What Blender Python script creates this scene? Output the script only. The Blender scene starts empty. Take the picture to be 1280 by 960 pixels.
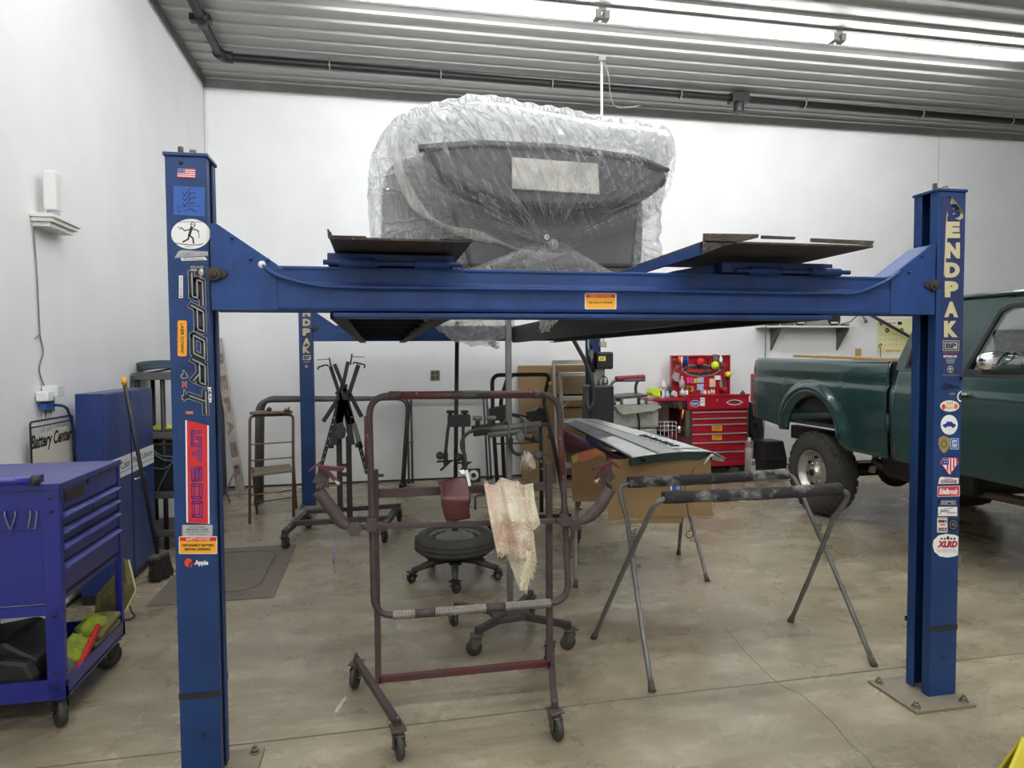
import bpy, bmesh, math, random
from mathutils import Vector, Matrix, noise
random.seed(7)
C = bpy.context.scene.collection
V = Vector
pi = math.pi
# ------------------------------------------------------------------ camera (solved from the photograph)
FPX, YAW, PITCH, ROLL, CAMH = 845.578, 0.19590, 0.04120, -0.00660, 1.5048
_cy, _sy, _cp, _sp = math.cos(YAW), math.sin(YAW), math.cos(PITCH), math.sin(PITCH)
CF = V((_sy*_cp, _cy*_cp, -_sp)); _r = V((_cy, -_sy, 0)); _u = _r.cross(CF)
CR = math.cos(ROLL)*_r + math.sin(ROLL)*_u
CU = math.cos(ROLL)*_u - math.sin(ROLL)*_r
EYE = V((0, 0, CAMH))
def ray(x, y): return CF + CR*((x-640)/FPX) - CU*((y-480)/FPX)
def W(x, y, Y):                       # measured point on a plane of known depth Y
    r = ray(x, y); return EYE + r*(Y/r.y)
def WX(x, y, X):
    r = ray(x, y); return EYE + r*(X/r.x)
def WZ(x, y, Z=0.0):
    r = ray(x, y); return EYE + r*((Z-CAMH)/r.z)
def WP(x, y, O, N):
    r = ray(x, y); return EYE + r*((O-EYE).dot(N)/r.dot(N))
cam = bpy.data.cameras.new('camera'); co = bpy.data.objects.new('camera', cam); C.objects.link(co)
cam.sensor_width = 36; cam.lens = 36*FPX/1280; cam.clip_start = .05; cam.clip_end = 60
m = Matrix.Identity(4)
for i in range(3): m[i][0], m[i][1], m[i][2], m[i][3] = CR[i], CU[i], -CF[i], EYE[i]
co.matrix_world = m
bpy.context.scene.camera = co
# ------------------------------------------------------------------ materials
def lin(c): return tuple(((v/255)/12.92 if v <= 10 else ((v/255+.055)/1.055)**2.4) for v in c)
MATS = {}
def mat(name, rgb, rough=.5, metal=0., var=.12, scale=6., bump=0., bscale=60., coat=0., col2=None, spec=.5, edge=(.35, .65), stretch=None, emit=0.):
    if name in MATS: return MATS[name]
    m = bpy.data.materials.new(name); m.use_nodes = True; nt = m.node_tree; N = nt.nodes; L = nt.links
    b = N['Principled BSDF']; c = lin(rgb)
    b.inputs['Roughness'].default_value = rough; b.inputs['Metallic'].default_value = metal
    b.inputs['Coat Weight'].default_value = coat; b.inputs['Coat Roughness'].default_value = .08
    b.inputs['Specular IOR Level'].default_value = spec
    b.inputs['Base Color'].default_value = (*c, 1)
    if emit:
        b.inputs['Emission Color'].default_value = (*c, 1); b.inputs['Emission Strength'].default_value = emit
    if var or bump:
        tc = N.new('ShaderNodeTexCoord'); mp = N.new('ShaderNodeMapping'); L.new(tc.outputs['Object'], mp.inputs[0])
        if stretch: mp.inputs['Scale'].default_value = stretch
    if var:
        n = N.new('ShaderNodeTexNoise'); n.inputs['Scale'].default_value = scale; n.inputs['Detail'].default_value = 6
        n.inputs['Roughness'].default_value = .62
        L.new(mp.outputs[0], n.inputs['Vector'])
        rp = N.new('ShaderNodeValToRGB'); L.new(n.outputs['Fac'], rp.inputs[0])
        c2 = lin(col2) if col2 else tuple(v*(1+var) for v in c)
        c1 = c if col2 else tuple(v*(1-var) for v in c)
        rp.color_ramp.elements[0].position = edge[0]; rp.color_ramp.elements[1].position = edge[1]
        rp.color_ramp.elements[0].color = (*c1, 1); rp.color_ramp.elements[1].color = (*c2, 1)
        L.new(rp.outputs[0], b.inputs['Base Color'])
    if bump:
        n2 = N.new('ShaderNodeTexNoise'); n2.inputs['Scale'].default_value = bscale; n2.inputs['Detail'].default_value = 4
        L.new(mp.outputs[0], n2.inputs['Vector'])
        bp = N.new('ShaderNodeBump'); bp.inputs['Strength'].default_value = bump; bp.inputs['Distance'].default_value = .02
        L.new(n2.outputs['Fac'], bp.inputs['Height']); L.new(bp.outputs[0], b.inputs['Normal'])
    MATS[name] = m; return m
def flat(name, rgb, rough=.55): return mat('flat_'+name, rgb, rough, var=0)
# ------------------------------------------------------------------ mesh builder
def fillet(pts, rad, n=6, closed=False):
    pts = [V(p) for p in pts]; out = []; k = len(pts)
    for i, p in enumerate(pts):
        if not closed and i in (0, k-1): out.append(p); continue
        a, b = pts[i-1], pts[(i+1) % k]
        da, db = (a-p), (b-p)
        r = min(rad, da.length*.49, db.length*.49)
        p0, p2 = p+da.normalized()*r, p+db.normalized()*r
        for j in range(n+1):
            t = j/n; out.append(p0*(1-t)**2 + p*2*t*(1-t) + p2*t*t)
    return out
def spline(pts, n=6, closed=False):
    pts = [V(p) for p in pts]; k = len(pts); out = []
    rng = range(k if closed else k-1)
    for i in rng:
        p0 = pts[(i-1) % k] if (closed or i > 0) else pts[0]*2-pts[1]
        p1, p2 = pts[i], pts[(i+1) % k]
        p3 = pts[(i+2) % k] if (closed or i+2 < k) else pts[-1]*2-pts[-2]
        for j in range(n):
            t = j/n
            out.append(.5*((2*p1)+(p2-p0)*t+(2*p0-5*p1+4*p2-p3)*t*t+(3*p1-p0-3*p2+p3)*t**3))
    if not closed: out.append(pts[-1])
    return out
_TX = {}
def glyphs(s, bold=0., shear=0.):
    k = (s, bold, shear)
    if k in _TX: return _TX[k]
    cu = bpy.data.curves.new('t', 'FONT'); cu.body = s; cu.offset = bold; cu.shear = shear; cu.resolution_u = 3; cu.fill_mode = 'FRONT'
    o = bpy.data.objects.new('t', cu); C.objects.link(o)
    dg = bpy.context.evaluated_depsgraph_get(); me = o.evaluated_get(dg).to_mesh()
    vs = [v.co.copy() for v in me.vertices]; fs = [tuple(f.vertices) for f in me.polygons]
    o.evaluated_get(dg).to_mesh_clear(); bpy.data.objects.remove(o); bpy.data.curves.remove(cu)
    x0 = min(v.x for v in vs); x1 = max(v.x for v in vs); y0 = min(v.y for v in vs); y1 = max(v.y for v in vs)
    _TX[k] = ([((v.x-x0)/(x1-x0), (v.y-y0)/max(y1-y0, 1e-6)) for v in vs], fs)
    return _TX[k]
WM = {}
class MB:
    def __init__(s): s.bm = bmesh.new(); s.uv = None
    def add(s, vs, fs, mi=0, smooth=False):
        b = [s.bm.verts.new(v) for v in vs]
        for f in fs:
            try:
                q = s.bm.faces.new([b[i] for i in f]); q.material_index = mi; q.smooth = smooth
            except ValueError: pass
        return s
    def obox(s, c, ax, ay, az, mi=0):
        c, ax, ay, az = V(c), V(ax), V(ay), V(az)
        vs = [c+ax*i+ay*j+az*k for i in (-1, 1) for j in (-1, 1) for k in (-1, 1)]
        fs = [(0, 1, 3, 2), (4, 6, 7, 5), (0, 4, 5, 1), (2, 3, 7, 6), (0, 2, 6, 4), (1, 5, 7, 3)]
        return s.add(vs, fs, mi)
    def box(s, x0, x1, y0, y1, z0, z1, mi=0):
        return s.obox(((x0+x1)/2, (y0+y1)/2, (z0+z1)/2), ((x1-x0)/2, 0, 0), (0, (y1-y0)/2, 0), (0, 0, (z1-z0)/2), mi)
    def bar(s, p0, p1, w, h=None, up=(0, 0, 1), mi=0):
        p0, p1 = V(p0), V(p1); d = p1-p0; h = h or w
        t = d.normalized(); u = V(up); u = u-t*u.dot(t)
        if u.length < 1e-3: u = V((0, 1, 0))-t*t.y
        u.normalize(); r = t.cross(u)
        return s.obox((p0+p1)/2, d/2, r*w/2, u*h/2, mi)
    def tube(s, pts, r, seg=10, mi=0, closed=False, caps=True, flatten=None):
        pts = [V(p) for p in pts]; n = len(pts)
        rr = r if isinstance(r, (list, tuple)) else [r]*n
        T = []
        for i in range(n):
            a = pts[(i-1) % n] if (closed or i) else pts[i]; b = pts[(i+1) % n] if (closed or i < n-1) else pts[i]
            T.append((b-a).normalized())
        u = V((0, 0, 1)) if abs(T[0].z) < .9 else V((0, 1, 0))
        vs, fs = [], []
        for i in range(n):
            u = (u-T[i]*u.dot(T[i])).normalized(); w = T[i].cross(u)
            for j in range(seg):
                a = 2*pi*j/seg; vs.append(pts[i]+(u*math.cos(a)+w*math.sin(a))*rr[i])
        for i in range(n if closed else n-1):
            for j in range(seg):
                k = (i+1) % n
                fs.append((i*seg+j, i*seg+(j+1) % seg, k*seg+(j+1) % seg, k*seg+j))
        if caps and not closed:
            fs.append(tuple(range(seg))[::-1]); fs.append(tuple((n-1)*seg+j for j in range(seg)))
        return s.add(vs, fs, mi, True)
    def cyl(s, p0, p1, r, r1=None, seg=16, mi=0):
        return s.tube([p0, p1], [r, r if r1 is None else r1], seg, mi)
    def lathe(s, c, axis, prof, seg=24, mi=0, smooth=True, closed=False):
        c, a = V(c), V(axis).normalized()
        u = V((0, 0, 1)) if abs(a.z) < .9 else V((1, 0, 0)); u = (u-a*u.dot(a)).normalized(); w = a.cross(u)
        vs, fs = [], []
        for (r, h) in prof:
            for j in range(seg):
                t = 2*pi*j/seg; vs.append(c+a*h+(u*math.cos(t)+w*math.sin(t))*max(r, 1e-4))
        n = len(prof)
        for i in range(n if closed else n-1):
            for j in range(seg):
                k = (i+1) % n
                fs.append((i*seg+j, i*seg+(j+1) % seg, k*seg+(j+1) % seg, k*seg+j))
        return s.add(vs, fs, mi, smooth)
    def prism(s, poly, ext, mi=0):
        poly = [V(p) for p in poly]; e = V(ext); n = len(poly)
        fs = [tuple(range(n)), tuple(range(2*n-1, n-1, -1))]+[(i, i+n, (i+1) % n+n, (i+1) % n) for i in range(n)]
        return s.add(poly+[p+e for p in poly], fs, mi)
    def ball(s, c, r, seg=12, mi=0):
        r = r if isinstance(r, (tuple, list)) else (r, r, r); c = V(c)
        vs, fs = [], []; n = seg//2
        for i in range(n+1):
            for j in range(seg):
                a, b = pi*i/n, 2*pi*j/seg
                q = max(math.sin(a), 1e-3)
                vs.append(c+V((r[0]*q*math.cos(b), r[1]*q*math.sin(b), r[2]*math.cos(a))))
        for i in range(n):
            for j in range(seg): fs.append((i*seg+j, (i+1)*seg+j, (i+1)*seg+(j+1) % seg, i*seg+(j+1) % seg))
        return s.add(vs, fs, mi, True)
    def grid(s, fn, nu, nv, mi=0, smooth=True, closeu=False, uv=False, skip=None):
        vs = [fn(i/nu, j/nv) for i in range(nu+(0 if closeu else 1)) for j in range(nv+1)]
        b = [s.bm.verts.new(v) for v in vs]; k = nu if closeu else nu+1
        ul = s.bm.loops.layers.uv.verify() if uv else None
        for i in range(nu):
            for j in range(nv):
                if skip and skip(i, j): continue
                ids = [(i, j), (i+1, j), (i+1, j+1), (i, j+1)]
                try: f = s.bm.faces.new([b[(a % k)*(nv+1)+c] for a, c in ids])
                except ValueError: continue
                f.smooth = smooth; f.material_index = mi
                if uv:
                    for l, (a, c) in zip(f.loops, ids): l[ul].uv = (a/nu, c/nv)
        return s
    def build(s, name, mats, parent=None, bevel=0., solid=0., sub=0, seg=2, norm=True, local=False):
        if norm: bmesh.ops.recalc_face_normals(s.bm, faces=s.bm.faces)
        M = WM.get(parent.name) if parent else None
        if M and not local: s.bm.transform(M.inverted())
        me = bpy.data.meshes.new(name); s.bm.to_mesh(me); s.bm.free()
        for q in (mats if isinstance(mats, (list, tuple)) else [mats]): me.materials.append(q)
        o = bpy.data.objects.new(name, me); C.objects.link(o)
        if parent: o.parent = parent
        WM[o.name] = M if M else Matrix.Identity(4)
        if solid:
            q = o.modifiers.new('s', 'SOLIDIFY'); q.thickness = solid; q.offset = 0
        if sub:
            q = o.modifiers.new('u', 'SUBSURF'); q.levels = sub; q.render_levels = sub
        if bevel:
            q = o.modifiers.new('b', 'BEVEL'); q.width = bevel; q.segments = seg; q.limit_method = 'ANGLE'; q.angle_limit = .7
        return o
def tag(o, label, cat, group=None):
    o['label'] = label; o['category'] = cat
    if group: o['group'] = group
    return o
def root(name, label, cat, loc=(0, 0, 0), rz=0., group=None):
    o = bpy.data.objects.new(name, None); C.objects.link(o); o.empty_display_size = .1
    o.location = loc; o.rotation_euler = (0, 0, rz)
    WM[o.name] = Matrix.Translation(V(loc)) @ Matrix.Rotation(rz, 4, 'Z')
    return tag(o, label, cat, group)
def struct(o): o['kind'] = 'structure'; return o
def dup(r, loc, rz=0., label=None):
    n = r.copy(); C.objects.link(n); n.location = loc; n.rotation_euler = (0, 0, rz)
    if label: n['label'] = label
    for ch in list(r.children):
        c = ch.copy(); C.objects.link(c); c.parent = n
        for g in list(ch.children):
            d = g.copy(); C.objects.link(d); d.parent = c
    return n
class Sheet:
    """thin printed layers on a real plane; coordinates are measured on the photograph and mapped to that plane"""
    def __init__(s, O, N):
        s.O, s.N = V(O), V(N).normalized(); s.mb = MB(); s.mats = []
    def mi(s, m):
        if m not in s.mats: s.mats.append(m)
        return s.mats.index(m)
    def p(s, x, y, k): return WP(x, y, s.O+s.N*(.0007+.0005*k), s.N)
    def poly(s, pts, m, k=0):
        q = [s.p(x, y, k) for x, y in pts]
        s.mb.prism(q, s.N*(-.0006), s.mi(m)); return s
    def rect(s, x0, y0, x1, y1, m, k=0, sk=0.): return s.poly([(x0, y0), (x1, y0+sk), (x1, y1+sk), (x0, y1)], m, k)
    def rrect(s, x0, y0, x1, y1, m, k=0, r=2, sk=0.):
        pts = []
        for cx, cy, a0 in ((x1-r, y0+r, -90), (x1-r, y1-r, 0), (x0+r, y1-r, 90), (x0+r, y0+r, 180)):
            for j in range(5):
                a = math.radians(a0+j*22.5); X = cx+r*math.cos(a)
                pts.append((X, cy+r*math.sin(a)+sk*(X-x0)/(x1-x0)))
        return s.poly(pts, m, k)
    def oval(s, cx, cy, rx, ry, m, k=0, n=28): return s.poly([(cx+rx*math.cos(2*pi*i/n), cy+ry*math.sin(2*pi*i/n)) for i in range(n)], m, k)
    def line(s, pts, w, m, k=0):
        for a, b in zip(pts, pts[1:]):
            dx, dy = b[0]-a[0], b[1]-a[1]; l = math.hypot(dx, dy) or 1; nx, ny = -dy/l*w/2, dx/l*w/2; ex, ey = dx/l*w*.3, dy/l*w*.3
            s.poly([(a[0]+nx-ex, a[1]+ny-ey), (b[0]+nx+ex, b[1]+ny+ey), (b[0]-nx+ex, b[1]-ny+ey), (a[0]-nx-ex, a[1]-ny-ey)], m, k)
        return s
    def text(s, t, x0, y0, x1, y1, m, k=1, rot=0, bold=.0, shear=0., sk=0.):
        vs, fs = glyphs(t, bold, shear); q = []
        for u, v in vs:
            if rot == 0: X, Y = x0+u*(x1-x0), y1-v*(y1-y0)
            elif rot == 90: X, Y = x0+v*(x1-x0), y0+u*(y1-y0)          # reads downwards
            else: X, Y = x1-v*(x1-x0), y1-u*(y1-y0)                    # reads upwards
            q.append(s.p(X, Y+sk*(X-x0)/(x1-x0), k))
        s.mb.add(q, fs, s.mi(m)); return s
    def build(s, name, parent, label=None):
        o = s.mb.build(name, s.mats, parent, norm=False)
        if label: o['label'] = label
        return o
WHITE = flat('white', (232, 232, 228)); BLACK = flat('black', (18, 18, 20)); RED = flat('red', (196, 34, 40))
YEL = flat('yellow', (240, 170, 40)); CREAM = flat('cream', (188, 180, 142)); NAVY = flat('navy', (40, 44, 130))
SILV = mat('silver_print', (170, 172, 175), .3, .6, 0); GREY = flat('grey', (150, 152, 156)); SKYB = flat('mid_blue', (38, 84, 160))
GOLD = flat('gold', (150, 130, 70)); ORANGE = flat('orange', (225, 100, 40)); LIME = flat('lime', (190, 225, 60)); PINK = flat('pink', (225, 60, 140))
# ------------------------------------------------------------------ setting
XW, YB, ZC = -1.872, 8.251, 4.667
XR, YF = 11.5, -4.0
def floor_material():
    m = bpy.data.materials.new('polished_concrete'); m.use_nodes = True; nt = m.node_tree; N = nt.nodes; L = nt.links; b = N['Principled BSDF']
    tc = N.new('ShaderNodeTexCoord')
    def nz(sc, det, dist=0., loc=(0, 0, 0), stretch=(1, 1, 1)):
        mp = N.new('ShaderNodeMapping'); mp.inputs['Location'].default_value = loc; mp.inputs['Scale'].default_value = stretch
        L.new(tc.outputs['Object'], mp.inputs[0])
        n = N.new('ShaderNodeTexNoise'); n.inputs['Scale'].default_value = sc; n.inputs['Detail'].default_value = det
        n.inputs['Roughness'].default_value = .65; n.inputs['Distortion'].default_value = dist
        L.new(mp.outputs[0], n.inputs['Vector']); return n
    def ramp(src, els):
        r = N.new('ShaderNodeValToRGB'); e = r.color_ramp.elements
        while len(e) < len(els): e.new(.5)
        for q, (p, c) in zip(e, els): q.position = p; q.color = (*(lin(c) if isinstance(c, tuple) else (c, c, c)), 1)
        L.new(src.outputs[0], r.inputs[0]); return r
    def mix(a, bb, f, mode='MIX'):
        x = N.new('ShaderNodeMix'); x.data_type = 'RGBA'; x.blend_type = mode
        if hasattr(f, 'outputs'): L.new(f.outputs[0], x.inputs[0])
        else: x.inputs[0].default_value = f
        L.new(a, x.inputs[6]); L.new(bb, x.inputs[7]); return x.outputs[2]
    A = ramp(nz(.55, 8, .6, stretch=(1, 1.5, 1)), [(.3, (118, 107, 86)), (.5, (150, 140, 118)), (.7, (178, 165, 138))])
    B = ramp(nz(2.2, 12, .35, (3, 1, 0), (1, 2.2, 1)), [(.25, (84, 71, 50)), (.5, (146, 136, 114)), (.72, (202, 192, 168))])
    c1 = mix(A.outputs[0], B.outputs[0], .5)
    S = ramp(nz(.9, 4, .3, (9, 4, 0), (1, 1.6, 1)), [(.45, 0.), (.7, .6)])
    st = N.new('ShaderNodeRGB'); st.outputs[0].default_value = (*lin((112, 100, 80)), 1)
    c2 = mix(c1, st.outputs[0], S)
    P = ramp(nz(5, 3, .1, (1, 7, 0), (1, 2.5, 1)), [(.55, 0.), (.8, .4)])
    pl = N.new('ShaderNodeRGB'); pl.outputs[0].default_value = (*lin((190, 186, 172)), 1)
    c3 = mix(c2, pl.outputs[0], P)
    D = ramp(nz(4, 2, .1, (5, 2, 0)), [(.62, 0.), (.8, .4)])
    dk = N.new('ShaderNodeRGB'); dk.outputs[0].default_value = (*lin((92, 88, 80)), 1)
    c3 = mix(c3, dk.outputs[0], D)
    G = ramp(nz(70, 4, 0, (3, 3, 0)), [(.3, .86), (.7, 1.06)]); c3 = mix(c3, G.outputs[0], 1., 'MULTIPLY')
    Z = ramp(nz(2.2, 7, .2, (4, 9, 0), (1, 9, 1)), [(.60, 0.), (.74, .4)]); c3 = mix(c3, pl.outputs[0], Z)
    L.new(c3, b.inputs['Base Color'])
    R = ramp(nz(3, 6, .5, (2, 2, 0)), [(.3, .18), (.7, .42)]); L.new(R.outputs[0], b.inputs['Roughness'])
    bp = N.new('ShaderNodeBump'); bp.inputs['Strength'].default_value = .08; bp.inputs['Distance'].default_value = .01
    L.new(nz(30, 5).outputs[0], bp.inputs['Height']); L.new(bp.outputs[0], b.inputs['Normal'])
    return m
struct(MB().box(XW-.2, XR+.2, YF-.2, YB+.2, -.2, 0).build('floor', floor_material()))
joint = mat('joint_sealant', (92, 86, 74), .8)
struct(MB().bar((XW, 2.72, .0004), (XR, 2.86, .0004), .007, .0012).build('trim_5', joint))
crk = [WZ(x, y, .0006) for x, y in ((905, 782), (932, 815), (962, 845), (978, 858), (1002, 868), (1020, 884), (1043, 905), (1062, 930), (1083, 946), (1100, 972), (1130, 1010))]
mb = MB()
for a, b in zip(crk, crk[1:]): mb.bar(a, b, .0035, .001)
struct(mb.build('trim_6', joint))
wallm = mat('white_wall_panel', (229, 230, 230), .55, var=.035, scale=1.2, spec=.3)
struct(MB().box(XW-.15, XR+.15, YB, YB+.15, 0, ZC+.2).build('wall_back', wallm))
struct(MB().box(XW-.15, XW, YF-.15, YB+.15, 0, ZC+.2).build('wall_left', wallm))
struct(MB().box(XR, XR+.15, YF-.15, YB+.15, 0, ZC+.2).build('wall_right', wallm))
struct(MB().box(XW-.15, XR+.15, YF-.15, YF, 0, ZC+.2).build('wall_front', wallm))
cm = mat('painted_steel_ceiling', (172, 172, 168), .48, spec=.35, var=.06, scale=1.5, stretch=(.3, 3, 1))
mb = MB(); y = YF; prof = []
while y < YB:
    prof += [(y, 0), (y+.150, 0), (y+.165, -.022), (y+.205, -.022), (y+.220, 0)]; y += .2286
vs = [V((x, a, ZC+b)) for a, b in prof for x in (XW-.1, XR+.1)]
mb.add(vs, [(2*i, 2*i+1, 2*i+3, 2*i+2) for i in range(len(prof)-1)])
mb.box(XW-.1, XR+.1, YF-.1, YB+.1, ZC+.004, ZC+.1)
struct(mb.build('ceiling', cm))
tr = mat('dark_ceiling_trim', (92, 92, 90), .5)
struct(MB().box(XW, XW+.022, YF, YB, ZC-.10, ZC-.024).build('trim_1', tr))
struct(MB().box(XW, XR, YB-.02, YB, ZC-.12, ZC-.03).build('trim_2', mat('grey_ceiling_trim', (150, 150, 146), .5)))
bb = mat('dark_floor_gap', (58, 55, 50), .8)
struct(MB().box(XW, XR, YB-.008, YB, 0, .022).build('baseboard_back', bb))
struct(MB().box(XW, XW+.008, YF, YB-.01, 0, .022).build('baseboard_left', bb))
a = W(1174, 150, YB)
struct(MB().box(a.x-.004, a.x+.004, YB-.003, YB, 0, ZC-.12).build('trim_3', mat('wall_seam', (190, 188, 182), .6)))
struct(MB().cyl((XW+.012, YB-.012, 0.03), (XW+.012, YB-.012, ZC-.13), .011).build('trim_4', wallm))
# ------------------------------------------------------------------ ceiling lights
tubem = bpy.data.materials.new('lit_tube'); tubem.use_nodes = True
b = tubem.node_tree.nodes['Principled BSDF']; b.inputs['Emission Color'].default_value = (.98, .99, 1, 1); b.inputs['Emission Strength'].default_value = 46
tubem2 = tubem.copy(); tubem2.name = 'lit_double_tube'; tubem2.node_tree.nodes['Principled BSDF'].inputs['Emission Strength'].default_value = 64  # same single tube, made stronger in the unseen rows to brighten the foreground
housing = mat('white_enamel', (215, 215, 210), .4, var=.03)
t = root('tube_light', 'lit white fluorescent tube light on ceiling, leftmost of the row seen above the lift', 'ceiling light', (0, 0, 0), 0, 'linked tube lights across the ceiling')
MB().box(-1.17, 1.17, -.035, .035, -.03, .0).build('housing', housing, t, bevel=.004)
MB().cyl((-1.14, 0, -.062), (1.14, 0, -.062), .028, seg=12).build('tube', tubem, t)
for s in (-1, 1):
    MB().box(s*1.16-.028, s*1.16+.028, -.045, .045, -.1, -.028).cyl((s*1.19, -.02, -.08), (s*1.19, .02, -.08), .02).build('tube_socket', mat('grey_socket', (120, 120, 118), .5), t, bevel=.004)
pos = [(x, 5.98) for x in (.83, 3.24, 5.65)]+[(x, yy) for yy in (3.75, .9, -2.5) for x in (-.65, 1.76, 3.9)]  # middle row, over the lift, is added out of view to brighten the room
for i, (x, yy) in enumerate(pos):
    o = t if i == 0 else dup(t, (x, yy, ZC-.025))
    if yy < 5:
        for c in o.children:
            if c.name.startswith('tube') and 'socket' not in c.name: c.data = c.data.copy(); c.data.materials[0] = tubem2
    o.location = (x, yy, ZC-.025)
    if yy == 5.98:
        o['label'] = ['lit white fluorescent tube light on ceiling, leftmost of the row seen above the lift', 'lit white fluorescent tube light on ceiling, second from the left in its row',
                      'lit white fluorescent tube light on ceiling, third from the left, at upper right corner'][i]
    else:
        o['label'] = 'tube light %s from the left wall in the row %s' % (['first', 'second', 'third'][(i-3) % 3], {3.75: 'added unseen over the lift for more light', .9: 'before the lift', -2.5: 'nearest the front wall'}[yy])
# ceiling pipe
blk = mat('black_pipe_iron', (44, 44, 45), .45, .3)
t = root('ceiling_pipe', 'black iron air pipe running under the ceiling beside the back wall, with an elbow', 'pipe', (0, 0, 0))
zp = ZC-.085
path = fillet([(-1.47, 2.0, zp), (-1.53, 7.49, zp), (10.9, 7.70, zp)], .12)
MB().tube(path, .042, 12).build('pipe', blk, t)
k = MB(); 
k.tube([p for p in path[1:8]], .058, 12); k.build('pipe_elbow', blk, t)
k = MB(); k.cyl((-1.52, 6.62, zp), (-1.522, 6.78, zp), .06); k.box(-1.62, -1.44, 6.66, 6.74, zp-.03, zp+.03)
k.build('pipe_coupling', blk, t)
MB().box(4.2, 4.42, 7.52, 7.66, zp-.05, zp+.06).cyl((4.31, 7.585, zp-.05), (4.31, 7.585, zp-.16), .06).build('drop_fitting', blk, t, bevel=.004)
st = mat('zinc_strap', (150, 150, 148), .4, .5)
for x in (-.45, .72, 1.98, 3.55, 5.2, 6.9, 8.3):
    yy = 7.49+(x+1.53)*.0169
    MB().tube([(x, yy-.05, ZC-.024), (x, yy-.05, zp-.02), (x, yy-.02, zp-.05), (x, yy+.02, zp-.05), (x, yy+.05, zp-.02), (x, yy+.05, ZC-.024)], .009, 6).build('pipe_strap', st, t)
# ------------------------------------------------------------------ four post lift
LB = mat('lift_blue_paint', (22, 53, 101), .42, var=.18, scale=5, bump=.06, bscale=140, spec=.4)
LBeam = mat('beam_blue_paint', (26, 57, 111), .5, var=.2, scale=7, bump=.1, bscale=110, spec=.35)
TAPE = mat('black_tape', (28, 30, 34), .6)
DARK = mat('blackened_steel', (30, 28, 27), .6, var=.4, scale=9, col2=(52, 42, 34), bump=.1)
GALV = mat('dusty_bolt_steel', (120, 112, 98), .5, .5)
lift = root('four_post_lift', 'blue four post vehicle lift covered in stickers, wrapped car on top', 'car lift', (.82, 4.8, 0))
D, LIP = .13, .042
def post(x0, x1, y0, s):
    """C channel with return lips, slot facing the inside; s = +1 when the slot faces +X"""
    w = .008; xo, xi = (x0, x1) if s > 0 else (x1, x0)
    mb = MB()
    pts = [(xi, y0+LIP), (xi, y0), (xo, y0), (xo, y0+D), (xi, y0+D), (xi, y0+D-LIP)]
    inn = [(xi-s*w, y0+LIP), (xi-s*w, y0+w), (xo+s*w, y0+w), (xo+s*w, y0+D-w), (xi-s*w, y0+D-w), (xi-s*w, y0+D-LIP)]
    for i in range(5):
        a, b, c, d = pts[i], pts[i+1], inn[i+1], inn[i]
        mb.prism([(a[0], a[1], .012), (b[0], b[1], .012), (c[0], c[1], .012), (d[0], d[1], .012)], (0, 0, 2.176))
    bmesh.ops.remove_doubles(mb.bm, verts=mb.bm.verts, dist=1e-5)
    o = mb.build('post', LB, lift, bevel=.0025)
    m = MB(); m.box(x0-.006, x1+.006, y0-.006, y0+D+.006, 2.188, 2.2); m.build('cap_plate', LB, o, bevel=.002)
    c = (x0+x1)/2
    MB().cyl((c-.03, y0+.06, 2.2), (c-.03, y0+.06, 2.235), .009, seg=10).build('cable_stud', DARK, o)
    MB().cyl((c+.012, y0+.05, 2.2), (c+.012, y0+.05, 2.214), .015, seg=6).cyl((c+.012, y0+.05, 2.214), (c+.012, y0+.05, 2.224), .011, seg=6).build('cable_nut', GALV, o)
    # black tape band and lower hole
    return o
def base(o, x0, x1, y0, s):
    xi = x1 if s > 0 else x0
    bx0, bx1 = (x0-.02, x1+.115) if s > 0 else (x0-.148, x1+.012)
    m = MB(); m.box(bx0, bx1, y0-.095, y0+.19, 0, .012)
    m.build('base_plate', mat('dusty_dark_plate', (124, 115, 99), .75, var=.15), o, bevel=.002)
    for px, py in ((bx0+.03, y0-.06), (bx1-.03, y0-.06), (bx0+.03, y0+.155), (bx1-.03, y0+.155)):
        MB().cyl((px, py, .012), (px, py, .016), .019, seg=14).cyl((px, py, .016), (px, py, .03), .013, seg=6).cyl((px, py, .03), (px, py, .04), .007, seg=8).build('anchor_bolt', GALV, o)
FL = post(-.693, -.562, 2.49, 1); base(FL, -.693, -.562, 2.49, 1)
FR = post(2.328, 2.464, 2.475, -1); base(FR, 2.328, 2.464, 2.475, -1)
RL = post(-.765, -.634, 7.03, 1); base(RL, -.765, -.634, 7.03, 1)
RR = post(2.245, 2.38, 7.03, -1); base(RR, 2.245, 2.38, 7.03, -1)
for o, x0, x1, y0, z in ((FL, -.693, -.562, 2.49, .316), (FR, 2.328, 2.464, 2.475, .30)):
    MB().box(x0-.002, x1+.002, y0-.0025, y0-.0002, z, z+.022).build('tape_band', TAPE, o)
    xi = x1 if o is FL else x0
    MB().box(xi-.01, xi+.002, y0+D, y0+D+.002, z, z+.022).build('tape_band', TAPE, o)
    cx = (x0+x1)/2
    if o is FR: MB().cyl((cx, y0-.0015, .185), (cx, y0+.004, .185), .009).build('bolt_hole', BLACK, o)
    MB().cyl((cx-.015, y0-.004, 2.166), (cx-.015, y0+.004, 2.166), .007).build('cap_screw', DARK, o)
a = W(1148.6, 806, 2.57)
MB().cyl((2.4535, 2.54, .17), (2.4565, 2.54, .17), .011).build('cable_end', WHITE, FR)
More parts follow.
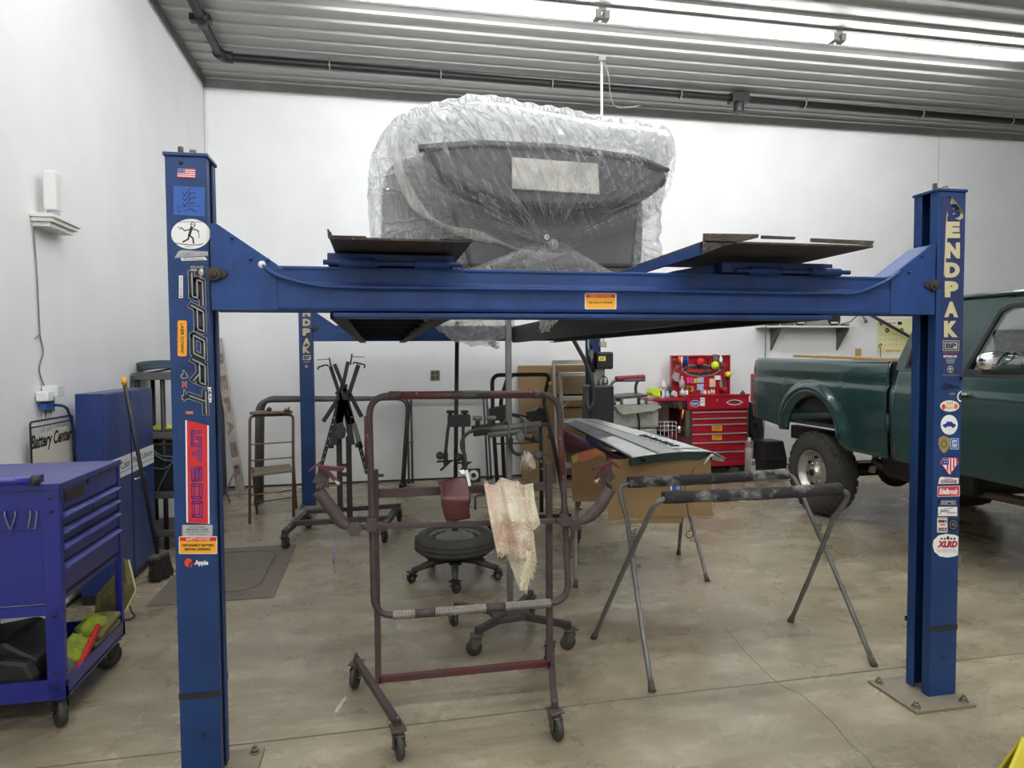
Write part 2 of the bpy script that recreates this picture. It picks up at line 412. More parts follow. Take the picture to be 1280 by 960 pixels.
# lift cables inside the slots
# ---- front and rear crossbeams
def beam(y0, xl, xr, z0, z1, front):
    mb = MB(); d = .115
    # channel with two stepped faces
    prof = [(y0+.012, z1), (y0+.004, z1-.012), (y0+.004, z1-.055), (y0, z1-.07), (y0, z0+.012), (y0+.004, z0), (y0+d, z0), (y0+d, z1)]
    mb.prism([(xl, py, pz) for py, pz in prof], (xr-xl, 0, 0))
    o = mb.build('crossbeam', LBeam, lift, bevel=.003)
    return o
FB = beam(2.475, -.546, 2.31, 1.668, 1.826, True)
RB = beam(7.035, -.62, 2.235, 1.668, 1.826, False)
for par, y0, xl, xr in ((FB, 2.475, -.552, 2.318), (RB, 7.03, -.63, 2.24)):
    for s, x0 in ((1, xl), (-1, xr)):
        m = MB()
        m.prism([(x0, y0-.004, 1.668), (x0, y0-.004, 1.962), (x0+s*.022, y0-.004, 1.962), (x0+s*.215, y0-.004, 1.828), (x0+s*.215, y0-.004, 1.668)], (0, .008, 0))
        m.prism([(x0, y0+.11, 1.668), (x0, y0+.11, 1.962), (x0+s*.022, y0+.11, 1.962), (x0+s*.215, y0+.11, 1.828), (x0+s*.215, y0+.11, 1.668)], (0, .006, 0))
        m.prism([(x0, y0+.0045, 1.962), (x0+s*.022, y0+.0045, 1.962), (x0+s*.215, y0+.0045, 1.828), (x0+s*.215, y0+.0045, 1.820), (x0+s*.022, y0+.0045, 1.954), (x0, y0+.0045, 1.954)], (0, .105, 0))
        m.build('gusset', LBeam, par, bevel=.002)
        for q in ((.07, 1.915), (.185, 1.842), (.13, 1.845)):
            MB().cyl((x0+s*q[0], y0-.012, q[1]), (x0+s*q[0], y0-.003, q[1]), .007, seg=8).build('gusset_rivet', LBeam, par)
        b = MB(); b.cyl((x0+s*.012, y0-.02, 1.79), (x0+s*.012, y0-.004, 1.79), .024, seg=14)
        b.prism([(x0+s*.012, y0-.012, 1.815), (x0+s*.05, y0-.012, 1.805), (x0+s*.055, y0-.012, 1.785), (x0+s*.012, y0-.012, 1.765)], (0, .008, 0))
        b.cyl((x0+s*.012, y0-.026, 1.79), (x0+s*.012, y0-.02, 1.79), .012, seg=10)
        b.build('safety_latch', DARK, par, bevel=.002)
m = MB(); m.box(-.15, 1.82, 2.46, 2.60, 1.646, 1.662); m.build('bottom_flange', LBeam, FB, bevel=.003)
m = MB(); m.bar((-.32, 2.478, 1.757), (2.06, 2.478, 1.757), .008, .01); m.bar((-.32, 2.48, 1.818), (2.1, 2.48, 1.818), .012, .01)
m.build('rib_strip', LBeam, FB, bevel=.002)
pts = spline([W(328, 331, 2.478), W(340, 341, 2.466), W(360, 349, 2.462), W(395, 356.5, 2.46), W(440, 359, 2.46), W(600, 361, 2.46), W(800, 363.5, 2.46), W(1030, 367, 2.46), W(1070, 366, 2.46), W(1105, 353, 2.462), W(1122, 342, 2.466), W(1126, 339, 2.478)], 6)
MB().tube(pts, .0075, 8).build('air_line', LBeam, FB)
MB().cyl(W(327.5, 330.5, 2.4705), W(327.5, 330.5, 2.4705)+V((0, .003, 0)), .013).build('line_hole', WHITE, FB)
sh = Sheet((0, 2.4748, 0), (0, -1, 0))
sh.rrect(731, 366.5, 770.5, 386.5, WHITE, 0, 2).rrect(732, 367.5, 769.5, 385.7, YEL, 1, 1.5).rect(732.5, 367.8, 769, 372, RED, 2).text('SAFETY NOTICE', 738, 368.6, 764, 371.4, YEL, 3, bold=.01).text('KEEP CLEAR OF THIS HINGES', 736, 377, 766, 379.3, BLACK, 3, bold=.02)
sh.build('sticker', FB, 'yellow and red safety sticker on the beam')
# ---- runways
RUN = mat('runway_blue', (24, 44, 92), .5, var=.25, scale=6, bump=.1)
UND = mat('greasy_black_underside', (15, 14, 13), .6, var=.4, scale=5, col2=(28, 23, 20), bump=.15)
PLT = mat('rusty_tread_plate', (66, 58, 50), .6, .2, var=.3, scale=14, bump=.5, bscale=130)
for nm, x0, x1 in (('left', -.17, .28), ('right', 1.40, 1.865)):
    m = MB(); ya, yb = 2.60, 7.03
    m.box(x0, x1, ya, yb, 1.80, 1.812); m.box(x0, x0+.008, ya, yb, 1.655, 1.80); m.box(x1-.008, x1, ya, yb, 1.655, 1.80)
    m.box(x0, x0+.06, ya, yb, 1.648, 1.655); m.box(x1-.06, x1, ya, yb, 1.648, 1.655)
    for q in range(8): m.box(x0+.01, x1-.01, ya+.2+q*.58, ya+.22+q*.58, 1.70, 1.80)
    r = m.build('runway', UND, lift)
    # hinge
    f = 2.452
    hx0, hx1 = (W(404, 330, f).x, W(577, 330, f).x) if nm == 'left' else (W(921, 340, f).x, W(1062, 340, f).x)
    zc = 1.836
    h = MB(); L = hx1-hx0
    h.cyl((hx0, f, zc), (hx1, f, zc), .009, seg=10)
    h.cyl((hx0+L*.11, f, zc), (hx0+L*.38, f, zc), .0165, seg=14); h.cyl((hx0+L*.65, f, zc), (hx0+L*.91, f, zc), .0165, seg=14)
    h.build('hinge', LBeam, r)
    z0 = 1.848
    if nm == 'left':
        b0, b1 = W(409, 322, 2.47).x, W(568, 322, 2.47).x
        m = MB(); m.box(b0, b1, 2.47, 3.0, 1.83, z0+.024); m.build('ramp_frame', RUN, r, bevel=.004)
        p = MB()
        A, B_ = W(411.5, 297.5, 2.24), W(592, 301, 2.24)
        p.box(A.x, B_.x-.012, 2.24, 2.86, 1.881, 1.889)
        p.prism([(A.x, 2.24, 1.889), (A.x, 2.24, 1.905), (A.x, 2.86, 1.905), (A.x, 2.86, 1.889)], (.006, 0, 0))
        p.prism([(A.x-.004, 2.235, 1.882), (A.x-.006, 2.235, 1.912), (A.x-.001, 2.26, 1.90), (A.x+.002, 2.26, 1.882)], (.006, 0, 0))
        p.prism([(B_.x-.012, 2.24, 1.881), (B_.x, 2.24, 1.887), (B_.x-.004, 2.24, 1.894), (B_.x-.02, 2.24, 1.889)], (0, .62, 0))
        p.box(A.x+.01, A.x+.115, 2.237, 2.25, 1.889, 1.893); p.box(B_.x-.11, B_.x-.006, 2.237, 2.25, 1.889, 1.894)
        p.prism([(B_.x-.045, 2.28, 1.892), (B_.x-.045, 2.28, 1.908), (B_.x-.002, 2.25, 1.892)], (0, .006, 0))
        p.build('ramp_plate', PLT, r, bevel=.0015)
    else:
        b0, b1 = W(903, 330, 2.47).x, W(1041, 333, 2.47).x
        m = MB(); m.box(b0, b1, 2.47, 3.0, 1.83, z0+.024)
        m.prism([(b0, 2.52, 1.826), (b0-.19, 2.52, 1.826), (b0-.19, 2.52, 1.836), (b0, 2.52, 1.872)], (0, .4, 0))
        m.build('ramp_frame', RUN, r, bevel=.004)
        p = MB()
        A, B_ = W(880, 310, 2.22), W(1092, 304, 2.22)
        p.box(A.x, B_.x, 2.22, 2.86, 1.899, 1.907)
        pl = [W(879.5, 291.5, 2.22), W(949, 292.5, 2.22), W(948, 297, 2.22), W(905, 307.5, 2.22), W(878, 318, 2.22)]
        p.prism(pl, (0, .006, 0))
        p.prism([W(953, 294, 2.219), W(995, 296, 2.219), W(994, 299, 2.219), W(953, 298, 2.219)], (0, .012, 0))
        p.prism([W(1015, 297.5, 2.219), W(1093, 301, 2.219), W(1091, 306, 2.219), W(1015, 302, 2.219)], (0, .012, 0))
        p.build('ramp_plate', PLT, r, bevel=.0015)
        m = MB(); m.bar((A.x+.004, 2.25, 1.880), (A.x+.004, 3.05, 1.880), .012, .04); m.build('ramp_rail', LBeam, r, bevel=.002)
# ---- power unit on the rear right post
PU = mat('power_unit_black', (30, 31, 33), .35, var=.1)
y = 6.87
m = MB(); m.box(2.27, 2.36, 6.98, 7.03, 1.05, 1.62); u = m.build('power_unit', LB, lift, bevel=.004)
a, b = W(731, 481, y), W(761, 541, y)
m = MB(); m.box(a.x, b.x, 6.70, 6.975, b.z+.02, a.z); m.build('oil_tank', PU, u, bevel=.02, seg=3)
a, b = W(741, 440, y), W(760, 461, y)
m = MB(); m.box(a.x, b.x, 6.72, 6.975, b.z, a.z); m.box(a.x+.02, b.x+.003, 6.712, 6.73, b.z+.015, a.z-.012); m.build('motor_box', PU, u, bevel=.006)
sh = Sheet((0, 6.7115, 0), (0, -1, 0)); sh.rect(748, 445.5, 757, 451, flat('sticker_yellow', (225, 215, 90)), 0); sh.text('220V', 749.5, 446.5, 755.5, 450, BLACK, 1, bold=.02); sh.build('sticker', u)
a, b = W(733, 438, y), W(742, 464, y)
m = MB(); m.cyl((a.x+.03, 6.82, b.z-.01), (a.x+.03, 6.82, a.z), .05, seg=20); m.build('motor', PU, u)
a, b = W(738, 462, y), W(757, 482, y)
m = MB(); m.box(a.x+.02, b.x-.03, 6.80, 6.9, b.z-.02, a.z+.01); m.cyl((b.x-.06, 6.77, b.z+.04), (b.x-.01, 6.77, b.z+.04), .022); m.cyl((b.x-.09, 6.77, b.z-.01), (b.x-.09, 6.77, b.z+.07), .02)
m.build('valve_block', mat('alloy', (150, 150, 148), .35, .7), u, bevel=.004)
m = MB(); p = W(761.5, 457, 6.8); m.cyl(p, p+V((.03, 0, 0)), .03, seg=8); m.build('filler_cap', PU, u)
m = MB(); m.tube(spline([W(753, 470, 6.77), W(758, 472, 6.75), W(759, 478, 6.75), W(752, 481, 6.76)], 5), .006, 6); m.build('release_lever', PU, u)
p, q = W(749, 427, 6.9), W(757, 434, 6.9)
m = MB(); m.box(p.x, q.x, 6.86, 6.93, q.z, p.z); m.build('junction_box', mat('grey_plastic_box', (165, 165, 150), .5), u, bevel=.004)
m = MB(); gy = mat('grey_cord', (165, 165, 160), .5)
m.tube(spline([W(751, 428, 6.9), W(750, 418, 6.9), W(752, 408, 6.95)], 6), .009, 6); m.tube(spline([W(754, 428, 6.9), W(755, 420, 6.9), W(752, 412, 6.95), W(750, 404, 6.98)], 6), .009, 6)
m.tube(spline([W(736, 438, 6.85), W(735, 428, 6.85), W(738, 420, 6.88), W(743, 417, 6.93)], 6), .009, 6)
m.build('power_cord', gy, u)
m = MB(); m.tube(spline([W(713, 418, 6.6), W(722, 434, 6.6), W(733, 455, 6.62), W(741, 480, 6.6), W(742, 500, 6.6), W(738, 511, 6.6), W(734, 506, 6.62), W(734, 492, 6.68)], 8), .022, 8)
m.build('hydraulic_hose', mat('black_rubber_hose', (48, 50, 48), .45), u)
# ---- stickers: front left post
Y = 2.4895
def S(): return Sheet((0, Y, 0), (0, -1, 0))
def flag(sh, x0, y0, x1, y1, k=0, sk=0.):
    n = 9
    sh.rect(x0, y0, x1, y1, WHITE, k, sk)
    for i in range(0, n, 2): sh.rect(x0, y0+(y1-y0)*i/n, x1, y0+(y1-y0)*(i+1)/n, RED, k+1, sk)
    sh.rect(x0, y0, x0+(x1-x0)*.42, y0+(y1-y0)*.55, NAVY, k+2, sk*.4)
    for i in range(3):
        for j in range(4): sh.oval(x0+(x1-x0)*(.06+.1*j), y0+(y1-y0)*(.1+.17*i), .5, .5, WHITE, k+3, 6)
s = S(); flag(s, 221.5, 210, 244, 221.5, sk=1.2); s.build('sticker', FL, 'small american flag sticker')
s = S(); s.rect(217, 232, 256, 268.5, SKYB, 0, 2)
for i, y_ in enumerate((240, 246.5, 253)):
    s.line([(228, y_+1), (231, y_+4.5), (238, y_-5)], .9, BLACK, 1); s.text(('clean', 'oil', 'air')[i], 236, y_-1, 245, y_+2, BLACK, 1)
s.line([(222, 258), (223, 265), (226, 263.5)], .9, BLACK, 1).line([(231, 264), (236, 262), (240, 260.5), (241, 264), (246, 263.5)], .9, BLACK, 1).line([(222, 258.5), (250, 257.5)], .5, BLACK, 1)
s.build('sticker', FL, 'blue handwritten checklist sticker')
s = S(); s.oval(238.5, 292.5, 24.6, 18.8, WHITE, 0, 36)
s.oval(241, 281, 3, 3.6, BLACK, 1).oval(241, 281, 2.0, 2.6, WHITE, 2).line([(238.5, 280.5), (243.5, 281.5)], .7, BLACK, 3)
s.line([(239.5, 284.5), (236.5, 294.5)], 3.2, BLACK, 1).line([(239.5, 286), (231, 288.5), (226, 284)], 1.3, BLACK, 1).line([(239.5, 286), (246, 287.5), (248.5, 290)], 1.3, BLACK, 1)
s.line([(236.5, 294), (241, 297.5), (242, 304)], 1.9, BLACK, 1).line([(236.5, 294), (235, 299), (228.5, 302.5)], 1.9, BLACK, 1).line([(222.5, 283.5), (226, 287)], .8, BLACK, 1).line([(248, 288), (249, 297.5)], .8, BLACK, 1)
s.line([(219, 304), (236, 306), (249, 306), (254, 304.5)], .9, BLACK, 1)
s.text('FINISH LINE AND START LINE SERVICES', 221, 276.2, 256, 278.3, BLACK, 1).text('CONRAD, WI', 231, 307.5, 241, 309.2, BLACK, 1)
s.build('sticker', FL, 'white oval sticker with a black stick figure on skis')
s = S(); s.poly([(218, 322.5), (223, 314), (229, 312.5), (260, 314.5), (260, 319.5), (229, 321.5)], SILV, 0).text('AMSTAR', 225, 313.8, 259, 320.5, GREY, 1, bold=.03, shear=.3).poly([(225.5, 322.5), (256, 321), (259.5, 325), (227, 326)], WHITE, 0).text('AIR SUSPENSION', 229, 322.6, 255, 325, BLACK, 1, bold=.01)
s.build('sticker', FL, 'silver lettered sticker')
s = S(); s.rect(237, 330.5, 256, 352, BLACK, 0, .6).text('ERASE', 238.5, 332, 255, 335.5, GREY, 1, bold=.02).text('DIESEL', 238, 336.3, 247, 338.5, WHITE, 1).oval(251.5, 340, 3.2, 4.6, GREY, 1).oval(252, 338, 1.4, 1.6, WHITE, 2).text('SAFETY', 242.5, 345, 253, 347.4, YEL, 1).text('Dive', 243, 348.6, 249.5, 351.2, WHITE, 1).oval(253, 350, 1.2, 1.2, LIME, 1)
s.build('sticker', FL, 'black sticker with a grey skull figure')
s = S(); s.rect(223.7, 344.5, 228.6, 372.5, WHITE, 0).text('SERVE IN VERMONT', 225, 346, 227.4, 371, BLACK, 1, rot=90).oval(226.2, 370.5, 1.2, 1.2, RED, 2); s.build('sticker', FL)
# SPORT : slanted block letters read downwards, silver with dark outline
def block(sh, strokes, ox, oy, sx, sy, w, m, k, sk):
    for st_ in strokes:
        pts_ = [(ox+(p[1])*sx+sk*p[0]*.0, oy+p[0]*sy) for p in st_]
        sh.line(pts_, w, m, k)
s = S()
def slant(u, v): return (237+v*16.5+u*.03, 340+u+v*7)       # u runs down the post, v across (0 = base of letters on the left)
LET = {'S': [[(0, .12), (.84, .12), (.84, .5), (.16, .5), (.16, .92), (1, .92)]], 'P': [[(0, 0), (.06, .92), (.9, .92), (.9, .45), (.1, .45)]],
       'O': [[(.05, .1), (.1, .92), (.95, .92), (.9, .1), (.05, .1)]], 'R': [[(0, 0), (.06, .92), (.9, .92), (.9, .5), (.1, .5)], [(.5, .5), (.95, 0)]], 'T': [[(.0, .92), (1, .92)], [(.45, .92), (.5, -.35)]]}
u0 = 0
for ch, L_ in (('S', 40), ('P', 34), ('O', 31), ('R', 33), ('T', 32)):
    for st_ in LET[ch]:
        st2 = [slant(u0+(p[0])*L_*.86, (1-p[1])*1.0 if False else p[1]) for p in st_]
        s.line(st2, 8.6, SILV, 1); s.line(st2, 7.4, BLACK, 2); s.line([(a+.7, b+.4) for a, b in st2], 1.7, GREY, 3)
    u0 += L_+1.2
s.build('sticker', FL, 'large silver and black slanted SPORT lettering reading down the post')
s = S(); s.rrect(221.5, 400, 234, 446, BLACK, 0, 2.5).rrect(222, 400.6, 233.5, 445.4, YEL, 1, 2.3).rrect(223.3, 402, 232.2, 444, ORANGE, 2, 2).rrect(223.9, 402.6, 231.6, 443.4, YEL, 3, 2).text('LASER DOWN!!', 225.6, 404.5, 230, 441.5, BLACK, 4, rot=90, bold=.03); s.build('sticker', FL, 'yellow laser warning sticker')
s = S(); s.text('4', 226, 462, 235, 474, SILV, 1, rot=90, bold=.07).text('4', 227.2, 463.2, 234, 473, BLACK, 2, rot=90, bold=.03).text('x', 227.5, 475.5, 233.5, 485.5, SILV, 1, rot=90, bold=.09).text('x', 228, 476.2, 233, 485, RED, 2, rot=90, bold=.06).text('4', 227, 486.5, 235.8, 501.5, SILV, 1, rot=90, bold=.07).text('4', 228.2, 488, 234.8, 500.5, BLACK, 2, rot=90, bold=.03); s.build('sticker', FL, 'four by four emblem sticker')
s = S(); s.text('KSP', 259.2, 484, 264.5, 503.5, WHITE, 1, rot=90, bold=.03).rect(258.4, 488, 259, 500, RED, 1); s.build('sticker', FL)
s = S(); s.rrect(232, 514, 241.5, 517.8, flat('copper', (176, 106, 62)), 0, .8).text('COPPER', 233, 515, 240.5, 516.8, flat('paler_copper', (214, 150, 100)), 1); s.build('sticker', FL)
s = S(); s.poly([(231.5, 525), (261, 532), (262, 655), (233, 653)], WHITE, 0).poly([(233.5, 525.5), (259, 531.5), (260, 654.7), (235, 653)], RED, 1)
GT = {'G': [[(1, .25), (1, .9), (0, .9), (0, .1), (.62, .1), (.62, .5)]], 'T': [[(0, .95), (0, .05)], [(0, .5), (1, .5)]], '5': [[(0, .1), (0, .9), (.5, .9), (.5, .1), (1, .1), (1, .9)]], '0': [[(0, .1), (0, .9), (1, .9), (1, .1), (0, .1)]]}
GT = {'G': [[(.15, 1), (.15, 0), (1, 0), (1, 1), (.55, 1), (.55, .5)]], 'T': [[(0, 1), (1, 1)], [(.5, 1), (.5, 0)]], '5': [[(1, 1), (0, 1), (0, .5), (1, .5), (1, 0), (0, 0)]], '0': [[(0, 0), (0, 1), (1, 1), (1, 0), (0, 0)]]}
for ch, ya, yb in (('G', 537, 556), ('T', 557.5, 576), ('5', 585.5, 600), ('0', 606, 622), ('0', 628, 645)):
    for st_ in GT[ch]:
        q = [(240.5+p[1]*9.6+(ya-536)*.012, ya+p[0]*(yb-ya)) for p in st_]
        s.line(q, 4.4, NAVY, 2); s.line(q, 1.2, RED, 3)
s.build('sticker', FL, 'tall red sticker with blue outlined lettering reading down the post')
s = S(); s.rect(227.5, 656, 266, 671, GREY, 0, .0).rect(229, 657, 264.5, 670, flat('plate_silver', (176, 178, 178)), 1).text('WARNING', 236, 657.8, 257, 659.8, BLACK, 2).text('BENDPAK CORP', 233.5, 660.6, 260, 663.2, BLACK, 2, bold=.02).text('1645 LEMONWOOD DR', 232.5, 664, 261.5, 666, BLACK, 2).text('SANTA PAULA CA', 236, 667, 258, 669, BLACK, 2); s.build('sticker', FL, 'grey maker plate')
s = S(); s.rrect(223.5, 670.5, 271.5, 692.5, WHITE, 2, 1.6).rrect(224.3, 671.2, 270.8, 691.8, YEL, 3, 1.4).rect(224.8, 671.5, 270.3, 676.3, RED, 4).text('SAFETY NOTICE', 232.5, 672.3, 262.5, 675.5, WHITE, 5, bold=.015).text('DISCONNECT BATTERY', 227.5, 680, 267.5, 683.3, BLACK, 5, bold=.03).text('BEFORE OPENING', 231, 685, 263, 688.2, BLACK, 5, bold=.03); s.build('sticker', FL, 'yellow and red battery safety sticker')
s = S(); s.oval(235.5, 703.5, 4.8, 5.6, flat('apple_red', (208, 66, 46)), 0).line([(238, 697.5), (240, 696.2)], .9, BLACK, 1).line([(236, 709.5), (237.5, 704), (243.5, 701.5)], 1.6, BLACK, 1).line([(238.6, 709.5), (240, 705), (244.5, 703)], 1.1, RED, 2).text('Apple', 243.3, 700, 260.3, 708, WHITE, 1, bold=.05); s.build('sticker', FL, 'red apple emblem with white lettering')
s = S(); s.oval(255, 919, 2.9, 3.1, BLACK, 0); s.build('bolt_hole', FL)
# ---- stickers: front right post
Y = 2.4745
s = S(); bl = flat('banner_blue', (28, 42, 86))
s.rect(1177.5, 246, 1203.5, 476, bl, 0)
s.poly([(1184, 270), (1190, 247), (1204, 268), (1204, 272), (1200, 275)], CREAM, 1)
for ch, (xa, ya, xb, yb) in zip('BENDPAK', ((1185, 255, 1200.5, 273), (1183.3, 277, 1200, 297.5), (1182.8, 303, 1200, 323), (1181.5, 328, 1199.8, 347), (1181, 351.5, 1198, 371.5), (1180.3, 377, 1197.8, 396.5), (1180, 401, 1197.3, 421.5))):
    s.text(ch, xa, ya, xb, yb, bl if ch == 'B' else CREAM, 2, bold=.07)
s.poly([(1184, 262), (1184, 300), (1181, 345), (1180, 345), (1182.5, 280)], CREAM, 1)
s.rect(1178.5, 425.5, 1199, 438.5, CREAM, 1).rect(1179.3, 426.3, 1198.2, 437.7, bl, 2).rect(1181, 428, 1196.5, 436.2, CREAM, 3).text('BP', 1182, 429, 1195.5, 435.4, bl, 4, bold=.06)
s.text('RANCH AND AUTO', 1179, 440, 1198, 442, RED, 2).text('BP PANDA PAK', 1179.5, 444, 1196.5, 447, WHITE, 2, bold=.03)
for i in range(4): s.rect(1182+i*.5, 448.6+i*1.6, 1194-i*.5, 449.4+i*1.6, GREY, 2)
s.oval(1188, 461.5, 4, 4.6, GREY, 2).oval(1188, 461.5, 3, 3.6, bl, 3).line([(1188, 458.5), (1188, 465)], 1.4, CREAM, 4).line([(1185.8, 461), (1190.2, 461)], 1.4, CREAM, 4)
s.text('www.bendpak.com', 1177.5, 467.8, 1199.5, 470, GREY, 2)
s.build('banner', FR, 'vertical banner of cream block letters, its top corner peeling')
m = MB(); A = [W(1190, 247, Y-.001), W(1204, 268, Y-.001), W(1203, 263, Y-.02), W(1193.5, 252, Y-.016)]
m.add(A, [(0, 1, 2, 3)]); m.build('peeled_corner', flat('banner_back', (176, 160, 112)), FR, solid=.0008)
s = S(); s.line([(1177, 485), (1182, 479.5), (1190, 481), (1185, 487), (1177, 486)], .9, BLACK, 0).text('Moderna', 1181, 480.5, 1199.5, 485.5, BLACK, 0, bold=.03, shear=.3); s.build('sticker', FR)
s = S(); s.rect(1187, 491.6, 1193.5, 493, ORANGE, 0); s.rect(1199.3, 471, 1202, 474.5, flat('tan', (170, 140, 110)), 0); s.build('sticker', FR)
s = S(); s.poly([(1201.7, 488.6), (1198.8, 490), (1196.7, 494), (1197, 499), (1199, 501.8), (1201.6, 502.4)], WHITE, 0).poly([(1201.7, 490.4), (1199.8, 491.2), (1198.2, 494.5), (1198.4, 498.3), (1200, 500.4), (1201.6, 500.8)], BLACK, 1); s.build('sticker', FR, 'round black and white sticker wrapping the edge')
s = S(); s.oval(1187.2, 507.5, 12, 7, WHITE, 0).oval(1187.2, 507.5, 11.3, 6.4, flat('ivory', (226, 222, 200)), 1).text('CVT', 1183, 502.5, 1191.5, 507, flat('olive', (110, 110, 50)), 2, bold=.02).text('Racing', 1182, 507.8, 1193, 512, ORANGE, 2, bold=.02).oval(1179.5, 508.5, 2.2, 3.4, RED, 2).oval(1195, 508, 2.2, 3.4, ORANGE, 2); s.build('sticker', FR, 'oval racing sticker')
s = S(); s.oval(1186.6, 531, 10.6, 12.4, WHITE, 0, 32).poly([(1178.5, 533), (1178.8, 530.6), (1182, 529.6), (1184, 527), (1189.5, 527), (1192, 529.6), (1194.5, 530.3), (1194.8, 533)], NAVY, 1).oval(1181.8, 533.2, 1.7, 1.7, NAVY, 2).oval(1191.5, 533.2, 1.7, 1.7, NAVY, 2); s.build('sticker', FR, 'white oval sticker with a blue car')
s = S(); s.poly([(1173.5, 548), (1176, 546.3), (1179.7, 544.7), (1183.5, 546.3), (1187, 548), (1187, 556), (1185, 562), (1180, 567), (1175.5, 562), (1173.3, 555)], GOLD, 0).oval(1180, 555, 4, 4.6, flat('dark_gold', (84, 74, 44)), 1).oval(1180, 555, 2.6, 3.2, GOLD, 2).text('POLICE', 1176, 548.4, 1184.2, 550, BLACK, 2); s.build('sticker', FR, 'gold badge sticker')
s = S(); s.rect(1188, 548, 1198.4, 561.5, WHITE, 0).rect(1188.6, 548.6, 1197.8, 560.9, SKYB, 1).rect(1190.5, 550.3, 1196, 557.5, WHITE, 2).text('GM', 1191, 551.5, 1195.5, 556, SKYB, 3, bold=.05).rect(1190.5, 558.6, 1196, 559.3, WHITE, 2); s.build('sticker', FR, 'small blue square sticker')
s = S(); pent = [(1179, 572), (1195, 572), (1198.6, 578), (1187.2, 594.3), (1175, 578.5)]
s.poly(pent, RED, 0).poly([(1179.5, 572.8), (1194.5, 572.8), (1197.5, 578), (1187.1, 592.8), (1176, 578.3)], WHITE, 1)
for i in range(4):
    x = 1183.5+i*3.9; s.poly([(x, 573.2), (x+1.9, 573.2), (x+1.9, min(591.5, 592-abs(x+1.5-1187.2)*1.33)), (x, min(591.5, 592-abs(x+.5-1187.2)*1.33))], RED, 2)
s.poly([(1179.7, 573), (1186, 573), (1186, 581), (1178.3, 581), (1176.4, 578.2)], NAVY, 3)
for i in range(2):
    for j in range(3): s.oval(1180.3+2*j, 575+3*i, .6, .6, WHITE, 4, 6)
s.build('sticker', FR, 'shield shaped stars and stripes sticker')
s = S(); s.poly([(1174.5, 597.5), (1176, 596), (1198.3, 597.5), (1198, 604.5), (1172.8, 605)], WHITE, 0).text('BONESHAKERS', 1176, 599.5, 1196.5, 604, flat('maroon', (120, 40, 60)), 1, bold=.04, shear=.2).text('Diesel', 1180, 596.6, 1191, 599.6, flat('maroon', (120, 40, 60)), 1, shear=.3); s.build('sticker', FR)
s = S(); s.rect(1172, 608, 1199.7, 621, WHITE, 0, -.8).rect(1172.6, 608.6, 1199, 620.4, flat('brick', (190, 44, 58)), 1, -.8).text('Edelbrock', 1174, 610.6, 1197.7, 618, WHITE, 2, bold=.05, shear=.25); s.build('sticker', FR, 'red sticker with white script lettering')
s = S(); s.rrect(1173, 624.5, 1197.5, 632, BLACK, 0, 1.5).text('SPE', 1175.5, 625.5, 1195.3, 630, GREY, 1, bold=.05).rect(1175, 630.4, 1196, 631.1, GREY, 1); s.build('sticker', FR)
s = S(); s.rect(1172.6, 633.6, 1196.6, 645, WHITE, 0).text('Suspan', 1175, 636, 1186.5, 641, NAVY, 1, shear=.5, bold=.01).text('SUSPENSION', 1183, 640, 1195.6, 642.3, RED, 1, bold=.02).line([(1174, 643), (1182, 636), (1192, 635)], .5, BLACK, 1); s.build('sticker', FR)
s = S(); s.rect(1171.5, 646.5, 1184.3, 665.5, flat('paper', (222, 218, 208)), 0).text('SMN', 1172.8, 649.5, 1183.3, 653.6, BLACK, 1, bold=.05).rect(1172, 647, 1184, 648, RED, 1).rect(1175, 655, 1181.5, 656.5, RED, 1).text('2023', 1172.6, 659.5, 1183.4, 664, BLACK, 1, bold=.05); s.build('sticker', FR, 'square white event sticker')
s = S(); s.poly([(1186, 649), (1191.5, 647.8), (1197, 649.5), (1198, 657), (1196, 663), (1191.5, 664.3), (1187, 662.8), (1185.4, 656)], BLACK, 0).oval(1191.6, 656, 4.6, 5.5, GREY, 1).oval(1191.6, 656, 4, 4.8, BLACK, 2).text('72', 1189.5, 654, 1194, 658, GREY, 3, bold=.02); s.build('sticker', FR, 'black badge sticker')
s = S(); s.poly([(1198.0, 670.5), (1193, 668.4), (1182, 667.4), (1173, 669.5), (1167, 675.5), (1165.9, 682), (1168, 689.5), (1174.5, 695.3), (1184, 697), (1193, 695.6), (1197.5, 693.7)], WHITE, 0).text('XLRD', 1171.5, 676, 1197, 684.4, flat('crimson', (165, 28, 50)), 1, bold=.07, shear=.2).text('SUPERSTORE', 1171, 686.4, 1196.5, 690.6, flat('pale_grey', (190, 190, 190)), 1, bold=.02)
for x in (1177, 1181, 1189, 1193): s.oval(x, 673.5, 1.5, 1.2, BLACK, 1, 8)
s.oval(1185, 672.5, 1.8, 2.4, BLACK, 1, 8); s.build('sticker', FR, 'large white oval sticker with red lettering')
# ---- banner on the rear left post
Y = 7.0295
s = S(); s.rect(377, 380, 390.5, 462, bl, 0)
for ch, ya in zip('NDPAK', (388, 399.5, 411.5, 423.5, 433.5)): s.text(ch, 378.4, ya-1, 388, ya+8, CREAM, 1, bold=.06)
s.rect(378.5, 444, 388.5, 450, CREAM, 1).text('BP', 379.5, 445, 387.5, 449, bl, 2, bold=.05).rect(379.5, 452, 387.5, 453, GREY, 1).oval(383, 458, 1.8, 2, GREY, 1); s.build('banner', RL)
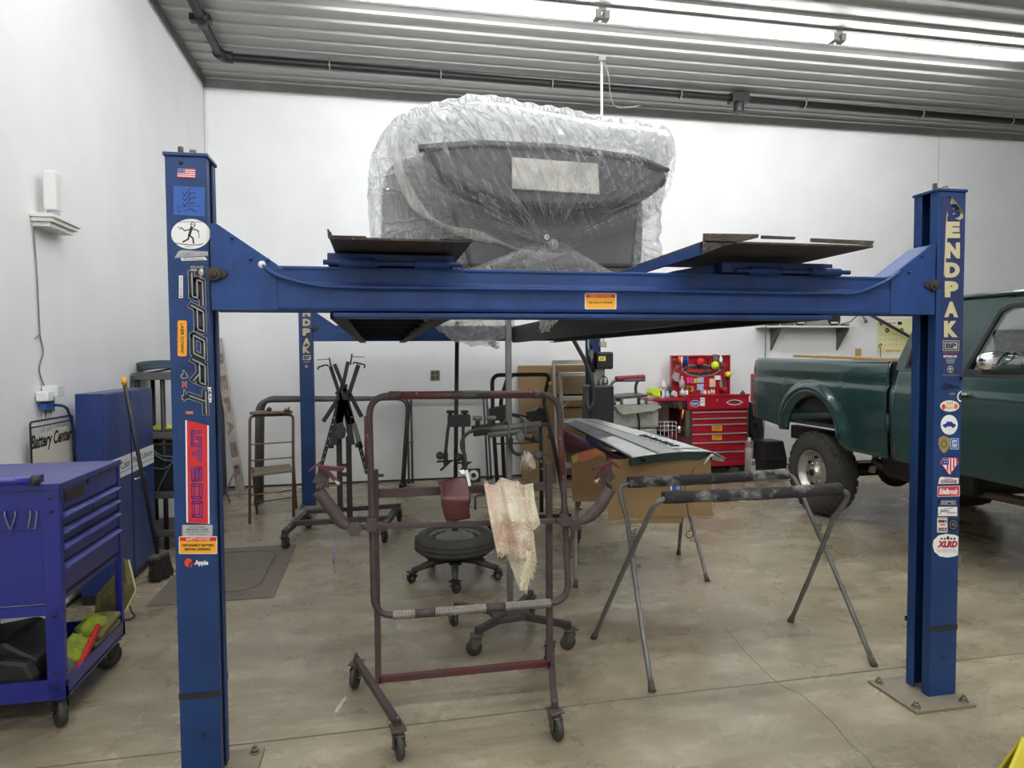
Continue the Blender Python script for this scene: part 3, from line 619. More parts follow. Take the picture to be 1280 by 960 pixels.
# ------------------------------------------------------------------ vehicle wrapped in plastic on the lift
def plastic(name, op, uvs, oscale, orot, bump, top=(9, 10), tint=(236, 238, 240), rough=.16):
    """clear film: mostly transparent, denser where bunched; crease glints and light from above are painted in as white"""
    m = bpy.data.materials.new(name); m.use_nodes = True; nt = m.node_tree; N = nt.nodes; L = nt.links
    b = N['Principled BSDF']; b.inputs['Base Color'].default_value = (*lin(tint), 1); b.inputs['Roughness'].default_value = rough
    b.inputs['Specular IOR Level'].default_value = .9
    def ma(op_, x, y=None, cl=False):
        q = N.new('ShaderNodeMath'); q.operation = op_; q.use_clamp = cl
        for k, z in enumerate((x, y)):
            if z is None: continue
            if hasattr(z, 'is_output'): L.new(z, q.inputs[k])
            else: q.inputs[k].default_value = z
        return q.outputs[0]
    def ridge(vec, scale, rot, pw, dist=.5):
        mp = N.new('ShaderNodeMapping'); mp.inputs['Scale'].default_value = scale
        mp0 = N.new('ShaderNodeMapping'); mp0.inputs['Rotation'].default_value = rot; L.new(vec, mp0.inputs[0]); L.new(mp0.outputs[0], mp.inputs[0])
        n = N.new('ShaderNodeTexNoise'); n.inputs['Scale'].default_value = 1; n.inputs['Detail'].default_value = 3; n.inputs['Distortion'].default_value = dist; L.new(mp.outputs[0], n.inputs['Vector'])
        d = ma('ABSOLUTE', ma('SUBTRACT', n.outputs[0], .5)); return ma('POWER', ma('SUBTRACT', 1., ma('MULTIPLY', d, 2.2), True), pw)
    uv = N.new('ShaderNodeUVMap'); tc = N.new('ShaderNodeTexCoord')
    r1 = ridge(uv.outputs[0], (*uvs, 1), (0, 0, 0), 21); r2 = ridge(tc.outputs['Object'], oscale, orot, 18, .6); r3 = ridge(tc.outputs['Object'], (9, 9, 9), (0, 0, 0), 10, 1.2)
    sp = N.new('ShaderNodeSeparateXYZ'); L.new(uv.outputs[0], sp.inputs[0])
    near = N.new('ShaderNodeMapRange'); near.inputs[1].default_value = .05; near.inputs[2].default_value = .5; near.inputs[3].default_value = 1; near.inputs[4].default_value = .18; L.new(sp.outputs[1], near.inputs[0])
    h = ma('ADD', ma('MULTIPLY', r1, near.outputs[0]), ma('ADD', ma('MULTIPLY', r2, .9), ma('MULTIPLY', r3, .06)))
    bp = N.new('ShaderNodeBump'); bp.inputs['Strength'].default_value = bump; bp.inputs['Distance'].default_value = .03
    L.new(h, bp.inputs['Height']); L.new(bp.outputs[0], b.inputs['Normal'])
    ge = N.new('ShaderNodeNewGeometry'); sz = N.new('ShaderNodeSeparateXYZ'); L.new(ge.outputs['Position'], sz.inputs[0])
    tp_ = N.new('ShaderNodeMapRange'); tp_.inputs[1].default_value = top[0]; tp_.inputs[2].default_value = top[1]; tp_.inputs[3].default_value = 0; tp_.inputs[4].default_value = .5; L.new(sz.outputs[2], tp_.inputs[0])  # opacity rises with height, painting in the light from above
    o_ = ma('ADD', ma('ADD', op, tp_.outputs[0]), ma('MULTIPLY', h, .38), True)
    o_ = ma('MINIMUM', o_, .93)
    tl = N.new('ShaderNodeBsdfTranslucent'); tl.inputs[0].default_value = (.85, .85, .85, 1)
    mx0 = N.new('ShaderNodeMixShader'); mx0.inputs[0].default_value = .3; L.new(b.outputs[0], mx0.inputs[1]); L.new(tl.outputs[0], mx0.inputs[2])
    tp = N.new('ShaderNodeBsdfTransparent'); mx = N.new('ShaderNodeMixShader'); L.new(o_, mx.inputs[0])
    L.new(tp.outputs[0], mx.inputs[1]); L.new(mx0.outputs[0], mx.inputs[2]); L.new(mx.outputs[0], N['Material Output'].inputs[0])
    return m
CARG = mat('car_body_grey', (84, 84, 85), .45, var=.08)
CARD = mat('bumper_charcoal', (18, 18, 20), .4, var=.15)
car = root('car', 'stripped grey car body on the lift runways inside the clear plastic cover', 'car', (.86, 5.4, 1.812))
def lerp(a, b, t): return a+(b-a)*t
def body(u, v):
    # u around the section, v along the car
    y = lerp(3.86, 6.3, v); t = 2*pi*u
    hw = .765; zt = 2.60+.16*math.sin(min(v*5, 1)*pi/2)-(.0 if v < .75 else (v-.75)*1.2); zb = 1.93
    c, s_ = math.cos(t), math.sin(t); e = .42
    x = .805+hw*math.copysign(abs(c)**e, c); z = (zt+zb)/2+(zt-zb)/2*math.copysign(abs(s_)**e, s_)
    return V((x, y, z))
m = MB(); m.grid(body, 48, 14, closeu=True); 
for v in (0, 1): m.bm.faces.new([f for f in [m.bm.verts.new(body(i/48, v)) for i in range(48)]])
bmesh.ops.remove_doubles(m.bm, verts=m.bm.verts, dist=1e-4)
m.build('body_shell', CARG, car)
def px(pts, Y): return [W(x, y, Y) for x, y in pts]
m = MB()     # bumper cover
m.prism(px([(528, 182), (590, 178), (700, 182), (790, 196), (833, 212), (836, 228), (815, 244), (760, 258), (700, 262), (640, 258), (585, 240), (545, 214)], 3.40), (0, .20, 0))
m.build('bumper_cover', CARD, car, bevel=.03, seg=3)
m = MB(); m.prism(px([(640, 196), (748, 204), (750, 243), (640, 236)], 3.375), (0, .02, 0)); m.build('plate_recess', mat('bare_pale_panel', (190, 187, 180), .6, var=.3, scale=9), car, bevel=.006)
m = MB(); m.prism(px([(522, 180), (600, 174), (700, 179), (800, 194), (838, 210), (838, 214), (800, 200), (700, 186), (600, 182), (524, 188)], 3.37), (0, .05, 0)); m.build('bumper_lip', mat('dark_lip', (60, 60, 62), .4), car, bevel=.008)
m = MB(); m.prism(px([(560, 250), (640, 262), (760, 264), (800, 250), (792, 334), (590, 334)], 3.58), (0, .06, 0)); m.build('lower_valance', CARG, car, bevel=.02)
for x in (.15, 1.50):
    for y in (4.35, 5.85):
        m = MB(); m.lathe((x-.1, y, 1.812+.31), (1, 0, 0), [(.19, 0), (.29, 0), (.31, .03), (.31, .17), (.29, .2), (.19, .2)], 24); m.lathe((x-.09, y, 2.122), (1, 0, 0), [(.0, .03), (.19, .03), (.19, .17), (0, .17)], 20)
        m.build('wheel', mat('car_tyre', (32, 32, 33), .7), car)
m = MB(); m.prism(px([(752, 408), (788, 406), (771, 418)], 4.2), (0, .02, 0)); m.build('hanging_trim', mat('dark_green_plastic', (24, 50, 46), .4), car)
# --- plastic cover over the whole car
PL1 = plastic('clear_plastic_cover', .27, (30, 5), (18, 6, 1.3), (0, .12, 0), .8, (2.6, 2.8))
PL2 = plastic('clear_plastic_bag', .10, (46, 2.2), (24, 8, 1.5), (0, .42, 0), .8, (2.52, 2.74))
PLH = plastic('rolled_plastic_hem', .45, (30, 5), (14, 6, 1.3), (0, .12, 0), .5, (3.6, 3.8), (226, 228, 216))
def outl(pts, Y, n):
    p = spline([W(x, y, Y) for x, y in pts], 8, True)
    L = [0]
    for a, b in zip(p, p[1:]+p[:1]): L.append(L[-1]+(b-a).length)
    out = []; j = 0
    for i in range(n):
        d = L[-1]*i/n
        while L[j+1] < d: j += 1
        t = (d-L[j])/max(L[j+1]-L[j], 1e-6); out.append(p[j].lerp(p[(j+1) % len(p)], t))
    return out
cov = tag(MB().build('plastic_cover', PL1), '', '') if False else None
NC = 220
OC = outl([(463, 250), (466, 205), (482, 168), (510, 143), (560, 130), (602, 124), (650, 132), (720, 146), (790, 156), (826, 168), (832, 200), (822, 262), (818, 300), (814, 334), (700, 337), (600, 336), (520, 334), (476, 325), (466, 290)], 3.75, NC)
cen = V((.86, 3.75, 2.35))
def cover(u, v):
    i = int(round(u*NC)) % NC; p = OC[i].copy(); d = (p-cen)
    y = lerp(3.55, 6.3, max(0, (v-.25)/.75))
    k = min(1, v/.25)
    fold = (.006*math.sin(i*2*pi/NC*44+3*noise.noise(V((d.x*3, d.z*3, 1))))+.012*noise.noise(V((i*.22, v*2.2, 3))))*(.4 if v >= .25 else 1)
    if v < .25: q = V((cen.x, 0, cen.z))+V((d.x, 0, d.z))*(1-(1-k)**2*.55); q.y = 3.55+.14*(1-k)**.5*0+ .0; q.y = 3.62-.07*math.sin(k*pi/2)*0+.04*noise.noise(V((q.x*4, q.z*4, 0)))+(.10*k**6)
    else:
        q = V((cen.x, 0, cen.z))+V((d.x, 0, d.z))*(1+.02*math.sin(v*9)); q.y = y+.17
        w = (v-.25)/.75
        if w > .8: q.z = lerp(q.z, 2.2, (w-.8)*1.2)
    q += V((d.x, 0, d.z)).normalized()*fold
    q.z = max(q.z, 1.835)
    return q
t = root('plastic_cover', 'clear plastic sheeting draped over the whole car on the lift, hanging to the runways', 'plastic sheet', (.86, 5.4, 1.82))
m = MB(); m.grid(cover, NC, 60, closeu=True, uv=True); m.build('sheet', PL1, t)
# pieces sagging below the runways
def sag(pts, Y, dep):
    n = 60; O = outl(pts, Y, n); c = sum(O, V((0, 0, 0)))/n
    def f(u, v):
        p = O[int(round(u*n)) % n]; q = c.lerp(p, v); q.y = Y+dep*(1-v*v)*-1+.01*noise.noise(V((u*30, v*4, 0)))
        return q+V((.008*math.sin(u*2*pi*17), 0, .008*math.cos(u*2*pi*13)))*v
    return f, n
for pts, Y, dep in (([(528, 392), (545, 409), (565, 425), (590, 432), (612, 431), (632, 420), (645, 400), (650, 388), (600, 385)], 3.7, .35), ([(608, 425), (622, 428), (622, 436), (614, 432)], 3.75, .02), ([(674, 388), (675, 407), (672, 413), (684, 414), (696, 402), (697, 388)], 3.7, .04)):
    f, n = sag(pts, Y, dep); m = MB(); m.grid(f, n, 10, closeu=True, uv=True); m.build('sagging_flap', PLH, t)
# --- bag gathered round the bumper
NB = 320
OB = outl([(500, 212), (497, 180), (506, 155), (550, 136), (602, 127), (660, 135), (740, 150), (800, 157), (836, 165), (845, 192), (838, 235), (818, 268), (790, 285), (740, 300), (700, 318), (660, 312), (600, 292), (560, 280), (525, 258)], 3.52, NB)
K = W(692, 306, 3.30)
def bag(u, v):
    i = int(round(u*NB)) % NB; p = OB[i]; a = i*2*pi/NB
    s = min(v/.8, 1.)
    q = K.lerp(p, s**.92)
    up = max(0, min(1, (q.z-2.05)/.55))
    q.y = lerp(3.30-.02*math.sin(s*pi), 3.52, s**5)-.05*math.sin(min(1, s*1.15)*pi)*up+.045*(1-s)**3
    amp = .016*(1-s)**.8+.0022
    fold = amp*(math.sin(a*41+2.5*noise.noise(V((p.x*3, p.z*3, 2))))+.5*math.sin(a*67+s*3)+.5*noise.noise(V((a*16, s*2.5, 5))))
    q.y += fold; q += V((p.x-K.x, 0, p.z-K.z)).normalized()*fold*.4*s
    if v > .8:
        w = (v-.8)/.2; q.y += .34*w; q.x = lerp(q.x, .86, .05*w*w); q.z = lerp(q.z, 2.4, .05*w*w)
    return q
t = root('plastic_bag', 'wrinkled clear plastic bag gathered in a knot around the car bumper', 'plastic bag', (.9, 3.4, 1.83))
m = MB(); m.grid(bag, NB, 70, closeu=True, uv=True); m.build('bag_film', PL2, t)
m = MB(); hem = [bag(i/NB, .86)+V((0, -.012, 0)) for i in range(-4, 92) if True]
hem = [bag((i % NB)/NB, .84)+V((0, -.014, -.004)) for i in list(range(232, 320))+list(range(0, 20))]
hem = [hem[i] for i in range(0, len(hem), 2)]; nh = len(hem)-1
m.grid(lambda u, v: hem[int(round(u*nh))]+V((-.022+.044*v, -.012*math.sin(pi*v), (.012+.012*math.sin(u*19))*(v-.5)*2)), nh, 5, uv=True); m.build('folded_hem', PLH, t)
def tail(u, v):      # gathered tail hanging from the knot
    a = 2*pi*u; r = .02+.22*v**1.1; f = .014*math.sin(a*9)+.01*math.sin(a*15+2)
    return K+V((math.cos(a)*(r+f)*1.5*(1+.3*(math.cos(a) < 0)), .03+math.sin(a)*(r*.25+f), -v*.17+.02))
m = MB(); m.grid(tail, 90, 12, closeu=True, uv=True); m.build('gathered_tail', PL2, t)
m = MB(); m.ball(K+V((0, .0, 0)), (.028, .025, .03), 10); m.build('knot', PL1, t)
# printed warning text on the film
s = Sheet((0, 3.235, 0), (0, -1, 0)); pk = flat('film_print', (52, 54, 58))
s.text('WARNING', 682.5, 256, 685.5, 292, pk, 0, rot=90, bold=.02).text('keep away from', 686.5, 256, 688.3, 290, pk, 0, rot=90).text('children', 680, 258, 681.6, 276, pk, 0, rot=90).oval(683.5, 296, 4, 4.2, pk, 0).oval(683.5, 296, 3.2, 3.4, flat('film_white', (190, 190, 188)), 1).text('4', 682, 293.5, 685.5, 298.5, pk, 2)
s.build('printed_warning', t)
# white conduit from the ceiling
t = root('electrical_conduit', 'thin white conduit dropping from the ceiling behind the wrapped car', 'conduit', (2.36, 6.93, 1.7))
m = MB(); m.cyl((2.36, 6.93, 1.74), (2.36, 6.93, ZC-.06), .013, seg=10); m.build('conduit_pipe', mat('white_pvc', (225, 224, 220), .4), t)
m = MB(); m.box(2.32, 2.40, 6.90, 6.96, ZC-.07, ZC-.023); m.build('ceiling_box', mat('grey_box', (150, 150, 146), .5), t, bevel=.004)
m = MB(); m.tube(spline([(2.38, 6.93, ZC-.06), (2.46, 7.0, ZC-.18), (2.6, 7.3, ZC-.32), (2.8, 7.55, ZC-.30), (3.1, 7.7, ZC-.2)], 6), .007, 6); m.build('loose_cable', mat('pale_cable', (150, 148, 142), .5), t)
# ------------------------------------------------------------------ green pickup truck
GR = mat('truck_green_paint', (18, 52, 51), .25, 0, var=.05, scale=3, coat=.6, spec=.5)
GRD = mat('truck_lower_grey', (54, 54, 56), .45, var=.1)
TB = mat('black_rubber_trim', (18, 18, 19), .55)
CHR = mat('chrome', (225, 225, 225), .06, 1., var=0)
TYR = mat('tyre_rubber', (60, 58, 55), .8, var=.2, scale=30, bump=.3, bscale=60)
ALU = mat('machined_alloy', (176, 172, 164), .32, .85, var=.1)
INT = mat('dark_interior', (44, 46, 48), .7)
glass = bpy.data.materials.new('window_glass'); glass.use_nodes = True
nt = glass.node_tree; g = nt.nodes.new('ShaderNodeBsdfGlossy'); g.inputs['Roughness'].default_value = .02; g.inputs[0].default_value = (1, 1, 1, 1)
tpn = nt.nodes.new('ShaderNodeBsdfTransparent'); tpn.inputs[0].default_value = (.80, .83, .81, 1); mxn = nt.nodes.new('ShaderNodeMixShader'); fr = nt.nodes.new('ShaderNodeValue'); fr.outputs[0].default_value = .12
nt.links.new(fr.outputs[0], mxn.inputs[0]); nt.links.new(tpn.outputs[0], mxn.inputs[1]); nt.links.new(g.outputs[0], mxn.inputs[2]); nt.links.new(mxn.outputs[0], nt.nodes['Material Output'].inputs[0])
truck = root('pickup_truck', 'dark green lifted pickup truck with chunky tyres parked beside the lift', 'truck', (4.9, 4.0, 0))
X0 = 3.90; WID = 1.98
def side_x(z):      # body side curvature (distance inwards from the widest line)
    k = [(0.60, .05), (.72, .025), (.95, .008), (1.12, .0), (1.245, .004), (1.262, .020), (1.29, .022), (1.36, .02), (1.44, .035), (1.47, .07)]
    for (a, b), (c, d) in zip(k, k[1:]):
        if z <= c: return b+(d-b)*max(0, min(1, (z-a)/(c-a)))
    return k[-1][1]
def rake(y): return -.023*(6.6-y)/2
ARC_Y, ARC_Z, ARC_R = 5.56, .76, .425
def panel(y0, y1, zb, zt, sgn, ny=40, nz=26, arch=True, th=.0):
    """one side skin; sgn=-1 near side (faces -X), +1 far side"""
    def f(u, v):
        y = lerp(y0, y1, u); bot = zb(y)
        if arch and abs(y-ARC_Y) < ARC_R: bot = max(bot, ARC_Z+math.sqrt(max(0, ARC_R**2-(y-ARC_Y)**2)))
        z = lerp(bot, zt(y), v); x = side_x(z)
        if arch:
            d = math.hypot(y-ARC_Y, max(z-ARC_Z, 0)*1.0); w = max(0, 1-abs(d-ARC_R-.025)/.075)
            x -= .045*(w*w*(3-2*w)) if z > ARC_Z-.02 else 0
        if y > 6.45: x += .035*((y-6.45)/.15)**2
        return V(((X0+x) if sgn < 0 else (X0+WID-x), y, z+rake(y)))
    return f, ny, nz
zt_bed = lambda y: 1.468
def zb_bed(y): return .70 if y < 5.2 else (.80 if y < 6.05 else .80+.05*(y-6.05)/.5)
ys = [6.60-2.0*i/64 for i in range(65)]
for sgn in (-1, 1):
    f, a, b_ = panel(6.60, 4.615, zb_bed, zt_bed, sgn)
    m = MB(); m.grid(f, 90, 34)
    o = m.build('bed_side', GR, truck, solid=.006)
    def lip(u, v, sgn=sgn):
        a = pi*(.02+.96*u); r = ARC_R+.004-.07*v
        return V(((X0-.035+.06*v*v) if sgn < 0 else (X0+WID+.035-.06*v*v), ARC_Y+math.cos(a)*(r), ARC_Z+math.sin(a)*(r+.0)+rake(ARC_Y)))
    m = MB(); m.grid(lip, 30, 4); m.build('arch_lip', GR, truck, solid=.008)
m = MB(); m.box(X0+.05, X0+.62, 5.12, 6.02, .98, 1.22); m.build('inner_wheel_well', TB, truck)
m = MB(); m.box(X0+WID-.62, X0+WID-.05, 5.12, 6.02, .98, 1.22); m.build('inner_wheel_well', TB, truck)
m = MB(); m.box(X0+.07, X0+WID-.07, 4.66, 6.52, .84, .87); m.build('bed_floor', GRD, truck)
m = MB(); m.box(X0+.04, X0+.12, 4.64, 6.56, 1.41, 1.445); m.box(X0+WID-.12, X0+WID-.04, 4.64, 6.56, 1.41, 1.445); m.box(X0+.06, X0+WID-.06, 4.62, 4.66, .84, 1.44); m.build('bed_rail', GR, truck, bevel=.01)
m = MB(); m.box(X0+.16, X0+WID-.16, 6.53, 6.62, .84, 1.44); o = m.build('tailgate', GR, truck, bevel=.012)
MB().box(X0+WID/2-.12, X0+WID/2+.12, 6.62, 6.632, 1.24, 1.32).build('tailgate_handle', TB, o, bevel=.004)
LR = mat('tail_lamp_red', (150, 24, 34), .15, var=0, coat=.6)
for x in (X0+.022, X0+WID-.102):
    MB().box(x, x+.08, 6.50, 6.625, 1.0, 1.30).build('tail_lamp', LR, truck, bevel=.012)
# maroon sill stripe at the bed corner
m = MB()
for i in range(3): m.tube([(X0+.03+.006*i, 6.50-.14*i, .90+rake(6.4)-.03*i), (X0+.012, 6.42-.14*i, .893+rake(6.4)-.03*i)], .006, 6)
m.build('corner_scratch', mat('scratch_red', (150, 60, 66), .5), truck)
# ---- cab
zb_cab = lambda y: .70
def cab_skin(y0, y1, z0, z1, sgn, off=0.):
    def f(u, v):
        y = lerp(y0, y1, u); z = lerp(z0, z1, v); x = side_x(z)+off
        if z > 1.27: x = .022+(z-1.27)*.20+off
        return V(((X0+x) if sgn < 0 else (X0+WID-x), y, z+rake(y)))
    return f
def cabx(z): return .022+max(0, z-1.27)*.20 if z > 1.27 else side_x(z)
def poly_side(pts, sgn, off, th, mt, name, par, bevel=0.):
    """flat-ish upper panels given as (y, z) outline, following the tumblehome"""
    m = MB(); out = []
    for y, z in pts:
        x = cabx(z)+off; out.append(V(((X0+x) if sgn < 0 else (X0+WID-x), y, z+rake(y))))
    m.prism(out, (th if sgn < 0 else -th, 0, 0)); return m.build(name, mt, par, bevel=bevel)
for sgn in (-1, 1):
    # lower cab back quarter
    m = MB(); m.grid(cab_skin(4.575, 4.03, .70, 1.40, sgn), 10, 30); m.build('cab_quarter', GR, truck, solid=.008)
    # upper pillar of the extended cab with a quarter window hole, built from strips
    P = lambda pts, nm='cab_pillar', mt=GR, off=0., th=.03, bv=.003: poly_side(pts, sgn, off, th, mt, nm, truck, bv)
    P([(4.575, 1.39), (4.575, 1.46), (4.43, 1.86), (4.35, 1.92), (4.36, 1.80), (4.47, 1.46), (4.47, 1.39)])
    P([(4.47, 1.39), (4.47, 1.43), (4.03, 1.43), (4.03, 1.39)]); P([(4.355, 1.93), (4.395, 1.82), (4.03, 1.84), (4.03, 1.93)]); P([(4.12, 1.43), (4.12, 1.84), (4.03, 1.84), (4.03, 1.43)])
    P([(4.03, 1.39), (4.03, 1.935), (3.70, 1.935), (3.70, 1.90), (3.79, 1.865), (4.028, 1.42), (4.028, 1.39)])
    P([(4.475, 1.42), (4.395, 1.83), (4.12, 1.84), (4.12, 1.42)], 'quarter_window', glass, .018, .005, 0)
    P([(4.485, 1.415), (4.40, 1.845), (4.385, 1.825), (4.46, 1.435), (4.13, 1.435), (4.13, 1.415)], 'window_seal', TB, -.004, .012, .002)
    # door
    d = root_d = MB(); d.grid(cab_skin(4.02, 2.86, .70, 1.385, sgn, -.002), 20, 30); d = d.build('door', GR, truck, solid=.01)
    P2 = lambda pts, nm, mt, off=-.002, th=.035, bv=.003: poly_side(pts, sgn, off, th, mt, nm, d, bv)
    fr_ = [(4.02, 1.37), (4.02, 1.42), (3.80, 1.86), (3.72, 1.90), (3.10, 1.90), (3.10, 1.855), (3.70, 1.855), (3.765, 1.82), (3.95, 1.42), (3.95, 1.37)]
    P2(fr_, 'window_frame', GR); P2([(3.10, 1.90), (2.86, 1.42), (2.86, 1.37), (2.93, 1.37), (3.12, 1.80), (3.16, 1.855)], 'window_frame', GR)
    P2([(3.945, 1.37), (3.95, 1.42), (3.765, 1.82), (3.70, 1.855), (3.10, 1.855), (3.12, 1.83), (3.69, 1.83), (3.745, 1.80), (3.915, 1.425), (2.93, 1.405), (2.93, 1.37)], 'window_seal', TB, -.008, .02, .002)
    P2([(3.93, 1.40), (3.755, 1.81), (3.69, 1.84), (3.12, 1.84), (2.93, 1.40)], 'window_glass', glass, .014, .004, 0)
    h = MB(); hx = X0-.004 if sgn < 0 else X0+WID+.004
    h.box(hx-.003, hx+.003, 3.87, 3.94, 1.236+rake(3.9), 1.250+rake(3.9), 1); h.box(hx-.034, hx+.034, 3.845, 3.955, 1.250+rake(3.9), 1.268+rake(3.9), 0)
    h.build('door_handle', [CHR, TB], d, bevel=.004)
    # shut lines
    m = MB(); xx = X0-.004 if sgn < 0 else X0+WID+.004
    for z0_, z1_ in ((.72, 1.0), (1.0, 1.25), (1.26, 1.39)):
        x_ = [(X0+side_x(z)+.0-.003) if sgn < 0 else (X0+WID-side_x(z)+.003) for z in (z0_, z1_)]
        m.bar((x_[0], 4.024, z0_+rake(4)), (x_[1], 4.024, z1_+rake(4)), .006, .008)
    m.build('door_gap', TB, truck)
    # front fender
    AF = 2.1
    def ff(u, v, sgn=sgn):
        y = lerp(2.85, 1.28, u); bot = .70
        if abs(y-AF) < ARC_R: bot = ARC_Z+math.sqrt(max(0, ARC_R**2-(y-AF)**2))
        z = lerp(bot, 1.25-.05*u, v); x = side_x(z)
        return V(((X0+x) if sgn < 0 else (X0+WID-x), y, z+rake(y)))
    m = MB(); m.grid(ff, 50, 20); m.build('front_fender', GR, truck, solid=.008)
    # mirror
    p = W(1255, 452, 3.35)
    p = V((p.x, 3.35, p.z)) if sgn < 0 else V((X0+WID+.12, 3.35, p.z))
    m = MB(); m.grid(lambda u, v, p=p: V((p.x+.15*math.copysign(abs(math.cos(2*pi*u)*math.sin(pi*v))**.62, math.cos(2*pi*u)), 3.37-.055*math.copysign(abs(math.cos(pi*v))**.7, math.cos(pi*v)), p.z+.062*math.copysign(abs(math.sin(2*pi*u)*math.sin(pi*v))**.7, math.sin(2*pi*u)))), 36, 18, closeu=True); o = m.build('side_mirror', CHR, truck)
    m = MB(); m.box(p.x-.11, p.x+.12, 3.34, 3.40, p.z-.075, p.z-.055); m.build('mirror_trim', TB, o, bevel=.006)
    m = MB(); q = .12 if sgn < 0 else -.12; m.bar((p.x+q*.6, 3.38, p.z-.05), (X0+.03 if sgn < 0 else X0+WID-.03, 3.36, p.z-.085), .05, .03); m.build('mirror_arm', TB, o, bevel=.004)
gapm = MB(); gapm.box(X0+.05, X0+.10, 4.575, 4.618, .70, 1.42); gapm.box(X0+WID-.10, X0+WID-.05, 4.575, 4.618, .70, 1.42); gapm.build('bed_gap', TB, truck)
def roof(u, v):
    y = lerp(4.40, 2.98, u); x = lerp(X0+.145, X0+WID-.145, v)
    return V((x, y, 1.925+.035*(1-(2*v-1)**4)-(.03 if u > .9 else 0)*(u-.9)*10-(.06*(1-u/.06) if u < .06 else 0)+rake(y)))
m = MB(); m.grid(roof, 20, 20); m.build('roof', GR, truck, solid=.03)
for x in (X0+.135, X0+WID-.135): MB().tube([(x, y, 1.925+rake(y)) for y in (4.37, 3.9, 3.4, 3.0)], .014, 8).build('drip_rail', GR, truck)
m = MB()
m.prism([(X0+.06, 4.575, 1.40+rake(4.5)), (X0+WID-.06, 4.575, 1.40+rake(4.5)), (X0+WID-.06, 4.56, .75), (X0+.06, 4.56, .75)], (0, .015, 0)); m.build('cab_back', GR, truck)
m = MB(); m.prism([(X0+.10, 4.56, 1.39), (X0+WID-.10, 4.56, 1.39), (X0+WID-.17, 4.39, 1.90), (X0+.17, 4.39, 1.90)], (0, .006, 0)); m.build('rear_window', glass, truck)
m = MB(); m.prism([(X0+.10, 2.55, 1.27), (X0+WID-.10, 2.55, 1.27), (X0+WID-.16, 3.02, 1.88), (X0+.16, 3.02, 1.88)], (0, -.006, 0)); m.build('windshield', glass, truck)
m = MB()
for x in (X0+.07, X0+WID-.07): m.bar((x, 2.55, 1.25), (x+(.07 if x < 5 else -.07), 3.02, 1.88), .05, .05)
m.build('windshield_pillar', GR, truck)
def hood(u, v):
    y = lerp(2.86, 1.28, u); x = lerp(X0+.02, X0+WID-.02, v)
    return V((x, y, 1.25-.05*u+.05*(1-(2*v-1)**4)+rake(y)))
m = MB(); m.grid(hood, 14, 20); m.build('hood', GR, truck, solid=.02)
m = MB(); m.box(X0+.12, X0+WID-.12, 1.24, 1.30, .86, 1.16)
m.build('grille', TB, truck, bevel=.01)
m = MB(); m.box(X0+.02, X0+WID-.02, 1.06, 1.22, .62, .80); m.build('front_bumper', CHR, truck, bevel=.03)
for x in (X0+.08, X0+WID-.38): MB().box(x, x+.30, 1.21, 1.26, .93, 1.12).build('headlamp', mat('lamp_lens', (210, 212, 210), .1), truck, bevel=.02)
# interior and frame
m = MB(); m.box(X0+.12, X0+WID-.12, 2.9, 4.5, .75, .84); m.build('cab_floor', INT, truck)
for y, x in ((3.75, X0+.25), (3.75, X0+1.05)):
    m = MB(); m.box(x, x+.62, y-.5, y, .95, 1.12); m.obox((x+.31, y+.08, 1.36), (.31, 0, 0), (0, .07, .015), (0, .06, .30)); m.build('seat', INT, truck, bevel=.04)
m = MB(); m.box(X0+.1, X0+WID-.1, 2.62, 2.95, 1.08, 1.33); m.build('dashboard', INT, truck, bevel=.03)
m = MB(); m.bar((X0+1.45, 3.0, 1.3), (X0+1.45, 2.8, 1.2), .03); m.lathe((X0+1.45, 3.02, 1.31), (0, 1, .5), [(.19, -.012), (.20, 0), (.19, .012), (.18, 0)], 20, closed=True); m.build('steering_wheel', TB, truck)
m = MB()
for x in (X0+.5, X0+WID-.58): m.box(x, x+.08, 1.3, 6.6, .60, .74)
m.box(X0+.42, X0+WID-.42, 4.25, 4.35, .60, .72); m.box(X0+.42, X0+WID-.42, 3.0, 3.1, .58, .70)
m.build('chassis_frame', TB, truck)
m = MB(); m.box(X0+.28, X0+.9, 4.1, 5.0, .46, .68); m.build('fuel_tank', TB, truck, bevel=.05, seg=3)
m = MB(); m.cyl((X0+.3, 5.65, .39), (X0+WID-.3, 5.65, .39), .05); m.ball((X0+WID/2, 5.65, .39), (.17, .15, .17), 16); m.build('rear_axle', TB, truck)
m = MB(); m.cyl((X0+.3, 2.1, .40), (X0+WID-.3, 2.1, .40), .05); m.ball((X0+WID/2+.2, 2.1, .40), (.15, .14, .15), 16); m.build('front_axle', TB, truck)
for x in (X0+.52, X0+WID-.52):
    m = MB(); m.bar((x, 5.0, .56), (x, 5.6, .46), .06, .03); m.bar((x, 5.6, .46), (x, 6.25, .58), .06, .03); m.build('leaf_spring', TB, truck)
    m = MB(); m.cyl((x+.02, 5.42, .42), (x+.05, 5.3, .85), .03); m.build('shock_absorber', mat('shock_white', (200, 200, 196), .4), truck)
m = MB(); m.tube(spline([(X0+.45, 3.0, .50), (X0+.42, 4.4, .48), (X0+.36, 5.0, .52), (X0+.40, 5.2, .56)], 5), .035, 8); m.build('exhaust', mat('rusty_exhaust', (96, 84, 72), .5, .5), truck)
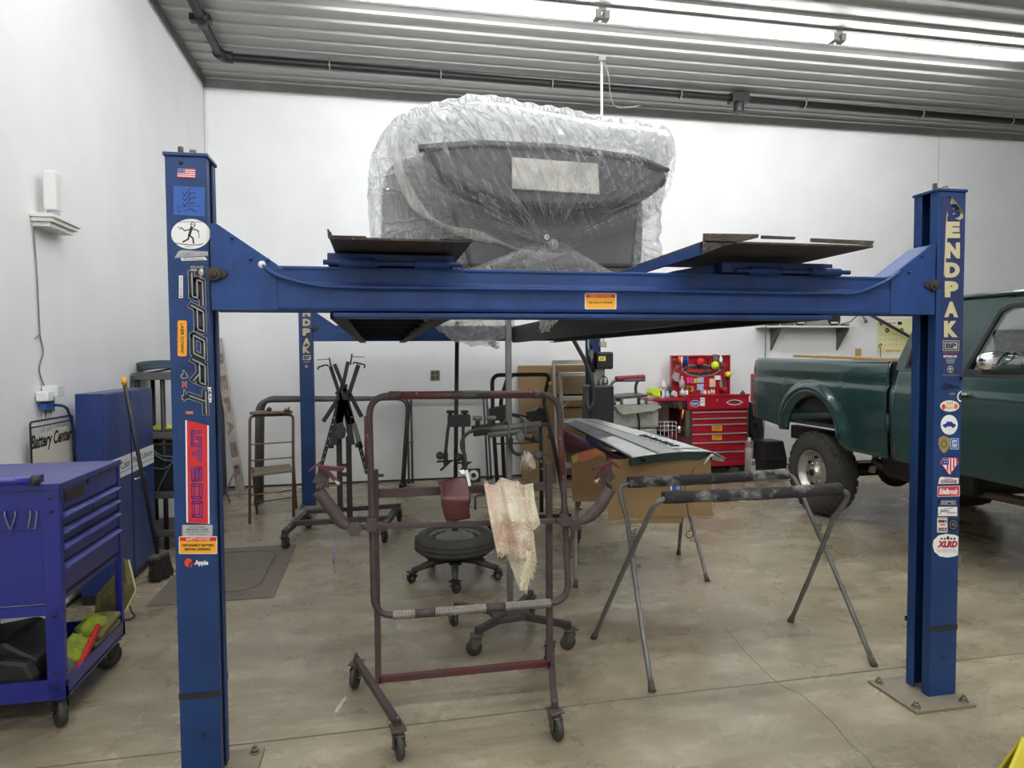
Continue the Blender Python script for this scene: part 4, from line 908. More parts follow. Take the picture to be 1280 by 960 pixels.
# wheels: local x axis = axle, outer face at x = 0, extends to +x
def wheel_mb():
    R, Wd = .392, .235
    t_ = MB(); t_.lathe((0, 0, 0), (1, 0, 0), [(.205, .035), (.215, .012), (.26, .0), (.32, .004), (.365, .022), (.385, .05), (.388, Wd/2), (.385, Wd-.05), (.365, Wd-.022), (.30, Wd-.004), (.215, Wd-.012), (.205, Wd-.035)], 48)
    n = 30
    for k in range(n):
        for r_, (xa, xb, tw) in enumerate(((.010, .060, .0), (.065, .115, .5), (.120, .170, .0), (.175, .225, .5))):
            a = 2*pi*(k+tw)/n; da = 2*pi/n*.44
            rr = R if r_ in (1, 2) else R-.004
            q = []
            for (aa, sgn2) in ((a-da, -1), (a+da*.6, 1)):
                for xx, rb in ((xa, .36), (xa, rr-(.020 if r_ == 0 else 0)), (xb, rr-(.020 if r_ == 3 else 0)), (xb, .36)):
                    q.append(V((xx, math.cos(aa+(xx-xa)*1.2)*rb, math.sin(aa+(xx-xa)*1.2)*rb)))
            t_.add(q, [(0, 1, 2, 3), (7, 6, 5, 4), (0, 4, 5, 1), (1, 5, 6, 2), (2, 6, 7, 3)])
    for k in range(n):      # shoulder lugs on the sidewall
        a = 2*pi*k/n
        for dd in (0,):
            q = [V((.004+.012*h, math.cos(a+o_)*r, math.sin(a+o_)*r)) for h, r in ((0, .33), (1, .36), (2.2, .388)) for o_ in (-.035, .035)]
            t_.add([v-V((.004, 0, 0)) for v in q], [(0, 1, 3, 2), (2, 3, 5, 4)])
    return t_
def rim_mb():
    r = MB(); r.lathe((0, 0, 0), (1, 0, 0), [(.204, .012), (.212, .008), (.204, .02), (.192, .03), (.185, .07), (.17, .085), (.12, .072), (.10, .06), (.062, .06), (.06, .02), (.052, .012), (.0, .012)], 40)
    return r
first = None
for (x, y, flip) in ((X0+.075, 5.65, 0), (X0+WID-.075, 5.65, 1), (X0+.06, 2.1, 0), (X0+WID-.06, 2.1, 1)):
    if first is None:
        o = wheel_mb().build('wheel', TYR, truck, local=True); first = o
        rm = rim_mb().build('rim', ALU, o, local=True)
        hb = MB()
        for k in range(8):
            a = 2*pi*k/8; c = V((.068, .088*math.cos(a), .088*math.sin(a))); hb.cyl(c+V((.006, 0, 0)), c-V((.018, 0, 0)), .011, seg=6)
        hb.build('lug_nuts', CHR, o, local=True)
        hb = MB()
        for k in range(8):
            a = 2*pi*(k+.5)/8; c = V((.072, .143*math.cos(a), .143*math.sin(a))); MB().cyl(c+V((.006, 0, 0)), c-V((.0075, 0, 0)), .014, seg=12).build('rim_hole', TB, o, local=True)
        MB().cyl((.02, 0, 0), (.006, 0, 0), .034, seg=16).build('hub_cap', TB, o, local=True)
    else:
        o = first.copy(); C.objects.link(o); o.parent = truck
        for ch in first.children:
            c = ch.copy(); C.objects.link(c); c.parent = o
    Mi = WM[truck.name].inverted()
    o.matrix_local = Mi @ Matrix.Translation((x, y, .393)) @ Matrix.Rotation(pi if flip else 0, 4, 'Z') @ Matrix.Rotation(.2, 4, 'X')
# timber lying on the bed
WOOD = mat('pine_board', (176, 142, 96), .6, var=.15, scale=5, stretch=(1, 12, 12))
a, b = W(1018, 450.5, 5.75), W(1112, 455.5, 5.0)
m = MB(); m.bar((4.35, 6.4, 1.487), (4.28, 4.66, 1.448), .14, .025); tag(m.build('board', WOOD, bevel=.003), 'long pine board lying across the truck bed', 'board')
p = W(1072.5, 445, 6.1); m = MB(); m.box(p.x-.02, p.x+.025, 6.08, 6.12, .87, 1.56); tag(m.build('timber_stake', WOOD, bevel=.003), 'short upright wooden stake standing in the truck bed', 'stake')
# ------------------------------------------------------------------ shop stands
RACK = mat('dusty_maroon_paint', (76, 64, 63), .62, var=.3, scale=5, col2=(64, 48, 50), bump=.08)
RREAD = mat('worn_red_paint', (88, 32, 34), .5, var=.3, scale=8, col2=(70, 50, 50))
FOAM = mat('worn_foam_sleeve', (104, 96, 92), .85, var=.2, scale=14, col2=(132, 124, 118), bump=.2)
DKM = mat('dark_dusty_steel', (66, 62, 60), .55, .2, var=.25, scale=8, bump=.08)
DKB = mat('matt_black_steel', (30, 29, 29), .5, var=.25, scale=9, col2=(46, 43, 41))
GRS = mat('grey_dusty_steel', (112, 110, 108), .5, .3, var=.2, scale=9)
CWH = mat('caster_wheel_black', (58, 54, 51), .6, var=.2)
CFK = mat('caster_fork_grey', (92, 86, 80), .5, .4, var=.2)
def caster(par, x, y, top, r=.05, w=.03, head=0., brake=False, fm=None, wm=None, tire=None):
    fm = fm or CFK; wm = wm or CWH
    d = V((math.cos(head), math.sin(head), 0)); n = V((-d.y, d.x, 0)); c = V((x, y, 0))
    f = MB(); ax = c+d*r*.35+V((0, 0, r))
    f.obox(c+V((0, 0, top-.004)), d*.032, n*.028, (0, 0, .004)); f.cyl(c+V((0, 0, top-.022)), c+V((0, 0, top-.006)), .024, seg=14)
    for s in (-1, 1):
        o = n*s*(w/2+.005)
        f.prism([c-d*.026+o+V((0, 0, top-.02)), c+d*.026+o+V((0, 0, top-.02)), ax+d*.014+o, ax+o-V((0, 0, .012)), ax-d*.016+o], n*s*.003)
    f.cyl(ax-n*(w/2+.014), ax+n*(w/2+.014), .007, seg=8)
    if brake: f.obox(ax-d*.01+V((0, 0, r*.95)), d*.03, n*.018, d*.0+V((0, 0, .003)))
    q = f.build('caster', fm, par, bevel=.0015)
    k = MB(); k.lathe(ax, n, [(r*.3, -w/2), (r*.62, -w/2), (r*.7, -w*.38), (r*.93, -w*.42), (r, -w*.2), (r, w*.2), (r*.93, w*.42), (r*.7, w*.38), (r*.62, w/2), (r*.3, w/2)], 24)
    k.build('wheel', wm, q)
    if tire:
        k = MB(); k.lathe(ax, n, [(r*.72, -w*.44), (r*.95, -w*.46), (r*1.01, -w*.22), (r*1.01, w*.22), (r*.95, w*.46), (r*.72, w*.44)], 24); k.build('tyre', tire, q)
    return q
# ---- foreground rolling paint rack
rk = root('paint_rack', 'dusty maroon rolling parts rack in the foreground with foam padded frame and star knobs', 'work stand', (.36, 2.85, 0))
A = W(469, 587, 2.85); Bp = W(686, 579, 2.85)
for p, nm in ((A, 'left'), (Bp, 'right')):
    m = MB(); m.box(p.x-.013, p.x+.013, 2.837, 2.863, .135 if nm == 'left' else .125, p.z); o = m.build('upright', RACK, rk, bevel=.002)
    MB().cyl((p.x+(.013 if nm == 'left' else -.013), 2.85, p.z-.025), (p.x+(.035 if nm == 'left' else -.035), 2.85, p.z-.025), .006, seg=8).build('thumb_screw', RACK, o)
m = MB(); m.bar((A.x, 2.85, .150), (Bp.x, 2.85, .150), .026, .026); m.build('lower_rail', RREAD, rk, bevel=.002)
za = W(473, 617, 2.85).z
m = MB(); m.bar((A.x+.013, 2.85, za), (Bp.x-.013, 2.85, za), .012, .036); m.build('cross_rail', RACK, rk, bevel=.002)
for p, q in (((-.115, 3.12), (.055, 2.53)), ((.80, 3.13), (.665, 2.53))):
    m = MB(); m.bar((*p, .125), (*q, .125), .028, .028); m.build('foot_bar', RACK, rk, bevel=.002)
    a = math.atan2(q[1]-p[1], q[0]-p[0])
    caster(rk, q[0], q[1], .113, .047, .028, -pi/2+.2, True); caster(rk, p[0], p[1], .113, .047, .028, -pi/2-.35)
    for e in (p, q): MB().cyl((*e, .137), (*e, .153), .009, seg=6).build('caster_bolt', CFK, rk)
Yt = 2.775
lp = [W(461, 495, Yt), W(698, 493, Yt), W(711, 752, Yt-.02), W(468, 771, Yt-.02)]
mid = W(580, 494, Yt)
loop = fillet([lp[0], lp[1], W(704, 600, Yt), lp[2], lp[3]], .085, 8, True)
m = MB(); m.tube(loop, .0135, 12, closed=True); frm = m.build('padded_frame', RACK, rk)
def onl(a, b, t): return a.lerp(b, t)
m = MB(); m.tube([onl(lp[0], lp[1], t)+V((0, 0, .001)) for t in (.16, .5, .9)], .0165, 12); m.build('top_sleeve', RREAD, frm)
for a_, b_ in ((.1, .16), (.42, .62), (.86, .92)):
    m = MB(); m.tube([onl(lp[0], lp[1], a_)+V((0, 0, .001)), onl(lp[0], lp[1], b_)+V((0, 0, .001))], .0175, 12); m.build('sleeve_patch', DKM, frm)
for i, (a_, b_, mt_) in enumerate(((.09, .20, FOAM), (.2, .3, RACK), (.3, .56, FOAM), (.56, .66, RACK), (.66, .90, FOAM))):
    m = MB(); m.tube([onl(lp[3], lp[2], a_), onl(lp[3], lp[2], b_)], .0185-.0004*(i % 2), 14)
    if mt_ is FOAM:
        n = int((b_-a_)*95)
        for k in range(n):
            for r_ in range(4):
                c = onl(lp[3], lp[2], a_+(b_-a_)*(k+.5)/n); an = .2+r_*.36
                c = c+V((0, -math.cos(an), math.sin(an)))*.0186
                m.obox(c, (.0028, 0, 0), (0, .0006, 0), (0, 0, .0022), 1)
    m.build('lower_sleeve', [mt_, mat('pale_dots', (168, 162, 156), .8)], frm)
# upper left / right red-painted stretches of the vertical tubes
m = MB(); m.tube([W(459.2, 520, Yt), W(460.6, 585, Yt)], .0142, 12); m.build('red_stretch', RREAD, frm)
m = MB(); m.tube([W(699.6, 530, Yt), W(703.6, 600, Yt)], .0142, 12); m.build('red_stretch', RREAD, frm)
for x, y in ((459.5, 544), (461, 587), (463, 637), (700, 548), (704, 596), (521, 492), (664, 491)):
    MB().ball(W(x, y, Yt-.0125), .0045, 8).build('frame_rivet', mat('pale_rivet', (150, 128, 124), .5), frm)
p0, p1 = W(448, 659, 2.755), W(724, 650, 2.755)
m = MB(); m.bar(p0, p1, .02, .02); bar_ = m.build('swing_bar', RACK, rk, bevel=.002)
def knob(c, par):
    m = MB(); pts = []
    for i in range(36):
        a = 2*pi*i/36; r = .0275+.0035*math.cos(6*a); pts.append(V((c.x+r*math.cos(a), c.y, c.z+r*math.sin(a))))
    m.prism(pts, (0, -.016, 0)); m.cyl(c, c+V((0, .03, 0)), .008, seg=8); return m.build('star_knob', RACK, par, bevel=.003)
for x, y in ((464.5, 656), (443.5, 661), (704.5, 650), (718, 655)): knob(W(x, y, 2.735), rk)
def arm(pts, head, nm, s):
    m = MB(); q = fillet([W(x, y, 2.75) for x, y in pts], .03, 5); n = len(q)
    m.tube(q, [.017+.009*min(1, i/(n*.5)) if i < n-1 else .026 for i in range(n)], 12); a = m.build('padded_arm', RACK, rk)
    m = MB(); e = W(*pts[-1], 2.75); h = W(*head, 2.75); m.tube([e, h], .011, 10); m.build('arm_rod', RACK, a)
    c = MB(); c.prism([h+V((-.045*s, 0, .0)), h+V((-.02*s, 0, .045)), h+V((.02*s, 0, .04)), h+V((.018*s, 0, -.03))], (0, .006, 0))
    c.build('clamp_plate', RACK, a, bevel=.001)
    c = MB(); c.bar(h+V((-.055*s, -.01, .045)), h+V((-.005*s, -.01, .085)), .02, .006); c.bar(h+V((-.02*s, -.01, .06)), h+V((.065*s, -.015, .05)), .018, .018)
    c.bar(h+V((.0, -.015, .055)), h+V((.055*s, -.03, .0)), .014, .014); c.tube([h+V((.05*s, -.02, .05)), h+V((.085*s, -.02, .06))], .004, 6)
    c.ball(h+V((.07*s, -.02, .052)), (.012, .006, .009), 8)
    c.build('spring_clamp', mat('clamp_dark_red', (82, 32, 40), .45, var=.25), a, bevel=.0015)
    MB().cyl(h+V((.045*s, -.028, .008)), h+V((.06*s, -.033, -.008)), .0075, seg=8).build('clamp_tip', mat('pale_tip', (190, 180, 172), .5), a)
arm([(438, 659), (428, 655), (418, 640), (398, 614)], (405, 602), 'l', 1)
arm([(722, 653), (733, 649), (748, 636), (763, 611)], (758, 598), 'r', -1)
s_ = MB(); s_.tube([W(418, 664, 2.74), W(418, 690, 2.742), W(417.4, 712, 2.74), W(420, 716, 2.735)], .0012, 5); s_.build('hanging_wire', DKM, rk)
s_ = MB(); s_.tube([W(417.6, 678, 2.739), W(417.4, 706, 2.739)], .003, 6); s_.build('purple_sleeve', flat('faded_purple', (112, 98, 140)), rk)
m = MB(); m.tube(fillet([W(594, 637, 2.845), W(594, 620, 2.845), W(612, 617, 2.845)], .012), .005, 6); m.build('hook', RACK, rk)
# red painted test panel over the cross rail
def rp_(u, v):
    t = (W(547, 602, 2.80).lerp(W(581, 594.5, 2.80), u)); b = W(557, 651, 2.735).lerp(W(587, 647.5, 2.735), u); k = W(551, 622, 2.72).lerp(W(588, 624, 2.72), u)
    q = t.lerp(k, v/.45) if v < .45 else k.lerp(b, (v-.45)/.55)
    q.y -= .012*math.sin(pi*u)+.01*math.sin(pi*v); q.x += .004*math.sin(v*7); return q
m = MB(); m.grid(rp_, 14, 18); pn = tag(m.build('painted_panel', mat('dark_red_paint', (76, 31, 33), .45, var=.15, scale=9, coat=.2), solid=.004), 'curved dark red painted panel hanging on the rolling rack left of the towel', 'panel')
m = MB(); m.prism([W(581, 588, 2.70), W(585, 587, 2.70), W(589, 607, 2.695), W(585.5, 608, 2.695)], (0, .001, 0)); m.prism([W(573, 588, 2.71), W(580, 587, 2.71), W(581, 592, 2.70), W(577, 592.5, 2.70)], (0, .001, 0))
lb = m.build('paper_tag', WHITE, pn)
# towel
TOW = mat('stained_terry_towel', (240, 233, 210), .95, var=.3, scale=7, col2=(226, 194, 174), bump=.9, bscale=120, edge=(.4, .6))
TOW2 = mat('pale_towel_back', (236, 226, 196), .95, var=.12, scale=9, bump=.8, bscale=120)
tw = root('towel', 'grubby cream towel draped over the rolling rack, frayed at its lower end', 'towel', (.56, 2.83, .5))
zt = W(640, 603, 2.84).z
def tf(u, v):
    # v 0: behind the rail, .15: over the top, then down the front
    if v < .16:
        w = v/.16; a = pi*(1-w); x0 = lerp(607, 660, u); c = W(x0, 603+3*math.sin(u*9)-2*math.sin(pi*u), 2.835)
        return c+V((0, .03*math.cos(a)*-1*-1, .026*math.sin(a)-.02*(1-w)*3-.015*abs(math.sin(u*8))))
    w = (v-.16)/.84
    L = [(605, 606), (611, 640), (617, 672), (621, 690)]; R = [(659, 606), (662, 640), (667, 672), (671, 703)]
    def pk(P, w):
        k = w*(len(P)-1); i = min(int(k), len(P)-2); f = k-i; return (lerp(P[i][0], P[i+1][0], f), lerp(P[i][1], P[i+1][1], f))
    a, b = pk(L, w), pk(R, w)
    ragged = (2.2*noise.noise(V((u*25, 0, 0)))+1.5*noise.noise(V((u*60, 2, 0))))*max(0, (w-.8)/.2)
    x, y = lerp(a[0], b[0], u), lerp(a[1], b[1], u)+ragged*2
    yy = lerp(2.815, 2.70, min(1, w*2.2))-.030*math.sin(u*pi*3.6+.6+1.2*w+.6*math.sin(w*5))*min(1, w*2+.3)*(1-.3*w)-.018*noise.noise(V((u*7, w*5, 1)))
    return W(x, y, yy-.018)
m = MB(); m.grid(tf, 60, 80); m.build('front_fold', TOW, tw, solid=.006)
def tail_(u, v):
    L = [(630, 684), (637, 704), (645, 724), (650, 737)]; R = [(668, 690), (670, 705), (664, 720), (656, 740)]
    k = v*3; i = min(int(k), 2); f = k-i
    x = lerp(lerp(L[i][0], L[i+1][0], f), lerp(R[i][0], R[i+1][0], f), u); y = lerp(lerp(L[i][1], L[i+1][1], f), lerp(R[i][1], R[i+1][1], f), u)
    y += 3*noise.noise(V((u*22, 1, 0)))*(v > .75)
    return W(x, y, 2.71+.018*math.sin(u*6+v*3))
m = MB(); m.grid(tail_, 26, 26); m.build('hanging_tail', TOW2, tw, solid=.006)
def flap(u, v):
    L = [(655, 606), (657, 625), (662, 645), (664, 664)]; R = [(666, 604), (669, 630), (675, 655), (668, 662)]
    k = v*3; i = min(int(k), 2); f = k-i
    x = lerp(lerp(L[i][0], L[i+1][0], f), lerp(R[i][0], R[i+1][0], f), u); y = lerp(lerp(L[i][1], L[i+1][1], f), lerp(R[i][1], R[i+1][1], f), u)
    return W(x, y, 2.765-.055*v+.012*math.sin(u*4+v*5))
m = MB(); m.grid(flap, 14, 26); m.build('side_flap', TOW2, tw, solid=.006)
m = MB()
for i in range(46):
    u = random.random(); p = tf(u, 1.0); q = p+V((random.uniform(-.004, .004), random.uniform(-.004, .0), -random.uniform(.006, .018))); m.tube([p, q], .0011, 4)
for i in range(26):
    v = .35+.65*random.random(); p = tail_(1, v); q = p+V((random.uniform(.0, .008), -.003, -random.uniform(.008, .02))); m.tube([p, q], .0011, 4)
f_ = m.build('fringe', TOW2, tw); f_['kind'] = 'stuff'
# ---- folding work stand in front of the truck
def xstand(name, label, feet, top, mA, sleeve, rot=None):
    """feet: near-left, near-right, far-left, far-right on the floor; top: ends of near and far padded bars"""
    c = sum((V(f) for f in feet), V((0, 0, 0)))/4
    t = root(name, label, 'work stand', (c.x, c.y, 0), 0, None)
    nl, nr, fl, fr = [V(f) for f in feet]; (na, nb), (fa, fb) = top
    for (f0, f1, a, b, sg) in ((nl, nr, fa, fb, 1), (fl, fr, na, nb, -1)):
        d = (b-a).normalized()
        k0, k1 = f0.lerp(a, .80)-d*.02, f1.lerp(b, .80)+d*.02
        path = spline([f0, f0.lerp(k0, .5)-d*.004, k0], 4)[:-1]+spline([k0, a-d*.035+V((0, 0, -.035)), a+d*.03+V((0, 0, 0))], 6)
        path2 = spline([b-d*.03, b+d*.035+V((0, 0, -.035)), k1], 6)[:-1]+spline([k1, f1.lerp(k1, .5)+d*.004, f1], 4)
        o = MB(); o.tube(path+path2, .0125, 10); fr_ = o.build('leg_frame', mA, t)
        s = MB(); n = 14; pts = [(a+d*.01).lerp(b-d*.01, i/n)+V((0, 0, -.004*math.sin(pi*i/n)*1.2)) for i in range(n+1)]
        s.tube(pts, [.029+.0015*math.sin(i*1.9) for i in range(n+1)], 14); s.build('foam_sleeve', sleeve, fr_)
        for f in (f0, f1):
            kk = MB(); e = (a if f is f0 else b); dd = (e-f).normalized(); kk.tube([f, f+dd*.02, f+dd*.05], [.019, .016, .0135], 10); kk.build('rubber_foot', mat('dirty_foot', (78, 68, 58), .8, var=.2), fr_)
    for s in (0, 1):
        p = (nl.lerp(fa, .62) if s == 0 else nr.lerp(fb, .62)); q = (fl.lerp(na, .62) if s == 0 else fr.lerp(nb, .62))
        m = MB(); n = 9
        for i in range(n):
            w = i/(n-1); cc = p.lerp(q, w)+V((0, 0, -.05*math.sin(pi*w)+.12)); ax = V((0, 1, .3)) if i % 2 else V((0, .3, 1))
            m.tube([cc+V((math.cos(a_)*.008, 0, 0))+ax*math.sin(a_)*.009 for a_ in [2*pi*j/8 for j in range(8)]], .0022, 5, closed=True)
        ch = m.build('stop_chain', GRS, t)
        m = MB(); pv = nl.lerp(fa, .565) if s == 0 else nr.lerp(fb, .565); m.cyl(pv-V((.02, 0, 0)), pv+V((.02, 0, 0)), .007, seg=8); m.build('pivot_bolt', GRS, t)
    return t
SPAT = mat('paint_spattered_foam', (46, 43, 45), .85, var=.2, scale=7, col2=(150, 148, 146), edge=(.52, .70), bump=.5, bscale=50)
zz = .845
xstand('folding_stand', 'folding steel work stand with paint spattered black foam bars in the middle foreground', [(1.183, 2.789, 0), (2.327, 2.80, 0), (1.107, 3.393, 0), (2.261, 3.378, 0)],
       ((W(827, 622, 2.88), W(1052, 611, 2.88)), (W(783, 603, 3.30), W(986, 592, 3.30))), GRS, SPAT)

tag(MB().prism([WZ(x, y, .001) for x, y in ((418, 891), (421, 884), (426, 877), (432, 870), (433, 873), (428, 881), (422, 890))], (0, 0, .001)).build('tape_scrap', mat('masking_tape', (196, 188, 162), .8, var=.1)), 'small pale scrap of masking tape stuck on the concrete left of the rolling rack', 'tape')
# ------------------------------------------------------------------ wheel based bumper stand
t = root('wheel_stand', 'tall pole stand built on a spare wheel with five casters', 'work stand', (.5, 4.55, 0))
cx, cy = .5, 4.55
m = MB(); m.lathe((cx, cy, .245), (0, 0, 1), [(.165, -.055), (.20, -.062), (.245, -.058), (.268, -.03), (.272, 0), (.268, .03), (.245, .058), (.20, .066), (.178, .055), (.165, .0)], 48, closed=True)
for k in range(3):
    m.lathe((cx, cy, .215+.028*k), (0, 0, 1), [(.2715, -.006), (.2745, -.004), (.2745, .004), (.2715, .006)], 48)
ty = m.build('tyre', mat('dusty_tyre', (62, 60, 58), .8, var=.2, scale=20), t)
m = MB(); m.lathe((cx, cy, .245), (0, 0, 1), [(.176, .05), (.168, .046), (.158, .03), (.135, .034), (.10, .05), (.06, .055), (.055, .075), (.0, .078)], 40)
rm = m.build('rim', mat('dusty_rim', (112, 108, 102), .5, .2, var=.15), ty)
for i in range(16):
    a = 2*pi*i/16; c = V((cx+.146*math.cos(a), cy+.146*math.sin(a), .2785)); m = MB(); m.lathe(c, (0, 0, 1), [(.016, 0), (.016, .004), (0, .004)], 10); m.build('vent_hole', BLACK, rm)
m = MB()
m.cyl((cx, cy, .09), (cx, cy, .2), .045); m.build('base_hub', DKB, t)
for i in range(5):
    a = 2*pi*i/5-pi/2-.12; d = V((math.cos(a), math.sin(a), 0)); c = V((cx, cy, 0))
    m = MB(); m.tube([c+d*.03+V((0, 0, .135)), c+d*.14+V((0, 0, .125)), c+d*.30+V((0, 0, .082))], [.03, .026, .019], 10); m.build('base_leg', DKM, t)
    caster(t, cx+d.x*.30, cy+d.y*.30, .075, .028, .04, a+1+i, fm=DKB)
m = MB(); m.cyl((cx, cy, .30), (cx+.03, cy, 1.74), .014, seg=12); m.cyl((cx, cy, .3), (cx, cy, .36), .022); m.build('pole', DKB, t)
y0 = 4.5
a, b = W(560, 517, y0), W(588, 533, y0)
m = MB(); m.box(a.x, b.x, y0-.02, y0+.05, b.z, a.z-.01); br = m.build('clamp_block', DKB, t, bevel=.006)
for x in (563, 581): p = W(x, 517, y0); MB().lathe((p.x, y0+.01, p.z-.02), (0, 0, 1), [(0, 0), (.012, 0), (.012, .02), (.026, .022), (.026, .04), (0, .042)], 14).build('clamp_knob', DKB, br)
for pts, hx, hy in (([(561, 531), (559, 545), (557, 566)], 557, 572), ([(579, 530), (579, 548), (580, 570)], 580, 574)):
    m = MB(); m.tube(spline([W(x, y, y0-.01) for x, y in pts], 5), .011, 8); ar = m.build('hanging_arm', DKM, t)
    h = W(hx, hy, y0-.02); m = MB(); m.lathe(h+V((-.038, -.01, .015)), (0, -1, .2), [(0, 0), (.026, 0), (.028, .008), (.02, .012), (0, .012)], 16); m.bar(h+V((-.06, 0, -.025)), h+V((.05, 0, -.022)), .012, .012); m.bar(h+V((-.035, 0, -.085)), h+V((.035, -.01, -.02)), .02, .014); m.bar(h+V((0, 0, .03)), h+V((0, 0, -.05)), .03, .025)
    m.build('grip_clamp', DKB, ar, bevel=.002)
# ---- pole stand on four casters with clamp tubes
t = root('pole_stand', 'grey square pole stand on a four arm caster base behind the rolling rack', 'work stand', (.68, 3.52, 0))
c = V((.68, 3.52, .12))
m = MB(); m.obox(c, (.10, .015, 0), (-.012, .085, 0), (0, 0, .014)); m.build('base_plate', CFK, t, bevel=.003)
for (x, y) in ((.40, 3.70), (.47, 3.32), (.95, 3.29), (.86, 3.80)):
    e = V((x, y, .125)); m = MB(); m.bar(c.lerp(e, .15), e, .032, .032); m.build('base_arm', DKM, t, bevel=.002)
    caster(t, x, y, .109, .042, .025, random.uniform(0, 6), True)
m = MB(); m.box(.665, .695, 3.505, 3.535, .13, 1.70); m.build('pole', GRS, t, bevel=.002)
Yc = 3.46
for a, b in (((612, 537), (676, 530)), ((610, 543.5), (672, 537))):
    m = MB(); p, q = W(*a, Yc), W(*b, Yc); m.tube([p, q], .0165, 14); o = m.build('clamp_tube', GRS, t); MB().cyl(p-V((.001, 0, 0)), p+V((.002, 0, 0)), .0115).build('tube_bore', BLACK, o)
for a, b in (((590, 536), (640, 530)), ((592, 542), (640, 536))):
    m = MB(); p, q = W(*a, Yc+.06), W(*b, Yc+.06); m.tube([p, q], .0165, 14); o = m.build('clamp_tube', DKM, t); MB().cyl(p-V((.001, 0, 0)), p+V((.002, 0, 0)), .0115).build('tube_bore', BLACK, o)
for x, y in ((635.5, 536), (655.5, 533)):
    m = MB(); p = W(x, y, Yc); m.box(p.x-.006, p.x+.006, Yc-.024, Yc+.09, p.z-.05, p.z+.045); m.build('u_bolt', GRS, t, bevel=.004)
for x, y in ((597, 522), (614, 522)):
    p = W(x, y, Yc+.02); MB().lathe((p.x, Yc+.02, p.z-.05), (0, 0, 1), [(0, 0), (.014, 0), (.014, .035), (.026, .037), (.026, .058), (0, .06)], 16).build('clamp_knob', GRS, t)
m = MB(); m.tube(spline([W(612, 536, Yc-.01), W(592, 538, Yc-.02), W(580, 546, Yc-.03), W(577, 557, Yc-.03), W(581, 570, Yc-.03), W(582, 588, Yc-.03)], 6), .0095, 8); m.build('bent_arm', DKM, t)
m = MB(); m.tube(spline([W(640, 548, Yc), W(639, 558, Yc), W(643, 566, Yc), W(655, 569, Yc)], 6), .009, 8); m.build('bent_arm', DKB, t)
m = MB(); m.tube(spline([W(676, 531, Yc), W(684, 531, Yc), W(688, 538, Yc), W(686, 548, Yc)], 6), .0095, 8); m.build('bent_arm', DKB, t)
p = W(650, 546, Yc-.03); m = MB(); m.lathe(p, (0, -1, .2), [(0, 0), (.024, 0), (.026, .012), (.016, .02), (0, .02)], 14); m.build('wing_nut', GRS, t)
p = W(670, 546, Yc-.01); m = MB(); m.lathe(p+V((0, 0, -.02)), (0, 0, 1), [(0, 0), (.018, 0), (.022, .01), (.022, .025), (.012, .03), (.012, .05), (0, .05)], 14); m.build('clamp_knob', DKM, t)
m = MB(); m.bar(W(652, 547, Yc+.02), W(673, 552, Yc+.02), .012, .02); m.build('cross_strip', DKB, t)
e = W(662, 571, Yc-.02)
rg = root('wiping_rag', 'small pale shaggy rag tied on the end of the bent arm beside the towel', 'rag', e)
m = MB()
def ragf(u, v):
    a = 2*pi*u; r = .045*math.sin(pi*min(v*.9+.1, 1))**.6; return e+V((-.02+.045*v-.02*math.sin(a)*0+r*.55*math.cos(a), r*.4*math.sin(a), .02-.085*v*.6+r*.6*math.sin(a*1)-.03*v))
m.grid(ragf, 20, 10, closeu=True); m.build('rag_cloth', mat('pale_rag', (200, 190, 176), .95, var=.15, bump=.6), rg)
m = MB()
for i in range(30):
    p = e+V((random.uniform(-.045, .015), random.uniform(-.02, .01), random.uniform(-.02, .02))); m.tube([p, p+V((random.uniform(-.02, .01), 0, -random.uniform(.03, .065)))], .0018, 4)
f_ = m.build('rag_strands', mat('pale_rag', (200, 190, 176)), rg); f_['kind'] = 'stuff'
p = W(672, 569, Yc-.04); m = MB(); m.lathe(p, (0, -1, .3), [(0, 0), (.022, 0), (.026, .012), (.018, .02), (0, .02)], 14); m.bar(p, p+V((.06, 0, .0)), .01, .008); m.bar(p+V((.02, 0, -.04)), p+V((0, 0, .02)), .012, .012); m.build('grip_clamp', DKM, t)
# ---- black tube rack further back
t = root('bumper_rack', 'black tubular bumper rack with clamp plates standing before the cardboard sheets', 'work stand', (1.25, 5.4, 0))
Yr = 5.4
m = MB(); m.tube(fillet([W(624, 640, Yr), W(616, 520, Yr), W(615, 469, Yr), W(688, 468, Yr), W(679, 500, Yr-.12), W(693, 560, Yr-.2), (1.48, Yr-.25, .14)], .07), .0165, 10); m.build('tube_frame', DKB, t)
m = MB(); m.tube(fillet([W(632, 640, Yr+.2), W(626, 500, Yr+.2), W(634, 474, Yr), W(640, 470, Yr)], .06), .017, 10); m.tube([W(676, 520, Yr+.1), W(677, 640, Yr+.1)], .017, 10); m.build('inner_leg', DKB, t)
for pts in ([(611, 512), (622, 509), (640, 505), (640, 526), (614, 526)], [(659, 515), (670, 513), (674, 509), (685, 513), (684, 529), (664, 528)]):
    m = MB(); m.prism([W(x, y, Yr-.06) for x, y in pts], (0, .08, 0)); m.build('clamp_plate', DKB, t, bevel=.006)
m = MB(); m.bar(W(638, 518, Yr-.05), W(664, 523, Yr-.05), .03, .03); m.tube([W(618, 555, Yr), W(676, 553, Yr)], .006, 6); m.build('cross_bar', DKB, t)
MB().box(*sorted((W(686, 479, Yr-.14).x, W(690, 479, Yr-.14).x)), Yr-.16, Yr-.13, W(686, 481, Yr-.14).z, W(686, 477, Yr-.14).z).build('yellow_tip', YEL, t)
for (x, y) in ((.95, 5.25), (.97, 5.75), (1.55, 5.15), (1.6, 5.75)): caster(t, x, y, .12, .045, .028, random.uniform(0, 6), fm=DKB)
